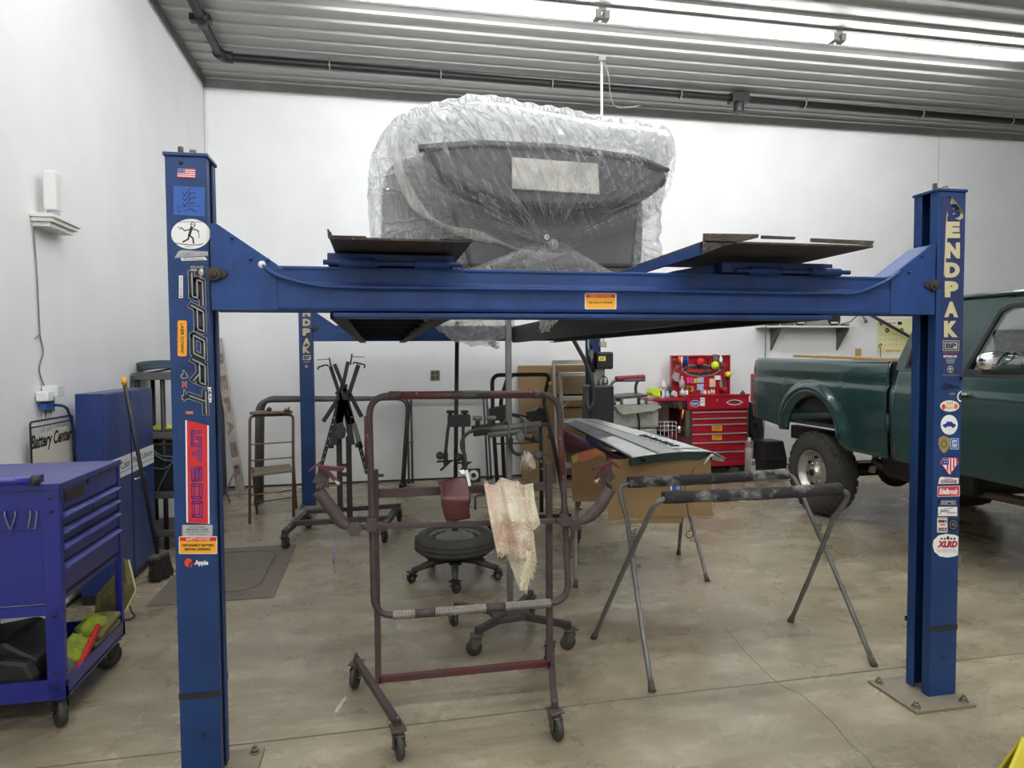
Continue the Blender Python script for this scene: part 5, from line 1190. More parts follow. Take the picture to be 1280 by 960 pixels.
m = MB(); m.bar((.95, 5.22, .136), (.97, 5.78, .136), .032, .032); m.build('foot_bar', DKB, t); m = MB(); m.bar((1.55, 5.12, .136), (1.6, 5.78, .136), .032, .032); m.build('foot_bar', DKB, t)
m = MB(); m.bar((.96, 5.5, .16), (1.58, 5.45, .16), .03, .03); m.build('cross_bar', DKB, t)
# ---- X shaped panel stand
t = root('panel_stand', 'black X shaped panel stand on casters by the rear lift post', 'work stand', (-.28, 5.85, 0))
Yx = 5.8
for p, q in (((-.735, 5.50), (-.62, 6.12)), ((.03, 5.50), (.17, 6.22))):
    m = MB(); m.bar((*p, .135), (*q, .15), .05, .04); fb = m.build('foot_bar', DKM, t, bevel=.003)
    for k in range(3): c = V((*p, .156)).lerp(V((*q, .171)), .15+.12*k); MB().cyl(c-V((0, 0, .002)), c, .01, seg=10).build('pin_hole', GREY, fb)
    for e in (p, q): caster(t, e[0], e[1], .115, .05, .03, 1.2)
m = MB(); m.bar(W(383, 640, 5.95)*1, W(500, 632, 6.0), .035, .035); p, q = (-.70, 5.70, .155), (.07, 5.72, .155); m.build('cross_bar', DKM, t)
m = MB(); m.bar(p, q, .04, .04); m.build('cross_bar', DKM, t)
for x0, x1, yb in ((424, 428, 640), (436, 440, 632)):
    m = MB(); a_, b_ = W(x0, yb, Yx), W(x0+2, 545, Yx); m.bar((W(x0, 560, Yx).x, Yx, .14), (W(x0, 560, Yx).x, Yx, b_.z), .045, .035, up=(0, 1, 0)); m.build('mast', DKB, t, bevel=.002)
m = MB()
for y in (582, 593): m.bar(W(426, y, Yx), W(438, y, Yx), .03, .03)
m.build('mast_rung', DKB, t)
h = W(429.5, 494, Yx); m = MB(); m.box(h.x-.055, h.x+.055, Yx-.05, Yx+.02, h.z-.05, h.z+.045); m.cyl((h.x-.05, Yx-.06, h.z+.02), (h.x-.05, Yx-.05, h.z+.02), .015); m.cyl((h.x+.055, Yx-.06, h.z+.0), (h.x+.055, Yx-.05, h.z+.0), .015); m.build('pivot_block', DKB, t, bevel=.004)
for (x0, y0, x1, y1, w_) in ((413, 458, 437, 530, .03), (418, 455, 432, 490, .03), (448, 456, 424, 530, .035), (435, 452, 427, 490, .03), (452, 560, 432, 500, .03), (398, 596, 424, 500, .032), (459, 592, 434, 500, .032), (404, 527, 422, 500, .035), (452, 521, 437, 492, .035), (417, 556, 428, 500, .06), (440, 556, 431, 500, .05), (424, 530, 430, 480, .06)):
    m = MB(); a_, b_ = W(x0, y0, Yx-.07), W(x1, y1, Yx-.07); m.bar(a_, b_, .018, w_, up=(1, 0, .3)); arm_ = m.build('cross_arm', DKB, t, bevel=.002)
    if (x0, y0) in ((398, 596), (459, 592)):
        hm = MB()
        for k in range(9):
            c = a_.lerp(b_, .05+.09*k); hm.cyl(c+V((0, -.013, 0)), c+V((0, -.008, 0)), .0065, seg=8)
        hm.build('arm_holes', flat('hole_pale', (170, 170, 165)), arm_)
for s, pts in ((1, [(411, 458), (408, 456), (404, 457), (398, 459), (397.5, 462)]), (1, [(414, 460), (411.5, 447)]), (1, [(411, 449), (396, 450)]), (1, [(441, 455), (443, 453), (452, 455), (456, 456), (455.5, 460)]), (1, [(438, 456), (440, 442)]), (1, [(440, 446), (456, 446)])):
    m = MB(); m.tube([W(x, y, Yx-.08) for x, y in pts], .007 if len(pts) > 2 or pts[0][0] in (414, 438) else .003, 6); m.build('wire_hook', DKB, t)
m = MB(); m.prism([W(x, y, Yx-.11) for x, y in ((420, 530), (428, 528), (433, 538), (431, 547), (425, 550), (419, 545))], (0, .02, 0)); m.build('pad_plate', DKM, t, bevel=.006)
m = MB(); m.bar(W(443, 530, Yx-.1), W(449, 552, Yx-.1), .02, .035); m.build('loose_plate', GRS, t)
for x, y in ((414, 557), (447, 556)):
    m = MB(); h = W(x, y, Yx-.1); m.lathe(h, (0, 0, 1), [(0, -.02), (.02, -.02), (.022, .01), (.012, .02), (0, .02)], 12); m.build('arm_knob', DKB, t)
# ---- red step stool
REDW = mat('worn_brown_red', (104, 76, 70), .6, var=.25, scale=8, col2=(120, 92, 82))
t = root('step_stool', 'worn brown folding step stool with a tray top standing left of the rear lift post', 'step stool', (-.97, 6.55, 0))
L0, R0 = V((-1.159, 6.43, 0)), V((-.80, 6.62, 0))
Lt, Rt = W(312.5, 528, 6.5), W(366.5, 526, 6.68)
m = MB(); m.tube(fillet([L0, Lt+V((0, 0, .06)), Rt+V((0, 0, .06)), R0], .05), .013, 8); m.build('front_frame', REDW, t)
bk = V((-.02, .33, 0))
m = MB(); m.tube([L0+bk+V((.02, .06, 0)), L0.lerp(Lt, .55)+V((.02, .02, 0))], .012, 8); m.build('rear_leg', REDW, t)
m = MB(); m.tube([R0+bk+V((.0, .06, 0)), R0.lerp(Rt, .55)+V((.0, .02, 0))], .012, 8); m.build('rear_leg', REDW, t)
zs = W(340, 594, 6.5).z
q = [V((-1.15, 6.44, zs)), V((-.80, 6.62, zs)), V((-.86, 6.90, zs+.02)), V((-1.16, 6.74, zs+.02))]
m = MB(); m.prism(q, (0, 0, .022)); sp = m.build('step', mat('worn_step_tread', (118, 108, 94), .7, var=.2), t, bevel=.004)
for f in (.28, .62, .78):
    m = MB(); m.tube([L0.lerp(Lt, f)+V((0, .0, 0)), R0.lerp(Rt, f)], .006, 6); m.build('rung', REDW, t)
m = MB(); m.tube([L0.lerp(V((-1.15, 6.8, .5)), .25)+V((0, .25, 0)), R0.lerp(V((-.80, 6.9, .5)), .25)+V((0, .25, 0))], .006, 6); m.build('rung', REDW, t)
m = MB(); a_, b_ = W(314, 516.5, 6.5), W(364, 515, 6.66); m.bar(a_, b_, .10, .022); tray = m.build('tool_tray', REDW, t, bevel=.004)
tt = Lt.z+.10
for nm, lab, x, shape in (('spray_nozzle', 'small black round nozzle lying on the stool tray', 336.5, 0), ('hand_clamp', 'small dark hand clamp lying on the right end of the stool tray', 359, 1), ('scraper', 'small grey scraper lying on the left end of the stool tray', 325, 2)):
    p = W(x, 514, 6.58); p.z = b_.z+.012
    m = MB()
    if shape == 0: m.lathe(p+V((0, 0, .022)), (0, -1, .2), [(0, -.02), (.02, -.018), (.024, 0), (.014, .02), (0, .02)], 12)
    elif shape == 1: m.bar(p+V((-.03, 0, .008)), p+V((.03, .0, .01)), .02, .014); m.bar(p+V((0, 0, .01)), p+V((.02, 0, .04)), .012, .012); m.bar(p+V((-.02, 0, .01)), p+V((-.01, 0, .035)), .01, .01)
    else: m.bar(p+V((-.07, 0, .006)), p+V((.03, .02, .008)), .025, .008); m.bar(p+V((.03, .02, .008)), p+V((.07, .03, .01)), .012, .012)
    tag(m.build(nm, DKB if shape < 2 else GRS, bevel=.002), lab, 'tool')
# ---- folded steel stands against the back wall
for nm, lab, A_, B_, Ta, Tb in (('trestle', 'grey padded tube trestle behind the step stool', (-1.27, 7.36), (.22, 7.92), W(320, 498, 7.36), W(506, 497, 7.92)), ('trestle', 'slim dark tube trestle leaning at the back wall behind the rolling rack', (.345, 8.08), (1.30, 8.1), W(509, 491, 8.16), W(604, 489, 8.16))):
    t = root(nm, lab, 'trestle', ((A_[0]+B_[0])/2, (A_[1]+B_[1])/2, 0))
    big = 'padded' in lab
    for k in (0, 1):
        o = V((.045*k if not big else -.03*k+.06, -.0+.07*k*(-1 if big else 1)*(1 if big else .4), -.015*k))
        pth = fillet([V((*A_, .0))+V((o.x, o.y, 0)), Ta+o, Tb+o, V((*B_, 0))+V((o.x, o.y, 0))], .14 if big else .05, 8)
        m = MB(); m.tube(pth, [(.026 if (q_.x < Tb.x-.3 or not big) else .014) if big else .0135 for q_ in pth], 10)
        f_ = m.build('tube_frame', GRS if not big else mat('dull_grey_tube', (86, 84, 82), .5, .2, var=.2), t)
        for e in (A_, B_): MB().cyl((e[0]+o.x, e[1]+o.y, 0), (e[0]+o.x, e[1]+o.y, .05), .03 if big else .018).build('rubber_foot', DKB, f_)
    m = MB(); m.tube([V((*A_, .0)).lerp(Ta, .45), V((*A_, .0)).lerp(Ta, .45)+V((.06, 0, 0))], .008, 6); m.build('pivot_bolt', GRS, t)
# small framed gauge on the floor by the wall
p = W(592, 598, 8.0); t = root('framed_gauge', 'small black framed dial on the floor at the back wall', 'gauge', (p.x, 8.0, 0))
m = MB(); m.box(p.x-.08, p.x+.08, 7.97, 8.03, 0, .16); m.build('case', DKB, t, bevel=.01)
m = MB(); m.lathe((p.x-.005, 7.972, .085), (0, -1, 0), [(.03, 0), (.062, 0), (.062, .008), (.03, .008)], 20); m.build('dial', WHITE, t)
# ------------------------------------------------------------------ blue tool cart
CB = mat('cart_blue', (16, 27, 120), .3, var=.08, scale=3, coat=.4)
CBD = mat('cart_blue_pale_top', (88, 88, 132), .45, var=.25, scale=4, col2=(58, 60, 124))  # worktop blue, paler and more mottled than the cart body
ct = root('tool_cart', 'blue steel rolling tool cart with side drawers at the left edge', 'tool cart', (-1.55, 3.3, 0))
X1, Xa, Ya, Yb_ = -1.25, -1.845, 2.97, 3.625
zt, zb = 1.005, .135
zr = W(40, 765, Ya).z; zd = WX(82, 752, X1).z
for x in (Xa, X1-.066):
    for y in (Ya, Yb_-.03):
        m = MB(); m.box(x, x+.066 if y == Ya else x+.05, y, y+.03, zb, zt-.01) if x == Xa else m.box(X1-(.066 if y == Ya else .03), X1, y, y+.03, zb, zt-.01); lg = m.build('corner_post', CB, ct, bevel=.004)
        if x != Xa and y == Ya:
            for z in (.19, .25, zr-.02, .90, .955): MB().cyl((X1-.03, y-.004, z), (X1-.03, y, z), .0065, seg=8).build('post_bolt', DKB, lg)
            for z in (.19, .25, zr-.01, .95): MB().cyl((X1, y+.015, z), (X1+.004, y+.015, z), .005, seg=8).build('post_bolt', DKB, lg)
m = MB(); m.box(Xa, X1+.004, Ya-.004, Yb_+.004, zt-.012, zt); m.build('worktop', CBD, ct, bevel=.004)
m = MB(); m.box(Xa, X1+.006, Ya-.006, Ya+.004, zt-.02, zt+.006); m.box(X1-.004, X1+.006, Ya, Yb_, zt-.02, zt+.005); m.build('top_rim', CB, ct, bevel=.003)
m = MB(); m.box(Xa+.01, X1-.012, Ya+.012, Yb_-.005, zd, zt-.012); m.build('drawer_case', CB, ct, bevel=.003); m = MB(); m.box(X1-.0135, X1-.0115, Ya+.036, Yb_-.036, zd+.02, zt-.02); m.build('drawer_gap_shade', mat('gap_shade_navy', (10, 12, 44), .6), ct)  # dark plate paints the shade in the gaps between drawers
m = MB(); m.box(Xa+.05, X1-.06, Ya+.0, Ya+.012, W(30, 662, Ya).z, zt-.012); m.build('end_panel', CB, ct, bevel=.002)
m = MB(); m.box(Xa+.05, X1-.06, Ya, Ya+.02, zr-.02, zr+.02); m.build('end_rail', CB, ct, bevel=.002)
m = MB(); m.box(Xa, X1, Ya+.006, Yb_, zb+.01, zb+.022); m.box(Xa, X1, Ya, Ya+.006, zb, zb+.085); m.box(Xa, X1, Yb_-.006, Yb_, zb, zb+.085); m.box(X1-.006, X1, Ya, Yb_, zb, zb+.075); m.box(Xa, Xa+.006, Ya, Yb_, zb, zb+.075); m.build('bottom_shelf', CB, ct, bevel=.002)
hz = W(60, 600, 2.88).z
m = MB(); m.cyl((Xa, 2.88, hz), (X1-.05, 2.88, hz), .017, seg=14); hd = m.build('push_handle', CB, ct)
MB().cyl((X1-.052, 2.88, hz), (X1-.03, 2.88, hz), .021, seg=14).build('handle_cap', DKB, hd)
m = MB(); m.box(X1-.075, X1-.05, 2.88, Ya, hz-.02, hz+.012); m.build('handle_bracket', CB, hd, bevel=.003)
zs_ = [WX(80, y, X1).z for y in (606, 639, 659, 679, 704, 743)]
rows = [(zs_[0], zs_[1], 1), (zs_[1], zs_[2], 2), (zs_[2], zs_[3], 1), (zs_[3], zs_[4], 1), (zs_[4], zs_[5], 1)]
for z1, z0, n in rows:
    L = (Yb_-.035-(Ya+.035))/n
    for k in range(n):
        ya = Ya+.035+L*k; m = MB(); m.box(X1-.014, X1-.004, ya+.004, ya+L-.004, z0+.008, z1-.006); dr = m.build('drawer', CB, ct, bevel=.002)
        if (z1, z0) != (zs_[0], zs_[1]):
            m = MB(); m.prism([(X1-.004, ya+.006, z1-.008), (X1+.016, ya+.006, z1-.014), (X1+.016, ya+.006, z1-.020), (X1-.004, ya+.006, z1-.030)], (0, L-.012, 0)); m.build('drawer_pull', mat('pull_glint_blue', (104, 110, 186), .25, .3, var=.05), dr)  # pull lips coloured paler than the drawers to paint in their highlights
        else:
            m = MB(); m.box(X1-.004, X1+.001, ya+.02, ya+.2, z1-.075, z1-.03); m.build('name_plate', DKB, dr, bevel=.003)
            m = MB(); m.box(X1-.004, X1+.002, ya+.24, ya+.27, z1-.04, z1-.02); m.build('drawer_lock', DKB, dr, bevel=.003)
            m = MB(); m.bar((X1, ya+.36, z1-.012), (X1, ya+.54, z1-.012), .014, .012); m.build('drawer_pull', DKB, dr, bevel=.002)
            s = Sheet((X1+.0012, 0, 0), (1, 0, 0)); s.text('TOOLWORKS', 87, 0, 98, 1, GREY, 0) if False else None
for x, y, h in ((-1.29, 3.02, 2.2), (-1.29, 3.57, 3.9), (-1.80, 3.02, 1.5), (-1.80, 3.57, 1.4)):
    caster(ct, x, y, zb, .062, .036, h, fm=DKB, tire=mat('grey_tread', (60, 59, 57), .6, var=.15) if y < 3.3 else None)
# picks hanging through the end rail
for i, (x0, y0, x1, y1, lab) in enumerate(((6, 645, 12, 661, 'leftmost thin steel pick hanging on the end of the blue cart'), (19, 645, 11, 669, 'second steel pick from the left on the cart end, slanting left'), (38, 645, 35, 661, 'third steel pick from the left on the cart end'), (46, 645, 44, 661, 'rightmost steel pick on the cart end, with a bent tip'))):
    p, q = W(x0, y0, Ya-.008), W(x1, y1, Ya-.012)
    m = MB(); m.tube([p+V((0, 0, .02)), p, q] if i < 3 else [p+V((0, 0, .02)), p, q, q+V((-.008, 0, .002))], .0026, 6); o = tag(m.build('steel_pick', mat('pick_steel', (170, 165, 155), .3, .8, var=0)), lab, 'pick', 'picks hanging on the cart')
# things on the cart's bottom shelf
zs = zb+.024
GLV = mat('yellow_green_fabric', (150, 165, 52), .85, var=.25, scale=12, bump=.5); KH = mat('khaki_canvas', (120, 112, 66), .9, var=.2, scale=10, bump=.4)
def blob(name, mt, c, r, lab, cat, sq=.55, seed=0, group=None, n=22):
    c = V(c)
    def f(u, v):
        a, b = 2*pi*u, pi*v; d = V((math.cos(a)*math.sin(b), math.sin(a)*math.sin(b), math.cos(b)))
        k = 1+sq*noise.noise(d*1.7+V((seed, 0, 0)))+.18*noise.noise(d*5+V((seed, 3, 0)))
        q = V((d.x*r[0], d.y*r[1], d.z*r[2]))*k+c; q.z = max(q.z, c.z-r[2]*.8); return q
    m = MB(); m.grid(f, n, n//2, closeu=True); bmesh.ops.remove_doubles(m.bm, verts=m.bm.verts, dist=1e-5)
    return tag(m.build(name, mt), lab, cat, group)
gy_ = [3.32, 3.42, 3.5]
blob('work_glove', GLV, (-1.33, 3.22, zs+.065), (.055, .10, .06), 'yellow green work glove lying on the cart bottom shelf, nearest the corner post', 'glove', .5, 1)
blob('work_glove', GLV, (-1.32, 3.42, zs+.11), (.05, .09, .035), 'yellow green work glove on top of the khaki cloth in the cart', 'glove', .5, 5)
for k in range(3):
    m = MB(); y0_, h = 3.30+.05*k, .03
    m.bar((-1.33+.01*k, 3.28+.03*k, zs+.016+h*k), (-1.30, 3.57, zs+.03+h*k*1.25), .11, .028); o = tag(m.build('folded_cloth', KH, bevel=.011, seg=3), ['khaki folded cloth at the bottom of the small pile on the cart shelf', 'khaki folded cloth in the middle of the small pile on the cart shelf', 'khaki folded cloth on top of the small pile on the cart shelf'][k], 'cloth', 'khaki cloths on the cart')
m = MB(); m.bar((-1.266, 3.13, zs+.03), (-1.27, 3.36, zs+.125), .018, .03); tag(m.build('red_pry_tool', RED, bevel=.004), 'red flat tool leaning across the gloves in the cart bottom', 'tool')
blob('grey_cap', mat('grey_felt', (92, 92, 92), .9, var=.1), (-1.32, 3.12, zs+.03), (.05, .055, .045), 'grey rounded cap lying just inside the cart corner post', 'cap', .2, 3)
m = MB(); m.prism([(-1.80, 2.99, zs), (-1.37, 2.99, zs), (-1.37, 2.99, zs+.07), (-1.40, 2.99, zs+.135), (-1.48, 2.99, zs+.15), (-1.80, 2.99, zs+.10)], (0, .06, 0)); m.prism([(-1.78, 3.05, zs), (-1.40, 3.05, zs), (-1.38, 3.05, zs+.12), (-1.5, 3.05, zs+.20), (-1.78, 3.05, zs+.16)], (0, .3, 0))
cs = root('black_case', 'black moulded tool case on the bottom shelf of the blue cart', 'case', (-1.6, 3.1, zs))
m.build('shell', mat('black_case_plastic', (26, 26, 28), .5, var=.2), cs, bevel=.02); MB().box(-1.50, -1.42, 2.982, 2.992, zs+.03, zs+.05).build('latch', GREY, cs, bevel=.003)
m = MB(); m.box(-1.80, -1.36, 2.9785, 2.982, zs, zs+.03); tag(m.build('paper_sheet', mat('newsprint', (172, 170, 166), .8, var=.3, scale=40)), 'strip of printed paper under the black case on the cart', 'paper')
# cloth with a pale hem hanging off the far end
t = root('shop_apron', 'khaki apron with pale hem hanging at the far end of the blue cart', 'apron', (-1.3, 3.68, .5))
def apr(u, v):
    p0, p1 = W(100, 775, 3.66), W(152, 697, 3.66); P = [(118, 782), (120, 745), (146, 715), (152, 697)]; Q = [(140, 772), (156, 764), (169, 738), (160, 700)]
    k = v*3; i = min(int(k), 2); f = k-i
    x = lerp(lerp(P[i][0], P[i+1][0], f), lerp(Q[i][0], Q[i+1][0], f), u); y = lerp(lerp(P[i][1], P[i+1][1], f), lerp(Q[i][1], Q[i+1][1], f), u)
    return W(x, y, 3.68+.03*math.sin(u*5+v*3))
m = MB(); m.grid(apr, 14, 18); m.build('apron_cloth', KH, t, solid=.004)
m = MB(); m.tube([apr(1, i/14)+V((.002, 0, 0)) for i in range(15)], .006, 6); m.build('hem', mat('pale_hem', (206, 204, 150), .8), t)
m = MB(); m.tube(spline([W(159, 745, 4.2), W(161, 752, 4.2), W(164, 764, 4.15)]+[V((WZ(x_, y_).x, WZ(x_, y_).y, .006)) for x_, y_ in ((168, 771), (160, 776), (146, 776), (140, 774))], 5), .005, 6); tag(m.build('wire_loop', DKB), 'small black wire loop stand on the floor behind the blue cart', 'wire')
# ------------------------------------------------------------------ paint library cabinet
KB = mat('cabinet_blue', (30, 52, 112), .4, var=.1, scale=3, coat=.2)
cb = root('paint_cabinet', 'tall blue cabinet with white Color Panel Library strips beside the left wall', 'cabinet', (-1.7, 4.85, 0))
fx = -1.62; ya = WX(131, 495, fx).y; yb = WX(190, 490, fx).y; ym = WX(162, 490, fx).y; zt_ = WX(131, 492, fx).z
m = MB(); m.box(fx-.165, fx-.018, ya, yb, .06, zt_); m.build('carcass', KB, cb, bevel=.003)
m = MB(); m.box(fx-.16, fx-.03, ya+.01, yb-.01, 0, .06); m.build('plinth', DKB, cb)
strip = flat('strip_white', (226, 228, 230))
s = None
for nm, a, b in (('left', ya+.002, ym-.012), ('right', ym+.012, yb-.002)):
    m = MB(); m.box(fx-.018, fx, a, b, .07, zt_-.004); d = m.build('door', KB, cb, bevel=.003)
    s = Sheet((fx, 0, 0), (1, 0, 0))
    pa, pb = (149, 162) if nm == 'left' else (166, 191)
    zu, zl = WX(149, 572, fx).z, WX(149, 598, fx).z
    from_w = lambda y, z: V((fx+.0012, y, z))
    q = MB(); q.box(fx, fx+.001, a+.002, b-.002, zl, zu); q.build('label_strip', strip, d)
    q = MB(); q.box(fx+.001, fx+.0015, a+.002, b-.002, zl+.03, zl+.034); q.build('label_line', NAVY, d)
    vs, fs = glyphs('Color' if nm == 'left' else 'Panel Library', .012)
    L = (b-a)*(.42 if nm == 'left' else .9); y0_ = (b-.02-L) if nm == 'left' else a+.012; hh = .05
    q = MB(); q.add([V((fx+.0018, y0_+u*L, zl+.05+v*hh)) for u, v in vs], fs); q.build('lettering', BLACK, d, norm=False)
hp = MB(); p, q = WX(165, 599, fx), WX(178, 592, fx); hp.tube(fillet([p, p+V((.03, 0, .0)), q+V((.03, 0, 0)), q], .02), .006, 8); hp.build('door_handle', mat('chrome_pull', (200, 200, 205), .2, 1, var=0), d)
# broom leaning on the cabinet
t = root('push_broom', 'black push broom with a yellow tipped handle leaning on the blue cabinet', 'broom', (-1.5, 5.0, 0))
tp, bt = WX(156, 481, fx+.03), V((-1.535, 4.98, .10)); bt = W(199, 703, 4.93)
m = MB(); m.cyl(tp, bt, .013, seg=12); m.build('handle', DKB, t)
m = MB(); m.cyl(tp, tp+(tp-bt).normalized()*.05, .015, seg=12); m.build('yellow_tip', YEL, t)
m = MB(); hc = bt+V((0, 0, -.02)); hc.z = .165; m.obox(hc, (.02, .075, 0), (-.03, .008, 0), (0, 0, .016)); m.build('head_block', mat('broom_grey', (86, 84, 80), .7), t, bevel=.006)
m = MB()
for i in range(340):
    a, b_ = random.uniform(-1, 1), random.uniform(-1, 1); c = hc+V((.02, .075, 0))*a+V((-.03, .008, 0))*b_; e = c+V((random.uniform(-.02, .035), random.uniform(-.02, .02), 0)); e.z = random.uniform(.002, .03); m.tube([c, e], .0026, 4, caps=False)
b_ = m.build('bristles', mat('black_bristle', (40, 38, 36), .8), t); b_['kind'] = 'stuff'
# ------------------------------------------------------------------ things on the left wall
t = root('wall_shelf', 'small white moulded wall shelf high on the left wall', 'shelf', (XW+.06, 4.4, 2.2))
y0_ = WX(37, 270, XW+.002).y; xf = W(67, 275, y0_).x; y1_ = WX(102, 287, xf).y; zt0 = W(67, 266, y0_).z
for k, (o, za, zb2) in enumerate(((0, zt0-.022, zt0), (.012, zt0-.045, zt0-.022), (.03, zt0-.07, zt0-.045))):
    m = MB(); m.box(XW, xf-o, y0_+o, y1_-o, za, zb2); m.build(('shelf_board', 'upper_moulding', 'lower_moulding')[k], mat('shelf_white', (222, 220, 214), .5, var=.03), t, bevel=.003)
rx, ry = W(65, 262, y0_+.1).x, y0_+.10
t = root('wifi_router', 'white tower shaped router standing on the small wall shelf', 'router', (rx, ry, zt0))
hh = W(64, 213, ry).z-zt0
m = MB(); m.prism([(rx-.035, ry-.03, zt0+.03), (rx+.03, ry-.02, zt0+.03), (rx+.03, ry+.06, zt0+.03), (rx-.035, ry+.06, zt0+.03)], (0, 0, hh-.03)); m.build('tower', mat('gloss_white_plastic', (216, 216, 214), .25, var=.02), t, bevel=.012, seg=3)
m = MB(); m.cyl((rx, ry+.015, zt0), (rx, ry+.015, zt0+.032), .034, .03); m.build('foot', GREY, t)
pts = [(46, 268), (44, 280), (43, 300), (46, 340), (48, 380), (50, 418), (54, 440), (49, 462), (56, 485)]
m = MB(); m.tube(spline([WX(x, y, XW+.008) for x, y in pts], 6), .004, 6); m.tube([WX(50, 418, XW+.01), WX(44, 423, XW+.02)], .004, 6); tag(m.build('router_cord', mat('grey_thin_cord', (120, 118, 114), .6)), 'thin grey router cord hanging down the left wall', 'cord')
t = root('wall_outlet', 'dark outlet plate with white adapters plugged in on left wall above the lettered sign', 'outlet', WX(62, 500, XW))
p, q = WX(55, 488, XW), WX(64, 515, XW); m = MB(); m.box(XW, XW+.008, p.y, q.y+.03, q.z, p.z); m.build('cover_plate', mat('dark_plate', (70, 70, 72), .4), t, bevel=.002)
p = WX(55, 494, XW+.05); m = MB(); m.box(XW+.008, XW+.07, p.y-.0, p.y+.07, p.z-.035, p.z+.02); m.build('white_adapter', WHITE, t, bevel=.006)
m = MB(); m.box(XW+.008, XW+.09, p.y+.07, p.y+.16, p.z-.015, p.z+.05); m.build('clear_adapter', mat('pale_plastic', (205, 208, 208), .3), t, bevel=.006)
m = MB(); m.box(XW+.008, XW+.05, p.y+.03, p.y+.12, p.z-.085, p.z-.045); m.build('blue_plug', SKYB, t, bevel=.006)
m = MB(); m.tube(spline([(XW+.05, p.y+.1, p.z-.06), WX(80, 508, XW+.05), WX(86, 516, XW+.05), WX(92, 540, XW+.05), WX(93, 575, XW+.04), (XW+.03, p.y+.5, .75)], 6), .008, 8); m.build('blue_cord', mat('blue_cable', (40, 62, 110), .5), t)
m = MB()
for dx in (56, 60, 66): m.tube(spline([WX(dx, 512, XW+.012), WX(dx-2, 524, XW+.012), WX(dx-4, 540, XW+.01)], 4), .0022, 5)
m.build('loose_wires', WHITE, t)
# lettered sign in its wire frame
t = root('battery_sign', 'cream Battery Center sign in a thin black wire frame behind the blue cart', 'sign', (-1.84, 4.3, 0))
sx = -1.84; a, b = WX(36, 545, sx), WX(90, 530, sx); 
m = MB(); m.prism([(sx, a.y, .30), (sx, b.y, .30), (sx, b.y, b.z), (sx, a.y, b.z-.02)], (.006, 0, 0)); m.build('sign_panel', mat('aged_cream_panel', (206, 202, 186), .5, var=.1, scale=6, col2=(150, 146, 134), edge=(.6, .8)), t)
m = MB(); m.tube(fillet([(sx+.01, a.y+.0, .30), WX(37.5, 528, sx+.01), WX(90, 519, sx+.01), (sx+.01, b.y+.0, .30)], .02), .006, 8); m.tube([(sx+.01, a.y, .30), (sx+.01, b.y, .30)], .006, 8); m.tube([WX(38, 535, sx+.01), WX(90, 525, sx+.01)], .004, 6); m.build('wire_frame', DKB, t)
s = Sheet((sx+.0065, 0, 0), (1, 0, 0)); vs, fs = glyphs('Battery Center', .03, .35)
z0_, z1_ = WX(36, 573, sx).z, WX(36, 545, sx).z; y0_, y1_ = a.y+.0, WX(88, 545, sx).y
q = MB(); q.add([V((sx+.0075, y0_+u*(y1_-y0_), z0_+.02+v*(z1_-z0_-.02)+u*.0)) for u, v in vs], fs); q.build('lettering', BLACK, t, norm=False)
# ------------------------------------------------------------------ grey plastic shelf rack behind the left post
GP = mat('grey_plastic_shelf', (82, 82, 82), .55, var=.08)
t = root('storage_rack', 'grey plastic storage rack behind the front left lift post', 'shelving', (-1.62, 5.95, 0))
Ysh = 5.68; xl, xr = XW+.01, -1.38
for y_ in (466, 540, 615, 690):
    z1 = W(200, y_, Ysh).z; z1 = max(z1, .16)
    m = MB(); m.box(xl, xr, Ysh, Ysh+.45, z1-.055, z1); m.build('shelf', GP, t, bevel=.006)
for x in (xl+.03, xr-.27, xr-.05):
    for y in (Ysh+.03, Ysh+.40):
        m = MB(); m.cyl((x, y, 0), (x, y, W(200, 470, Ysh).z-.02), .018, seg=10); m.build('leg', DKB, t)
zA = W(200, 466, Ysh).z; zB = W(200, 540, Ysh).z; zC = W(200, 615, Ysh).z
cab = mat('blue_grey_cable', (70, 88, 100), .45)
m = MB(); q = []
for k in range(4):
    q += [V((-1.63+(.225+.008*k)*math.cos(a_), Ysh+.2+(.17-.006*k)*math.sin(a_), zA+.012+.016*k+.03*abs(math.sin(a_)))) for a_ in [2*pi*j/24 for j in range(24)]]
q += [V((XW+.012, Ysh-.01, zA-.02)), V((XW+.012, Ysh-.02, zA-.2))]
m.tube(q, .009, 6); tag(m.build('cable_coil', cab), 'coil of blue grey cable lying on top of the storage rack', 'cable')
blob('rubber_glove', mat('yellow_rubber', (196, 196, 96), .6, var=.15), (-1.64, Ysh+.09, zB+.025), (.12, .06, .03), 'yellow rubber glove lying on the middle shelf of the storage rack', 'glove', .4, 8)
m = MB(); m.box(-1.62, -1.42, Ysh+.16, Ysh+.36, zB, zB+.05); tag(m.build('wooden_tray', mat('brown_wood', (104, 82, 60), .6, var=.2), bevel=.004), 'flat brown wooden box behind the yellow glove on the rack', 'box')
bn = root('storage_bin', 'black plastic bin with cables on the lower shelf of the storage rack', 'bin', (-1.62, 5.9, zC))
m = MB(); m.prism([(-1.83, Ysh+.02, zC), (-1.42, Ysh+.02, zC), (-1.39, Ysh+.02, zB-.10), (-1.85, Ysh+.02, zB-.10)], (0, .36, 0)); m.build('bin_body', mat('black_bin', (26, 26, 27), .45), bn, bevel=.01)
m = MB(); m.box(-1.855, -1.385, Ysh+.012, Ysh+.39, zB-.115, zB-.09); m.build('bin_rim', DKB, bn, bevel=.006)
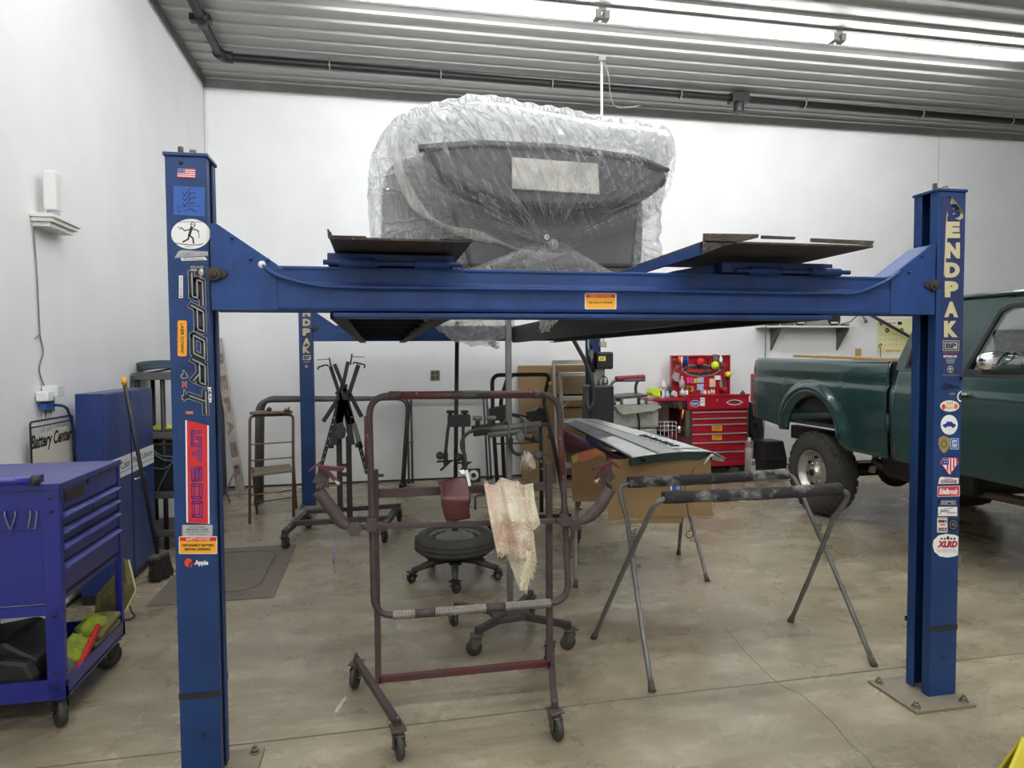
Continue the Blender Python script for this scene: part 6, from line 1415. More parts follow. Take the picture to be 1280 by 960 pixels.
for i, pts in enumerate(([(186, 558), (200, 569), (215, 571), (232, 574)], [(185, 562), (205, 575), (222, 574), (236, 570)], [(187, 584), (205, 586), (218, 577), (234, 570)], [(194, 622), (203, 600), (214, 580), (222, 560)])):
    m = MB(); m.tube(spline([W(x, y, Ysh-.012) for x, y in pts], 6), .006, 6); tag(m.build('loose_cable', cab), ['upper blue grey cable drooping across the black bin', 'second blue grey cable drooping across the black bin', 'lower blue grey cable looping under the bin front', 'steep grey cable slanting up across the black bin'][i], 'cable', 'cables over the bin')
# ------------------------------------------------------------------ lettered plank and boards in the corner
t = root('repair_sign', 'long weathered white plank lettered REPAIR leaning in the back left corner', 'sign', (-1.45, 7.85, 0))
b0, t0 = WZ(300, 618), V((-1.775, 8.20, 1.72))
b0 = V((-1.50, 7.86, 0.012)); dn = (t0-b0).normalized(); wd = V((.16, -.075, 0)); wd = (wd-dn*wd.dot(dn)).normalized()*.055
nn = dn.cross(wd).normalized()
if nn.y > 0: nn = -nn
m = MB(); m.obox((b0+t0)/2, dn*(t0-b0).length/2, wd, nn*.009); m.build('plank', mat('weathered_white', (176, 168, 158), .7, var=.15, scale=8), t, bevel=.002)
q = MB(); n = 0
for i, ch in enumerate('REPAIR'):
    vs, fs = glyphs(ch, .05); c0 = lerp(1.42, .15, i/5.0)
    up = -wd.normalized()
    for_ = [(b0+dn*(c0+.17-.17*u)+wd*(-.75+1.5*v)*1.0+nn*.0098) for u, v in vs]; q.add(for_, fs)
q.build('lettering', mat('faded_brown_print', (132, 116, 112), .7, var=.2, scale=20), t, norm=False)
m = MB(); m.obox(V((-1.76, 8.05, .60)), (V((-1.80, 8.20, 1.2))-V((-1.72, 7.90, 0.0)))/2, (.07, -.03, 0), (.004, .01, 0)); tag(m.build('dark_board', mat('dark_board', (58, 54, 52), .7)), 'dark board leaning in the corner behind the lettered plank', 'board')
t = root('floor_rod', 'thin dark rod with a round knob standing in the back left corner', 'rod', (-1.58, 6.95, 0)); a, b = W(279, 597, 6.9), WZ(287, 629)
b.z = .006; m = MB(); m.tube([b, b.lerp(a, .5), V((a.x, b.y+.12, a.z))], .009, 8); m.build('rod_shaft', GRS, t); MB().ball((a.x, b.y+.12, a.z), .02, 10).build('rod_knob', DKB, t)
# floor mat
mt_ = mat('worn_brown_mat', (104, 96, 86), .9, var=.15, scale=6, bump=.4, bscale=80)
t = root('floor_mat', 'worn brown rubber floor mat with an embossed rounded border behind the left post', 'mat', (-1.0, 5.0, 0))
m = MB(); m.box(-1.40, -.66, 4.40, 5.62, .0005, .007); m.build('mat_base', mt_, t, bevel=.003)
m = MB(); m.tube([p+V((0, 0, .007)) for p in fillet([(-1.25, 4.55, 0), (-.78, 4.55, 0), (-.78, 5.48, 0), (-1.25, 5.48, 0)], .18, 8, True)], .006, 6, closed=True); m.build('embossed_border', mat('mat_border', (86, 80, 72), .9), t)
# wall socket on the back wall
p = W(544, 469, YB); t = root('wall_socket', 'grey four gang socket on the back wall under the lift', 'socket', (p.x, YB, p.z))
m = MB(); m.box(p.x-.055, p.x+.055, YB-.012, YB, p.z-.06, p.z+.06); m.build('cover_plate', mat('steel_plate', (128, 122, 108), .45, .4), t, bevel=.003)
for dx in (-.025, .025):
    for dz in (-.028, .028): MB().box(p.x+dx-.016, p.x+dx+.016, YB-.015, YB-.011, p.z+dz-.017, p.z+dz+.017).build('receptacle', mat('dark_receptacle', (70, 66, 60), .5), t, bevel=.005)
# ------------------------------------------------------------------ second folding stand with the striped hood and cardboard
zz2 = .80
xstand('folding_stand', 'folding steel work stand carrying the grey striped hood and cardboard sheets', [(1.24, 4.17, 0), (2.13, 4.10, 0), (1.36, 4.78, 0), (2.21, 4.713, 0)],
       ((V((1.40, 4.36, .74)), V((2.05, 4.34, .74))), (V((1.44, 4.70, .78)), V((2.10, 4.66, .78)))), GRS, SPAT)
HD = mat('silver_grey_hood_paint', (186, 188, 188), .25, .25, var=.10, scale=3, coat=.5)
HG = mat('dark_green_hood_edge', (22, 54, 54), .25, var=.1, coat=.5)
hd = root('car_hood', 'silver grey car hood panel with black stripes and dark green underside resting on a stand', 'car hood', (1.9, 4.7, .80))
NL, NR, FLh, FRh = W(790, 572, 4.22), W(907, 566, 4.30), W(705, 527, 5.25), W(746, 524, 5.35)
NM = W(822, 567, 4.22)
def hoodf(u, v):
    n = NL.lerp(NR, u); f = FLh.lerp(FRh, u)
    q = n.lerp(f, v); q.z += .022*math.sin(pi*u)*(1-v*.5)+.012*math.sin(pi*min(v, 1))*(.25+.75*u)-.02*(u > .86)*(u-.86)/.14*(1-v)*2; return q
m = MB(); m.grid(hoodf, 40, 40); sk = m.build('skin', HD, hd, solid=.006)
def strip_(u0, u1, v0, v1, nm, mt__, off=.004, par=None):
    m = MB(); m.grid(lambda a, b: hoodf(lerp(u0, u1, a), lerp(v0, v1, b))+V((0, -.001, off)), 4, 30); return m.build(nm, mt__, par or hd)
strip_(.25, .285, 0, 1, 'black_stripe', BLACK); strip_(.50, .515, .0, .97, 'black_stripe', BLACK); strip_(.285, .50, .0, 1, 'grey_stripe', mat('stripe_grey', (150, 154, 154), .3, .2, var=.1), .003)
strip_(.515, .80, .055, .07, 'black_stripe', BLACK, .0045)
strip_(.0, .25, .45, .95, 'dusty_grey_patch', mat('primer_grey', (112, 114, 112), .6, var=.2), .003)
strip_(.5, .85, .78, .97, 'dusty_grey_patch', mat('primer_grey', (112, 114, 112), .6, var=.2), .003)
for i in range(7):      # raised block letters along the stripe, read as worn vents
    v0 = .12+.045*i; m = MB()
    for (ua, va, ub, vb) in ((.56, 0, .66, .0), (.56, .018, .66, .018), (.57, 0, .57, .02), (.66, 0, .655, .02)) if i % 2 == 0 else ((.56, .0, .66, .01), (.61, .0, .61, .026), (.56, .022, .65, .02)):
        p, q = hoodf(ua, v0+va)+V((0, 0, .006)), hoodf(ub, v0+vb)+V((0, 0, .006)); m.bar(p, q, .008, .004)
    m.build('vent_letter', BLACK, hd)
th = V((0, .02, -.058))
for u0, u1, nm, mt__ in ((0, .28, 'corner_box', HG), (.28, .83, 'front_lip', HG), (.83, 1, 'lamp_housing', DKB)):
    m = MB(); n = 10
    top = [hoodf(lerp(u0, u1, i/n), 0)+V((0, .004, -.004)) for i in range(n+1)]; bot = [p+V((0, .012, -.056*(1 if u1 < 1 else 1-.75*(i/n)**2))) for i, p in enumerate(top)]
    m.prism(top+bot[::-1], (0, .05, 0)); o = m.build(nm, mt__, hd, bevel=.003)
    if nm == 'corner_box': p = hoodf(.12, 0)+V((0, .002, -.03)); MB().lathe(p, (0, -1, 0), [(.012, 0), (.022, 0), (.022, .008), (.015, .008), (.012, -.004)], 18, closed=True).build('round_recess', BLACK, o)
    if nm == 'lamp_housing':
        a = hoodf(.85, 0)+V((0, -.004, -.012)); b = hoodf(.985, 0)+V((0, -.004, -.01)); m = MB(); m.prism([a, b, b+V((-.012, 0, -.016)), a+V((0, 0, -.042))], (0, .006, 0)); m.build('lamp_bracket', mat('worn_pale_bracket', (140, 140, 128), .5, var=.3, scale=50), o)
m = MB(); m.grid(lambda a, b: hoodf(.02+.96*a, .03+.94*b)+V((0, .01, -.02-.035*math.sin(pi*a))), 14, 14); m.build('underside', mat('dark_burgundy', (64, 26, 38), .4, var=.25, col2=(26, 18, 20)), hd)
m = MB(); m.cyl(hoodf(.80, 0)+V((0, -.02, -.035)), hoodf(.845, 0)+V((0, -.01, -.018)), .009); m.cyl(hoodf(.74, 0)+V((0, -.03, -.085)), hoodf(.80, 0)+V((0, -.02, -.035)), .006); m.build('clip', mat('pale_clip', (176, 176, 170), .5), hd)
# fender like burgundy piece under the hood
fd = root('burgundy_panel', 'dusty burgundy curved body panel under the striped hood, over the cardboard', 'body panel', (1.45, 4.5, .8))
def fen(u, v):
    x = lerp(700, 800, u); top_ = 527+(x-705)*.53+lerp(10, 6, u); bot_ = max(top_+3, lerp(562, 584, u**.7))
    return W(x, lerp(top_, bot_, v), 5.0-.6*u-.12*math.sin(pi*v)+.06*v)
m = MB(); m.grid(fen, 24, 14); m.build('panel_skin', mat('dusty_burgundy', (92, 44, 62), .45, var=.3, col2=(58, 30, 42), scale=5), fd, solid=.006)
# cardboard sheets hung under it
CDB = mat('cardboard', (138, 113, 77), .85, var=.06, scale=3, bump=.08, bscale=30)
CDD = mat('cardboard_brown', (108, 84, 52), .85, var=.08, scale=3)
def sheet(name, pts, Y0, lab, mt__=CDB, th_=.006, extra=None):
    t = root(name, lab, 'cardboard', W(*pts[0], Y0)); m = MB(); m.prism([W(x, y, Y0) for x, y in pts], (0, th_, 0)); o = m.build('board', mt__, t)
    return t, o
t, o = sheet('cardboard_sheet', [(760, 574), (824, 575), (888, 568), (891, 645), (812, 646), (760, 651)], 4.295, 'large cardboard sheet hanging under the striped hood, with a blue tape label')
s = Sheet((0, 4.294, 0), (0, -1, 0)); s.rect(837, 604, 851.5, 615, SKYB, 0).rect(838, 606, 840, 613, WHITE, 1).rect(845, 606, 847, 612, GREY, 1).rect(848, 606, 849, 612, WHITE, 1); s.build('tape_label', t, 'blue and white tape label')
s = Sheet((0, 4.294, 0), (0, -1, 0)); fl = flat('fold_line', (136, 108, 68)); s.line([(760, 619), (890, 614)], .6, fl, 0).line([(800, 574), (800, 650)], .5, fl, 0).line([(849, 572), (849, 606)], .5, fl, 0).line([(849, 616), (849, 646)], .5, fl, 0); s.build('fold_crease', t)
sheet('cardboard_sheet', [(806, 647), (853, 644), (852, 654), (757, 655), (806, 649)], 4.305, 'narrow cardboard strip hanging lowest behind the large hanging sheet', CDB)
t, o = sheet('cardboard_sheet', [(714, 571), (722, 566), (745, 560), (756, 566), (758, 572), (757, 627), (716, 627)], 4.305, 'brown cardboard flap with pink and green overspray hanging left of the large sheet', CDD)
s = Sheet((0, 4.304, 0), (0, -1, 0))
m_ov = mat('overspray', (150, 72, 66), .7, var=.4, scale=9, col2=(170, 104, 60)); m_gr = mat('overspray_green', (142, 140, 62), .7, var=.3, scale=12)
s.poly([(722, 567), (745, 560.6), (755, 566), (757, 571), (748, 569), (738, 574), (726, 578), (722, 574)], m_ov, 0).poly([(714.5, 571), (722, 566.5), (724, 570), (722, 577), (716, 579)], m_gr, 1); s.build('overspray_patch', t)
m = MB(); p = [W(869, 584, 4.25), W(858, 603, 4.2), W(856, 614, 4.18), W(860, 640, 4.18), W(864, 660, 4.18), W(858, 667, 4.18), W(860, 672, 4.18), W(866, 670, 4.18), W(865, 660, 4.18)]
m.tube(spline(p, 5), .0035, 5); tag(m.build('hanging_cord', DKB), 'thin dark cord with a loop hanging from the front of the striped hood', 'cord')
# ------------------------------------------------------------------ cardboard and ladder at the back wall
def lean(name, lab, x0, x1, zt__, yb, yt, mt__, cat, th_=.02):
    t = root(name, lab, cat, ((x0+x1)/2, yb, 0)); m = MB(); m.prism([(x0, yb, .0), (x1, yb, .0), (x1, yt, zt__), (x0, yt, zt__)], (0, th_, 0)); m.build('board', mt__, t, bevel=.004); return t
lean('cardboard_sheet', 'tall plain cardboard sheet leaning on the back wall left of the aluminium ladder', W(650, 500, 8.1).x, W(692, 500, 8.1).x, W(670, 457, 8.18).z, 8.0, 8.2, CDB, 'cardboard')
bx0, bx1 = W(694, 500, 8.05).x, W(745, 500, 8.05).x
for k, (ya, yb_) in enumerate(((455, 467), (467.5, 492), (493, 508), (508.5, 525), (526, 548))):
    za, zb__ = W(700, ya, 8.05).z, W(700, yb_, 8.05).z
    m = MB(); m.box(bx0+.01*k % .03, bx1, 7.92, 8.22, zb__ if k < 4 else .05, za-.012); t = tag(m.build('cardboard_box', CDB if k % 2 == 0 else mat('greyer_cardboard', (146, 124, 92), .85, var=.06), bevel=.004), ['topmost flat cardboard box stacked behind the aluminium ladder', 'second cardboard box from the top behind the aluminium ladder', 'third cardboard box from the top behind the aluminium ladder', 'fourth cardboard box from the top behind the aluminium ladder', 'lowest large cardboard box behind the aluminium ladder'][k], 'box', 'boxes behind the ladder')
ALM = mat('ladder_aluminium', (186, 186, 176), .35, .6, var=.08)
t = root('step_ladder', 'folded aluminium step ladder leaning in front of stacked boxes at the back wall', 'ladder', (2.3, 7.7, 0))
yl = 7.72
la = [W(692, 452, yl), W(700, 560, yl)]; lx0, lx1 = W(691, 450, yl).x, W(742, 450, yl).x
for (x0_, x1_) in ((lx0+.02, lx0+.04), (lx0+.10, lx0+.13), (lx1, lx1+.04)):
    m = MB(); m.bar((x1_, yl-.05, 0), (x0_, yl+.05, W(692, 452 if x0_ < lx0+.05 else 466, yl).z), .028, .06, up=(0, 1, 0)); m.build('rail', ALM, t, bevel=.002)
for y in (467, 497, 525, 552, 580):
    z = W(700, y, yl).z; m = MB(); m.box(lx0+.10, lx1+.02, yl-.09, yl+.02, z-.03, z+.015); m.build('tread', ALM, t, bevel=.003)
m = MB(); m.box(lx0+.02, lx1+.02, yl, yl+.09, W(700, 453, yl).z-.02, W(700, 451, yl).z+.01); m.build('top_cap', ALM, t, bevel=.004)
m = MB(); m.bar(W(701, 512, yl-.06), W(713, 499, yl-.06), .02, .01); m.bar(W(741, 512, yl-.06), W(729, 499, yl-.06), .02, .01); m.build('brace', ALM, t)
# ------------------------------------------------------------------ creeper on a wrapped stack
yc = 7.35
st_ = root('wrapped_stack', 'stack of grey plastic wrapped bundles beside the power unit under the creeper seat', 'bundle', (2.85, 7.5, 0))
GPL = mat('crumpled_grey_wrap', (166, 166, 160), .35, .2, var=.2, scale=6, bump=1., bscale=14)
xa, xb = W(764, 520, yc).x, W(824, 520, yc).x; zs = W(790, 512, yc).z
n = 4
for k in range(n):
    m = MB(); z0, z1 = zs*k/n, zs*(k+1)/n-.006; m.box(xa+.012*(k % 2), xb-.01*(k % 3), yc, yc+.62, z0, z1); m.build('bundle', GPL, st_, bevel=.03, seg=3)
m = MB(); m.tube(spline([W(797, 515, yc-.01), W(798, 522, yc-.012), W(799, 529, yc-.01), (W(799, 529, yc).x, yc-.01, .1)], 4), .012, 6); m.build('black_strap', DKB, st_)
t = root('floor_carpet', 'folded grey carpet piece on top of the wrapped stack, front edge hanging down', 'carpet', (2.85, 7.4, zs))
q = [W(762, 507, yc), W(772, 507.5, yc-.08), W(779, 518.5, yc-.10), W(818, 513, yc-.10), W(826, 509, yc), W(822, 506, yc+.3), W(766, 505, yc+.4)]
m = MB(); m.prism([W(770, 508, yc-.02), W(779, 518.5, yc-.10), W(818, 513.5, yc-.10), W(827, 509.5, yc), W(820, 505, yc+.2)], (0, .012, .014)); m.prism([W(761, 508, yc), W(770, 508, yc-.02), W(779, 518, yc-.1), W(775, 516, yc-.1), W(769, 510.5, yc)], (0, .02, .006)); m.box(xa-.01, xb+.02, yc+.05, yc+.55, zs, zs+.02); m.build('carpet_piece', mat('grey_carpet', (134, 134, 124), .95, var=.12, bump=.4), t)
t = root('creeper_seat', 'small rolling creeper seat with a red padded top bar on the grey carpet', 'creeper', (2.85, 7.35, zs+.02))
yq = yc+.1
m = MB(); m.tube(fillet([W(806, 475, yq), W(768, 475.5, yq), W(763, 482, yq), W(763, 493, yq), W(768, 500, yq), W(778, 500, yq)], .06), .018, 10); m.build('side_frame', GRS, t)
m = MB(); m.tube(fillet([W(803, 473, yq+.2), W(796, 477, yq+.2), W(794, 486, yq+.2), W(796, 497, yq+.2)], .05), .018, 10); m.build('side_frame', mat('dark_grey_tube', (70, 70, 68), .4), t)
m = MB(); p, q = W(770, 473.5, yq-.02), W(805, 471.5, yq+.08); m.tube([p, q], .032, 12); m.build('padded_bar', mat('red_vinyl', (138, 44, 60), .35, var=.15), t, bevel=.004)
m = MB(); a, b = W(771, 497, yq), W(808, 496, yq); m.prism([(a.x-.03, yq-.05, a.z-.02), (b.x, yq-.05, b.z), (b.x, yq+.3, b.z+.01), (a.x, yq+.3, a.z-.01)], (0, 0, .03)); m.build('base_tray', mat('dark_tray', (66, 66, 64), .4, var=.2), t, bevel=.008)
for x, yy_ in ((768, yq-.02), (777, yq-.04), (798.5, yq-.02), (808, yq+.02)):
    p = W(x, 502, yy_); m = MB(); m.lathe((p.x, yy_, p.z-.015), (1, 0, 0), [(0, -.012), (.026, -.012), (.03, 0), (.026, .012), (0, .012)], 14); m.box(p.x-.016, p.x+.016, yy_-.012, yy_+.012, p.z+.005, p.z+.045); m.build('caster', DKB if x == 798.5 else GRS, t)
m = MB(); m.tube(spline([W(826, 531, 7.45), W(829, 526, 7.45), W(834, 529, 7.45), W(836, 535, 7.45)], 4), .01, 6)
p = W(831, 532, 7.6); t = root('wire_basket', 'small silver wire basket hanging low on the left side of the red tool chest', 'basket', (p.x, 7.6, 0)); m = MB()
for k in range(3): m.tube([(p.x-.10+.2*(j in (1, 2)), 7.5+.12*(j in (2, 3)), p.z-.05+.05*k) for j in range(4)], .005, 5, closed=True)
for j in range(5): m.tube([(p.x-.10+.05*j, 7.5, .0), (p.x-.10+.05*j, 7.5, p.z+.06)], .004, 5)
m.build('basket', mat('bright_wire', (186, 184, 178), .3, .8, var=0), t)
# ------------------------------------------------------------------ red tool chest
CHEST = mat('chest_red', (160, 26, 42), .3, var=.06, scale=3, coat=.4)
TRIM = mat('drawer_trim', (206, 196, 190), .3, .5, var=0)
ch = root('tool_chest', 'red rolling tool chest with an open lid and side shelf at the back wall', 'tool chest', (4.12, 7.9, 0))
yf = 7.65
def wx(x): return W(x, 540, yf).x
def wz(y): return W(900, y, yf).z
cx0, cx1 = wx(862), wx(936)
m = MB(); m.box(cx0, cx1, yf+.012, 8.15, wz(583), wz(512)); m.build('cabinet', CHEST, ch, bevel=.006)
m = MB(); m.box(cx0-.0, cx0+.03, yf-.002, yf+.02, wz(582), wz(513)); m.box(cx1-.025, cx1, yf-.002, yf+.02, wz(582), wz(513)); m.build('side_trim', mat('chest_dark_trim', (60, 50, 46), .5), ch, bevel=.003)
ds = [514, 522, 529.5, 541, 552, 564, 577]
for i in range(6):
    m = MB(); m.box(cx0+.035, cx1-.03, yf, yf+.012, wz(ds[i+1])+.004, wz(ds[i])-.002); d = m.build('drawer', CHEST, ch, bevel=.002)
    m = MB(); m.box(cx0+.035, cx1-.03, yf-.012, yf, wz(ds[i])-.018, wz(ds[i])-.002); m.build('drawer_trim', TRIM, d, bevel=.002)
    if i in (2, 3):
        s = Sheet((0, yf-.0005, 0), (0, -1, 0)); yy_ = 532 if i == 2 else 543.5; s.rect(890, yy_, 902.5, yy_+6.5, YEL, 0).text('CAUTION', 891.5, yy_+1.2, 901, yy_+3, BLACK, 1, bold=.02).text('KEEP SHUT', 891.5, yy_+3.8, 901, yy_+5.2, BLACK, 1, bold=.02); s.build('sticker', d, 'yellow caution sticker')
m = MB(); m.box(cx0+.03, cx1-.03, yf, yf+.012, wz(582.5), wz(577)); m.build('kick_panel', CHEST, ch, bevel=.002)
for x in (cx0+.06, cx1-.06):
    for y in (yf+.08, 8.08): caster(ch, x, y, wz(583), .045, .03, .5, fm=DKB)
tx0, tx1 = wx(859), wx(935.5); zt1, zt0 = wz(495), wz(511.5)
m = MB(); m.box(tx0, tx1, yf-.01, 8.1, zt0, zt1); tb = m.build('top_tray', CHEST, ch, bevel=.005)
m = MB(); m.box(tx0-.01, tx1+.01, yf-.015, yf+.01, zt1-.005, zt1+.02); m.build('tray_rim', CHEST, tb, bevel=.003)
p = W(896.5, 500, yf-.0105); MB().cyl(p, p+V((0, -.004, 0)), .01, seg=10).build('tray_lock', TRIM, tb)
s = Sheet((0, yf-.0105, 0), (0, -1, 0)); s.oval(869, 504.5, 6.2, 4.2, WHITE, 0).oval(869, 504.5, 5.5, 3.6, NAVY, 1).text('NAPA', 865, 503, 873, 506.3, WHITE, 2, bold=.03); s.build('sticker', tb, 'blue and white oval sticker')
s = Sheet((0, yf-.0105, 0), (0, -1, 0)); s.rect(875.5, 497, 881, 507.5, WHITE, 0).rect(876.3, 499, 880, 500, GREY, 1).rect(876.3, 502, 880, 503, GREY, 1); s.build('sticker', tb)
s = Sheet((0, yf-.0105, 0), (0, -1, 0)); s.poly([(907.5, 503), (912, 500.3), (918, 499.3), (924, 500.1), (929, 502.6), (924, 505.6), (918, 506.6), (912, 505.8)], WHITE, 0).poly([(909, 503), (912.5, 501.2), (918, 500.4), (923.5, 501.1), (927.3, 502.7), (923, 504.7), (918, 505.5), (912.5, 504.8)], flat('emblem_dark', (48, 44, 44)), 1).text('Snap-on', 911, 501.8, 925.5, 504.8, RED, 2, bold=.04); s.build('emblem', tb, 'dark oval emblem with red lettering')
# side shelf unit and hooks
m = MB(); zl = wz(497.5); xw0 = wx(817)
m.box(xw0, tx0, yf+.02, yf+.42, zl-.03, zl); m.build('side_shelf', CHEST, ch, bevel=.004)
m = MB(); m.prism([(xw0+.03, yf+.05, zl-.03), (tx0, yf+.05, zl-.03), (tx0, yf+.05, zl-.15)], (0, .012, 0)); m.build('shelf_brace', mat('dark_steel', (52, 46, 44), .5), ch)
sx0, sx1 = wx(839), wx(857); m = MB(); m.box(sx0, sx0+.02, yf+.1, yf+.45, wz(545), wz(506)); m.box(sx0, sx1, yf+.43, yf+.45, wz(545), wz(506)); m.box(sx0, sx1, yf+.1, yf+.45, wz(545), wz(541)); m.box(sx1-.02, sx1, yf+.1, yf+.45, wz(545), wz(511)); m.build('side_locker', mat('locker_dark_red', (92, 26, 34), .4), ch, bevel=.003)
m = MB(); m.box(sx1-.0, cx0+.005, yf+.0, yf+.06, wz(545), wz(512)); m.build('corner_trim', mat('brown_trim', (84, 74, 64), .5), ch)
p = W(849.5, 537, yf+.1); m = MB(); m.lathe((p.x, yf+.12, wz(541)), (0, 0, 1), [(0, 0), (.05, 0), (.055, .09), (.05, .09), (.046, .005), (0, .005)], 18); tag(m.build('steel_cup', mat('bright_steel', (186, 180, 172), .2, .9, var=0)), 'steel cup standing in the side locker of the red tool chest', 'cup')
for i, (x0, x1, yy_, lab, mt__) in enumerate(((838, 846, 504, 'leftmost dark leather tool pouch hanging under the chest side shelf', DKB), (845, 852, 506, 'second dark pouch with a bright buckle hanging under the chest side shelf', mat('brown_leather', (84, 66, 54), .5, var=.2)), (851, 857, 505, 'rightmost small dark pouch hanging under the chest side shelf', DKB))):
    a, b = W(x0, yy_-5.5, yf+.06), W(x1, yy_+7, yf+.06); m = MB(); m.prism([(a.x, yf+.03, zl-.03), (b.x, yf+.03, zl-.03), (b.x, yf+.03, b.z+.03), ((a.x+b.x)/2, yf+.03, b.z), (a.x+.01, yf+.03, b.z+.06)], (0, .05, 0)); tag(m.build('tool_pouch', mt__, bevel=.012), lab, 'pouch')
a, b = W(854, 512, yf+.02), W(852.5, 523, yf+.02); m = MB(); m.cyl(a, b, .012, seg=8); tag(m.build('yellow_handle_tool', YEL), 'thin yellow handled tool hanging beside the chest side locker', 'tool')
# lid with tools
yl_ = 7.98
lx0_, lx1_ = W(838.5, 470, yl_).x, W(911.5, 470, yl_).x; lz0, lz1 = zt1-.02, W(880, 444, yl_).z
m = MB(); m.box(lx0_, lx1_, yl_, yl_+.03, lz0, lz1); ld = m.build('open_lid', CHEST, ch, bevel=.006)
m = MB(); m.box(lx0_, lx0_+.02, yl_-.03, yl_, lz0, lz1); m.box(lx1_-.02, lx1_, yl_-.03, yl_, lz0, lz1); m.box(lx0_, lx1_, yl_-.03, yl_, lz1-.02, lz1); m.build('lid_rim', CHEST, ld, bevel=.004)
s = Sheet((0, yl_-.001, 0), (0, -1, 0)); s.poly([(851, 462), (862, 456), (878, 455), (896, 458), (902, 463), (892, 469), (876, 471.5), (860, 469)], SILV, 0).poly([(854, 462.3), (863, 457.3), (878, 456.2), (894, 459), (899, 463), (890, 467.6), (876, 470), (861, 467.6)], flat('emblem_dark', (48, 44, 44)), 1).text('Snap-on', 857, 460, 896, 466.5, RED, 2, bold=.04, shear=.1); s.build('emblem', ld, 'dark oval emblem with red lettering')
def item(name, x0, y0, x1, y1, mt__, lab, cat, th_=.03, kind='box', Y0=None, grp='tools and packets on the chest lid'):
    yy_ = (Y0 or yl_)-th_; a, b = W(x0, y0, yy_), W(x1, y1, yy_); m = MB()
    if kind == 'box': m.box(a.x, b.x, yy_, yy_+th_-.002, b.z, a.z); bv = .006
    elif kind == 'ball': m.ball(((a.x+b.x)/2, yy_, (a.z+b.z)/2), (b.x-a.x)/2, 16); bv = 0
    elif kind == 'bottle': c = (a.x+b.x)/2; r = (b.x-a.x)/2; h = a.z-b.z; m.lathe((c, yy_, b.z), (0, 0, 1), [(0, 0), (r, 0), (r, h*.6), (r*.4, h*.75), (r*.4, h), (0, h)], 14); bv = 0
    elif kind == 'driver': c = (a.x+b.x)/2; r = (b.x-a.x)/2; h = a.z-b.z; m.lathe((c, yy_, b.z), (0, 0, 1), [(0, 0), (r*.35, 0), (r*.35, h*.4), (r, h*.42), (r, h*.95), (0, h)], 10); bv = 0
    elif kind == 'disc': m.lathe(((a.x+b.x)/2, yy_, (a.z+b.z)/2), (0, -1, 0), [(0, -.02), ((b.x-a.x)/2, -.02), ((b.x-a.x)/2, .015), (.01, .02), (0, .02)], 18); bv = 0
    elif kind == 'wrench': m.bar((a.x, yy_, a.z), (b.x, yy_, b.z), .03, .012); m.lathe((a.x, yy_, a.z), (0, 1, 0), [(.012, 0), (.026, 0), (.026, .012), (.012, .012)], 12, closed=True); m.lathe((b.x, yy_, b.z), (0, 1, 0), [(.01, 0), (.022, 0), (.022, .012), (.01, .012)], 12, closed=True); bv = 0
    elif kind == 'bag': m.prism([(a.x, yy_, (a.z+b.z)/2), ((a.x*2+b.x)/3, yy_, a.z), (b.x, yy_, a.z-.02), (b.x, yy_, b.z), (a.x+.02, yy_, b.z+.02)], (0, th_-.004, 0)); bv = .008
    return tag(m.build(name, mt__, bevel=bv), lab, cat, grp)
stl = mat('tool_steel', (150, 146, 140), .3, .8, var=.1)
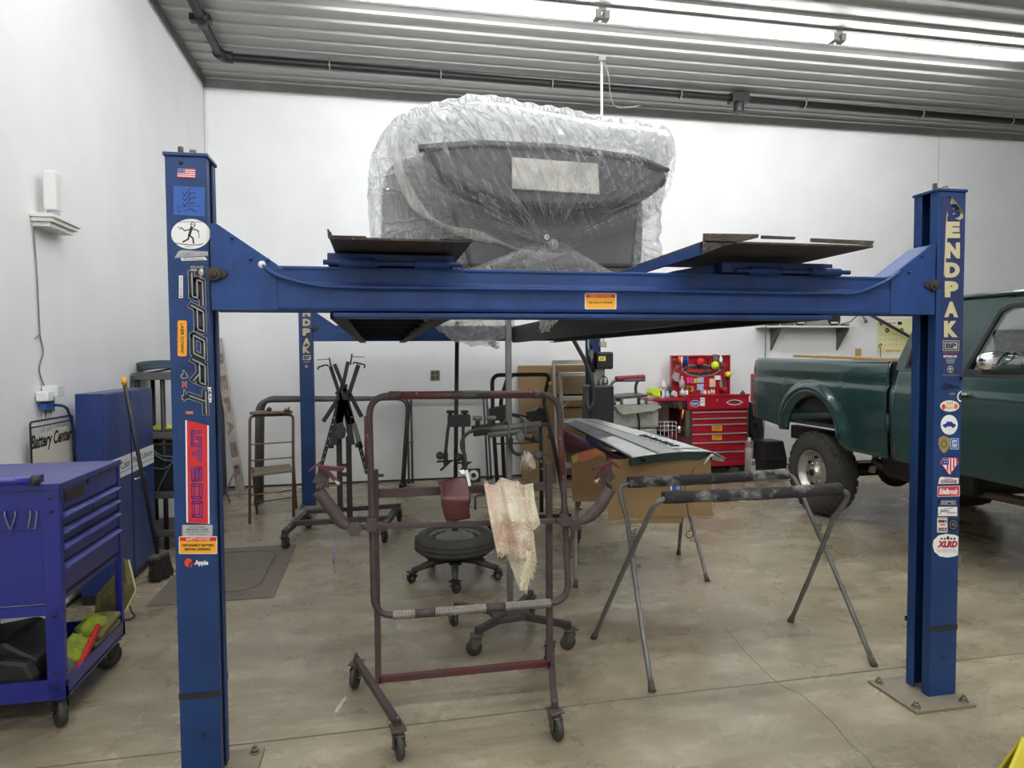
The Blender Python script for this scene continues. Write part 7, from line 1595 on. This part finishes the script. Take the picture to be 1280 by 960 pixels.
for a in (('tape_roll', 840.5, 447, 845, 453.5, mat('brown_tape', (120, 90, 56), .5), 'brown tape roll at the upper left corner of the chest lid', 'tape', .03, 'disc'),
          ('screwdriver', 847.5, 445, 850.5, 458, ORANGE, 'orange handled screwdriver at the top left of the chest lid', 'screwdriver', .02, 'driver'),
          ('screwdriver', 851, 445, 853.3, 461, WHITE, 'pale handled slim screwdriver beside the orange one on the chest lid', 'screwdriver', .02, 'driver'),
          ('screwdriver', 854.3, 445, 857.3, 464, NAVY, 'left dark blue handled screwdriver on the chest lid', 'screwdriver', .02, 'driver'),
          ('screwdriver', 858, 445, 860.6, 463, SKYB, 'right lighter blue handled screwdriver on the chest lid', 'screwdriver', .02, 'driver'),
          ('red_cap', 870.5, 448, 880, 457, RED, 'red cap with pale print hanging above the chest lid emblem', 'cap', .05, 'ball'),
          ('pliers', 884, 444, 886.5, 456, mat('dark_red_grip', (110, 26, 34), .5), 'dark red handled pliers right of the red cap on the chest lid', 'pliers', .02, 'driver'),
          ('tennis_ball', 889, 452, 898.5, 461.5, flat('tennis', (205, 230, 40)), 'yellow green tennis ball hanging on the chest lid', 'ball', .06, 'ball'),
          ('grey_strap', 892, 443, 898, 452, mat('grey_strap', (100, 98, 96), .6), 'grey strap hanging over the lid top above the tennis ball', 'strap', .04, 'box'),
          ('white_tube', 899, 444, 903, 453, WHITE, 'white tube beside the grey strap at the top of the chest lid', 'tube', .04, 'bottle'),
          ('tape_measure', 907, 464.5, 913.5, 471.5, mat('bright_yellow', (236, 200, 40), .4), 'yellow tape measure hanging at the right edge of the chest lid', 'tape measure', .05, 'disc'),
          ('wrench', 904, 456, 906, 488, stl, 'long steel wrench hanging down the right side of the chest lid', 'wrench', .02, 'wrench'),
          ('wrench', 847, 459, 842, 466, stl, 'small bent steel wrench on the left side of the chest lid', 'wrench', .02, 'wrench'),
          ('respirator', 841, 465, 849.5, 478, mat('grey_mask', (150, 138, 136), .6), 'grey dust mask hanging at the left of the chest lid', 'mask', .07, 'bag'),
          ('spray_gun', 849, 470, 855.5, 486, mat('spray_cup', (176, 172, 174), .35), 'small spray gun with a clear cup standing before the chest lid', 'spray gun', .07, 'bottle'),
          ('pink_packet', 858.5, 472, 862, 479.5, PINK, 'left one of the two pink packets on the chest lid', 'packet', .02, 'box'),
          ('pink_packet', 862.8, 472, 866.3, 479.5, PINK, 'right one of the two pink packets on the chest lid', 'packet', .02, 'box'),
          ('yellow_packet', 867.5, 473, 872.5, 479, mat('packet_olive', (190, 180, 70), .5), 'yellow and black packet right of the pink packets', 'packet', .02, 'box'),
          ('blue_packet', 873, 472, 880, 478.5, mat('packet_blue', (110, 130, 190), .4, var=.4, scale=60, col2=(225, 220, 225)), 'upper blue and white packet at the middle of the chest lid', 'packet', .025, 'box'),
          ('blue_packet', 872, 480, 879.8, 488, mat('packet_stripes', (70, 104, 170), .4, var=.4, scale=50, col2=(210, 220, 235)), 'lower blue striped packet at the middle of the chest lid', 'packet', .03, 'box'),
          ('sticker_pack', 863, 483, 867, 491, mat('pack_black', (50, 46, 40), .4, var=.5, scale=40, col2=(230, 170, 40)), 'black and yellow pack below the pink packets', 'packet', .02, 'box'),
          ('sticker_pack', 857.5, 482, 861.5, 488, mat('pack_olive', (110, 108, 60), .4, var=.3, scale=40), 'olive pack left of the black and yellow pack', 'packet', .02, 'box'),
          ('tan_packet', 887.5, 473.5, 894.5, 484, mat('packet_tan', (226, 196, 160), .5), 'tan paper packet hanging right of the lid middle', 'packet', .03, 'box'),
          ('white_card', 894, 469.5, 901, 475, WHITE, 'white card packet hanging above the spotted cloth on the lid', 'packet', .03, 'box'),
          ('spotted_cloth', 899.5, 474, 904, 489, mat('spotted', (160, 146, 130), .8, var=.5, scale=60, col2=(90, 80, 70)), 'small mottled cloth hanging at the lower right of the chest lid', 'cloth', .03, 'bag'),
          ('white_jar', 849.5, 486, 856, 494, mat('jar_white', (216, 218, 220), .4), 'white jar with a dark blue lid standing at the left of the top tray', 'jar', .12, 'bottle'),
          ('white_tag', 857, 488, 860.5, 493.5, WHITE, 'small white card standing beside the white jar', 'card', .1, 'box'),
          ('white_pot', 879.5, 488, 883.5, 492.8, flat('pinkish_white', (230, 214, 210)), 'pinkish white small pot at the middle of the tray edge', 'pot', .1, 'box'),
          ('white_pot', 885, 487.5, 887.3, 492.8, WHITE, 'left slim white tube standing at the tray edge', 'tube', .1, 'bottle'),
          ('white_pot', 888.6, 486, 890.6, 492.5, WHITE, 'middle slim white tube standing at the tray edge', 'tube', .1, 'bottle'),
          ('white_pot', 891.3, 486, 893.3, 492.5, WHITE, 'right slim white tube standing at the tray edge', 'tube', .1, 'bottle'),
          ('red_hammer', 903.5, 484.5, 909, 488.5, RED, 'red hammer head leaning at the right end of the top tray', 'hammer', .1, 'box'),
          ('black_can', 925.5, 488, 931, 494.6, DKB, 'short black can standing on the right end of the red chest', 'can', .2, 'bottle')):
    item(*a)
ys_ = yf+.25
for a in (('lime_vest', 815, 485, 828, 497, flat('lime_fabric', (196, 226, 40)), 'lime yellow cloth heaped on the left end of the chest side shelf', 'cloth', .2, 'bag', ys_+.1),
          ('white_can', 825, 488, 831, 497.4, flat('can_white', (214, 216, 220)), 'white can in front on the chest side shelf', 'can', .1, 'box', ys_),
          ('white_can', 831.5, 488.5, 836.5, 497.4, flat('can_lilac', (190, 192, 206)), 'pale lilac can beside the white one on the chest side shelf', 'can', .1, 'bottle', ys_),
          ('paper_roll', 827, 475.5, 832.5, 486, WHITE, 'white paper roll standing behind the cans on the side shelf', 'paper roll', .05, 'bottle', ys_+.2),
          ('green_spray_can', 836, 482, 841, 494, mat('dark_green_can', (30, 60, 50), .4), 'dark green spray can lying at the right of the side shelf', 'can', .08, 'bag', ys_+.05),
          ('white_squeegee', 839, 488, 847, 497, mat('grey_white', (190, 190, 190), .4), 'pale grey scraper beside the dark green can on the side shelf', 'scraper', .05, 'bag', ys_)):
    o = item(*a[:8], th_=a[8], kind=a[9], Y0=a[10], grp='things on the chest side shelf')
# black case, bottle, carton and black box right of the chest
bk = root('folded_mat_stack', 'black folded moulded mats standing between the red tool chest and the truck', 'mat', (4.85, 7.95, 0))
m = MB(); pts = [(938.5, 503), (955, 504), (956, 515), (954.5, 528), (955.5, 538), (954, 552), (955, 566), (953, 586), (939, 588)]
m.prism([V((W(x, y, 7.8).x, 7.8, max(.0, W(x, y, 7.8).z))) for x, y in pts], (0, .25, 0)); m.build('mat_block', mat('black_moulded', (34, 34, 36), .5, var=.15, bump=.2), bk, bevel=.02)
p = W(942.5, 536, 7.79); m = MB(); m.tube([(p.x+.055*math.cos(a_), 7.795, p.z+.085*math.sin(a_)) for a_ in [2*pi*j/20 for j in range(20)]], .010, 6, closed=True); m.tube([(p.x, 7.795, p.z+.085), (p.x, 7.795, p.z+.26)], .008, 6); m.tube([(p.x, 7.795, p.z-.085), (p.x+.01, 7.795, p.z-.3)], .008, 6); m.build('strap_ring', BLACK, bk)
t = root('spray_bottle', 'white bottle with a red and purple label standing right of the red chest', 'bottle', (4.63, 7.6, 0)); m = MB(); p = W(936.5, 550, 7.6)
m.lathe((p.x, 7.6, 0.0), (0, 0, 1), [(0, 0), (.05, 0), (.05, p.z-.05), (.02, p.z+.0), (.02, p.z+.03), (0, p.z+.03)], 16); m.build('bottle_body', flat('bottle_white', (206, 198, 196)), t)
m = MB(); m.lathe((p.x, 7.6, W(936, 559, 7.6).z), (0, 0, 1), [(.0505, 0), (.0515, .01), (.0515, .07), (.0505, .08)], 16); m.build('bottle_label', mat('label_purple', (126, 60, 84), .5, var=.5, scale=40, col2=(200, 190, 190)), t)
a, b = W(938.5, 574, 7.55), W(945.5, 586, 7.55); t = root('white_carton', 'small white carton with black print on the floor right of the red chest', 'carton', (a.x, 7.6, 0)); m = MB(); m.box(a.x, b.x, 7.55, 7.62, 0, a.z); m.build('carton_body', WHITE, t, bevel=.003)
m = MB(); m.box(a.x+.012, b.x-.012, 7.548, 7.5495, a.z-.05, a.z-.035); m.box(a.x+.012, b.x-.03, 7.548, 7.5495, a.z-.075, a.z-.062); m.build('print', BLACK, t)
t = root('black_box', 'black tapered plastic box on the floor behind the truck wheel', 'box', (4.9, 7.5, 0)); m = MB()
q = [W(x, 590, 7.35).x for x in (957, 984)]; z = W(970, 552, 7.35).z
def frus(x0, x1, y0, y1, z0, z1, i0, i1, mb): 
    lo = [V((x0+i0, y0+i0, z0)), V((x1-i0, y0+i0, z0)), V((x1-i0, y1-i0, z0)), V((x0+i0, y1-i0, z0))]; hi = [V((x0+i1, y0+i1, z1)), V((x1-i1, y0+i1, z1)), V((x1-i1, y1-i1, z1)), V((x0+i1, y1-i1, z1))]
    mb.add(lo+hi, [(0, 3, 2, 1), (4, 5, 6, 7), (0, 1, 5, 4), (1, 2, 6, 5), (2, 3, 7, 6), (3, 0, 4, 7)])
frus(q[0]-.02, q[1], 7.35, 7.65, 0, z*.48, .012, 0, m); m.build('box_base', mat('black_box_plastic', (30, 30, 31), .45), t, bevel=.008)
m = MB(); frus(q[0]-.025, q[1]+.005, 7.345, 7.655, z*.48, z, 0, .035, m); m.build('box_lid', mat('black_box_plastic', (30, 30, 31), .45), t, bevel=.012)
# ------------------------------------------------------------------ shelf, radio, calendar on the back wall
t = root('bracket_shelf', 'white bracket shelf on the back wall above the truck bed', 'shelf', (5.7, 8.15, 1.9))
a, b = W(957, 408, 8.0), W(1070, 407, 8.0)
m = MB(); m.box(a.x, b.x, 8.0, YB, a.z-.012, a.z+.012); m.build('shelf_board', housing, t, bevel=.002)
for x in (963.5, 1046):
    p = W(x, 438, YB); m = MB(); m.prism([(p.x-.012, YB, a.z-.012), (p.x-.012, 8.02, a.z-.012), (p.x-.012, 8.02, a.z-.03), (p.x-.012, YB-.03, p.z+.04), (p.x-.012, YB, p.z)], (.024, 0, 0)); m.build('bracket', mat('bracket_grey', (92, 90, 84), .5), t)
p, q = W(986.5, 395, 8.02), W(1052, 406, 8.02); zsv = a.z+.012
t = root('boombox', 'grey and black boombox radio on the bracket shelf', 'radio', ((p.x+q.x)/2, 8.1, zsv))
L = q.x-p.x; m = MB(); m.box(p.x+.08, q.x, 8.03, 8.2, zsv, zsv+.22); m.build('body', mat('radio_grey', (150, 150, 150), .35, .3, var=.05), t, bevel=.02)
m = MB(); m.box(p.x-.01, p.x+.08, 8.05, 8.2, zsv, zsv+.22); m.build('side_speaker', mat('radio_dark', (92, 88, 84), .5), t, bevel=.008)
for x in (.22, .86):
    m = MB(); c = (p.x+L*x, 8.03, zsv+.09); m.lathe(c, (0, -1, 0), [(0, .008), (.06, .01), (.095, .004), (.095, -.01)], 24); o = m.build('speaker', DKB, t); m = MB(); m.box(c[0]-.05, c[0]+.05, 8.012, 8.018, zsv+.03, zsv+.05); m.build('grille_bar', WHITE, o)
m = MB(); m.box(p.x+L*.44, p.x+L*.64, 8.022, 8.03, zsv+.08, zsv+.11); m.build('display', BLACK, t)
a2 = W(969.5, 402, 8.02); m = MB(); m.box(a2.x-.05, a2.x+.06, 8.03, 8.12, zsv, zsv+.09); tag(m.build('black_adapter_box', DKB, bevel=.005), 'small black box at the left end of the bracket shelf', 'box')
m = MB(); m.tube(spline([W(972, 404, 8.05), W(976, 399, 8.05), W(981, 402, 8.05), W(986, 398, 8.06)], 4), .005, 5); m.tube(spline([W(966, 403, 8.06), W(959, 406, 7.99), W(957, 412, 8.0), W(957, 430, 8.22), W(956.5, 450, 8.23), (W(957, 450, 8.23).x, 8.235, .9), (W(957, 450, 8.23).x-.03, 8.235, .012)], 5), .007, 6); tag(m.build('power_cable', mat('grey_cable', (120, 118, 116), .5)), 'grey cable running off the left end of the bracket shelf down the wall', 'cable')
m = MB(); m.tube(spline([W(1052, 405, 8.05), W(1063, 402, 8.06), W(1071, 395, 8.1), W(1077, 394.5, 8.1), W(1081, 399, 8.1)], 5), .009, 6); lt = tag(m.build('gooseneck_lamp', mat('gooseneck_grey', (110, 106, 102), .4)), 'small gooseneck lamp bending up from the right end of the shelf', 'lamp')
m = MB(); m.cyl(W(1080.5, 398, 8.1), W(1083, 403, 8.1), .016, .026); m.build('lamp_head', mat('gooseneck_grey', (110, 106, 102), .4), lt)
p = W(1053, 405, 8.04); m = MB(); m.box(p.x-.02, p.x+.1, 8.03, 8.1, zsv, zsv+.02); m.build('lamp_foot', DKB, lt)
t = root('wall_calendar', 'pale yellow wall calendar with a red heading on the back wall', 'calendar', W(1113, 420, YB))
Yw = YB-.002
m = MB(); a, b = W(1097, 398.5, Yw), W(1131, 441, Yw); m.box(a.x, b.x+.1, Yw-.003, Yw, b.z, a.z); m.build('calendar_sheet', mat('calendar_paper', (226, 222, 164), .7, var=.03), t)
s = Sheet((0, Yw-.004, 0), (0, -1, 0)); s.rect(1099, 400.5, 1128, 407, WHITE, 0).text('Snap-on', 1106, 402, 1120, 406, RED, 1, bold=.03).oval(1101.5, 403.5, 2.2, 3.3, BLACK, 1).oval(1101.5, 403.5, 1.2, 2, GREY, 2).rect(1122, 402, 1127.5, 406, BLACK, 1).oval(1109, 413, 2.4, 3, BLACK, 1).oval(1109, 413, 1.1, 1.5, CREAM, 2).oval(1127, 413, 2.4, 3, BLACK, 1).oval(1127, 413, 1.1, 1.5, CREAM, 2)
for r_ in range(3):
    for k in range(6): s.rect(1101+4.8*k, 418+6.2*r_, 1102.8+4.8*k, 418.8+6.2*r_, GREY, 1)
s.text('Snap-on Tools', 1107, 437, 1125, 440, RED, 1, bold=.02); s.build('print', t)
m = MB(); m.tube(spline([W(1100.5, 449, YB-.02), W(1100.5, 436, YB-.02), W(1099, 432, YB-.02), W(1101, 429.5, YB-.02), W(1102.5, 432, YB-.02)], 4), .006, 6); tag(m.build('hanging_hook', mat('dark_hook', (120, 116, 110), .5)), 'thin grey hook hanging in front of the calendar', 'hook')
m = MB(); m.cyl(W(1078, 388, 8.14), W(1150, 428, 8.14), .022, seg=10); bp_ = tag(m.build('brace_pipe', mat('black_pipe', (52, 50, 48), .5)), 'dark slanting brace pipe fixed on the back wall before the calendar', 'pipe')
for x, y in ((1080, 389), (1149, 427.5)):
    p = W(x, y, 8.14); MB().cyl((p.x, 8.14, p.z), (p.x, YB, p.z), .02, seg=10).build('wall_mount', DKB, bp_)
# yellow tripod marker leg at the lower right corner
t = root('floor_sign', 'yellow folding floor sign whose edge shows at the lower right corner', 'floor sign', (2.6, 2.2, 0))
a = W(1277.5, 926, 2.0)
YS = mat('yellow_plastic', (214, 200, 60), .45, var=.06)
x0 = WZ(1264, 962).x; 
for s_ in (0, 1):
    yb0 = 1.80+.26*s_
    p1, p2 = W(1279, 926, 1.92), W(1262, 966, 1.88)
    if s_: p2 = p2+V((.09, .08, 0)); p1 = p1+V((.01, .01, 0))
    k = p1.z/(p1.z-p2.z); p0 = p1+(p2-p1)*k
    m = MB(); m.prism([p0, p1, p1+V((.22, 0, 0)), p0+V((.34, 0, 0))], (0, .012, 0)); m.build('sign_leaf', YS, t, bevel=.004)
# ------------------------------------------------------------------ world and colour management
w = bpy.data.worlds.new('world'); bpy.context.scene.world = w; w.use_nodes = True
w.node_tree.nodes['Background'].inputs[0].default_value = (.9, .92, 1, 1); w.node_tree.nodes['Background'].inputs[1].default_value = .05
sc = bpy.context.scene
sc.view_settings.view_transform = 'Standard'; sc.view_settings.look = 'None'; sc.view_settings.gamma = 1; sc.view_settings.use_curve_mapping = False
sc.view_settings.exposure = .38
sc.cycles.use_denoising = True; sc.cycles.max_bounces = 10; sc.cycles.transparent_max_bounces = 16
sc.cycles.sample_clamp_indirect = 6
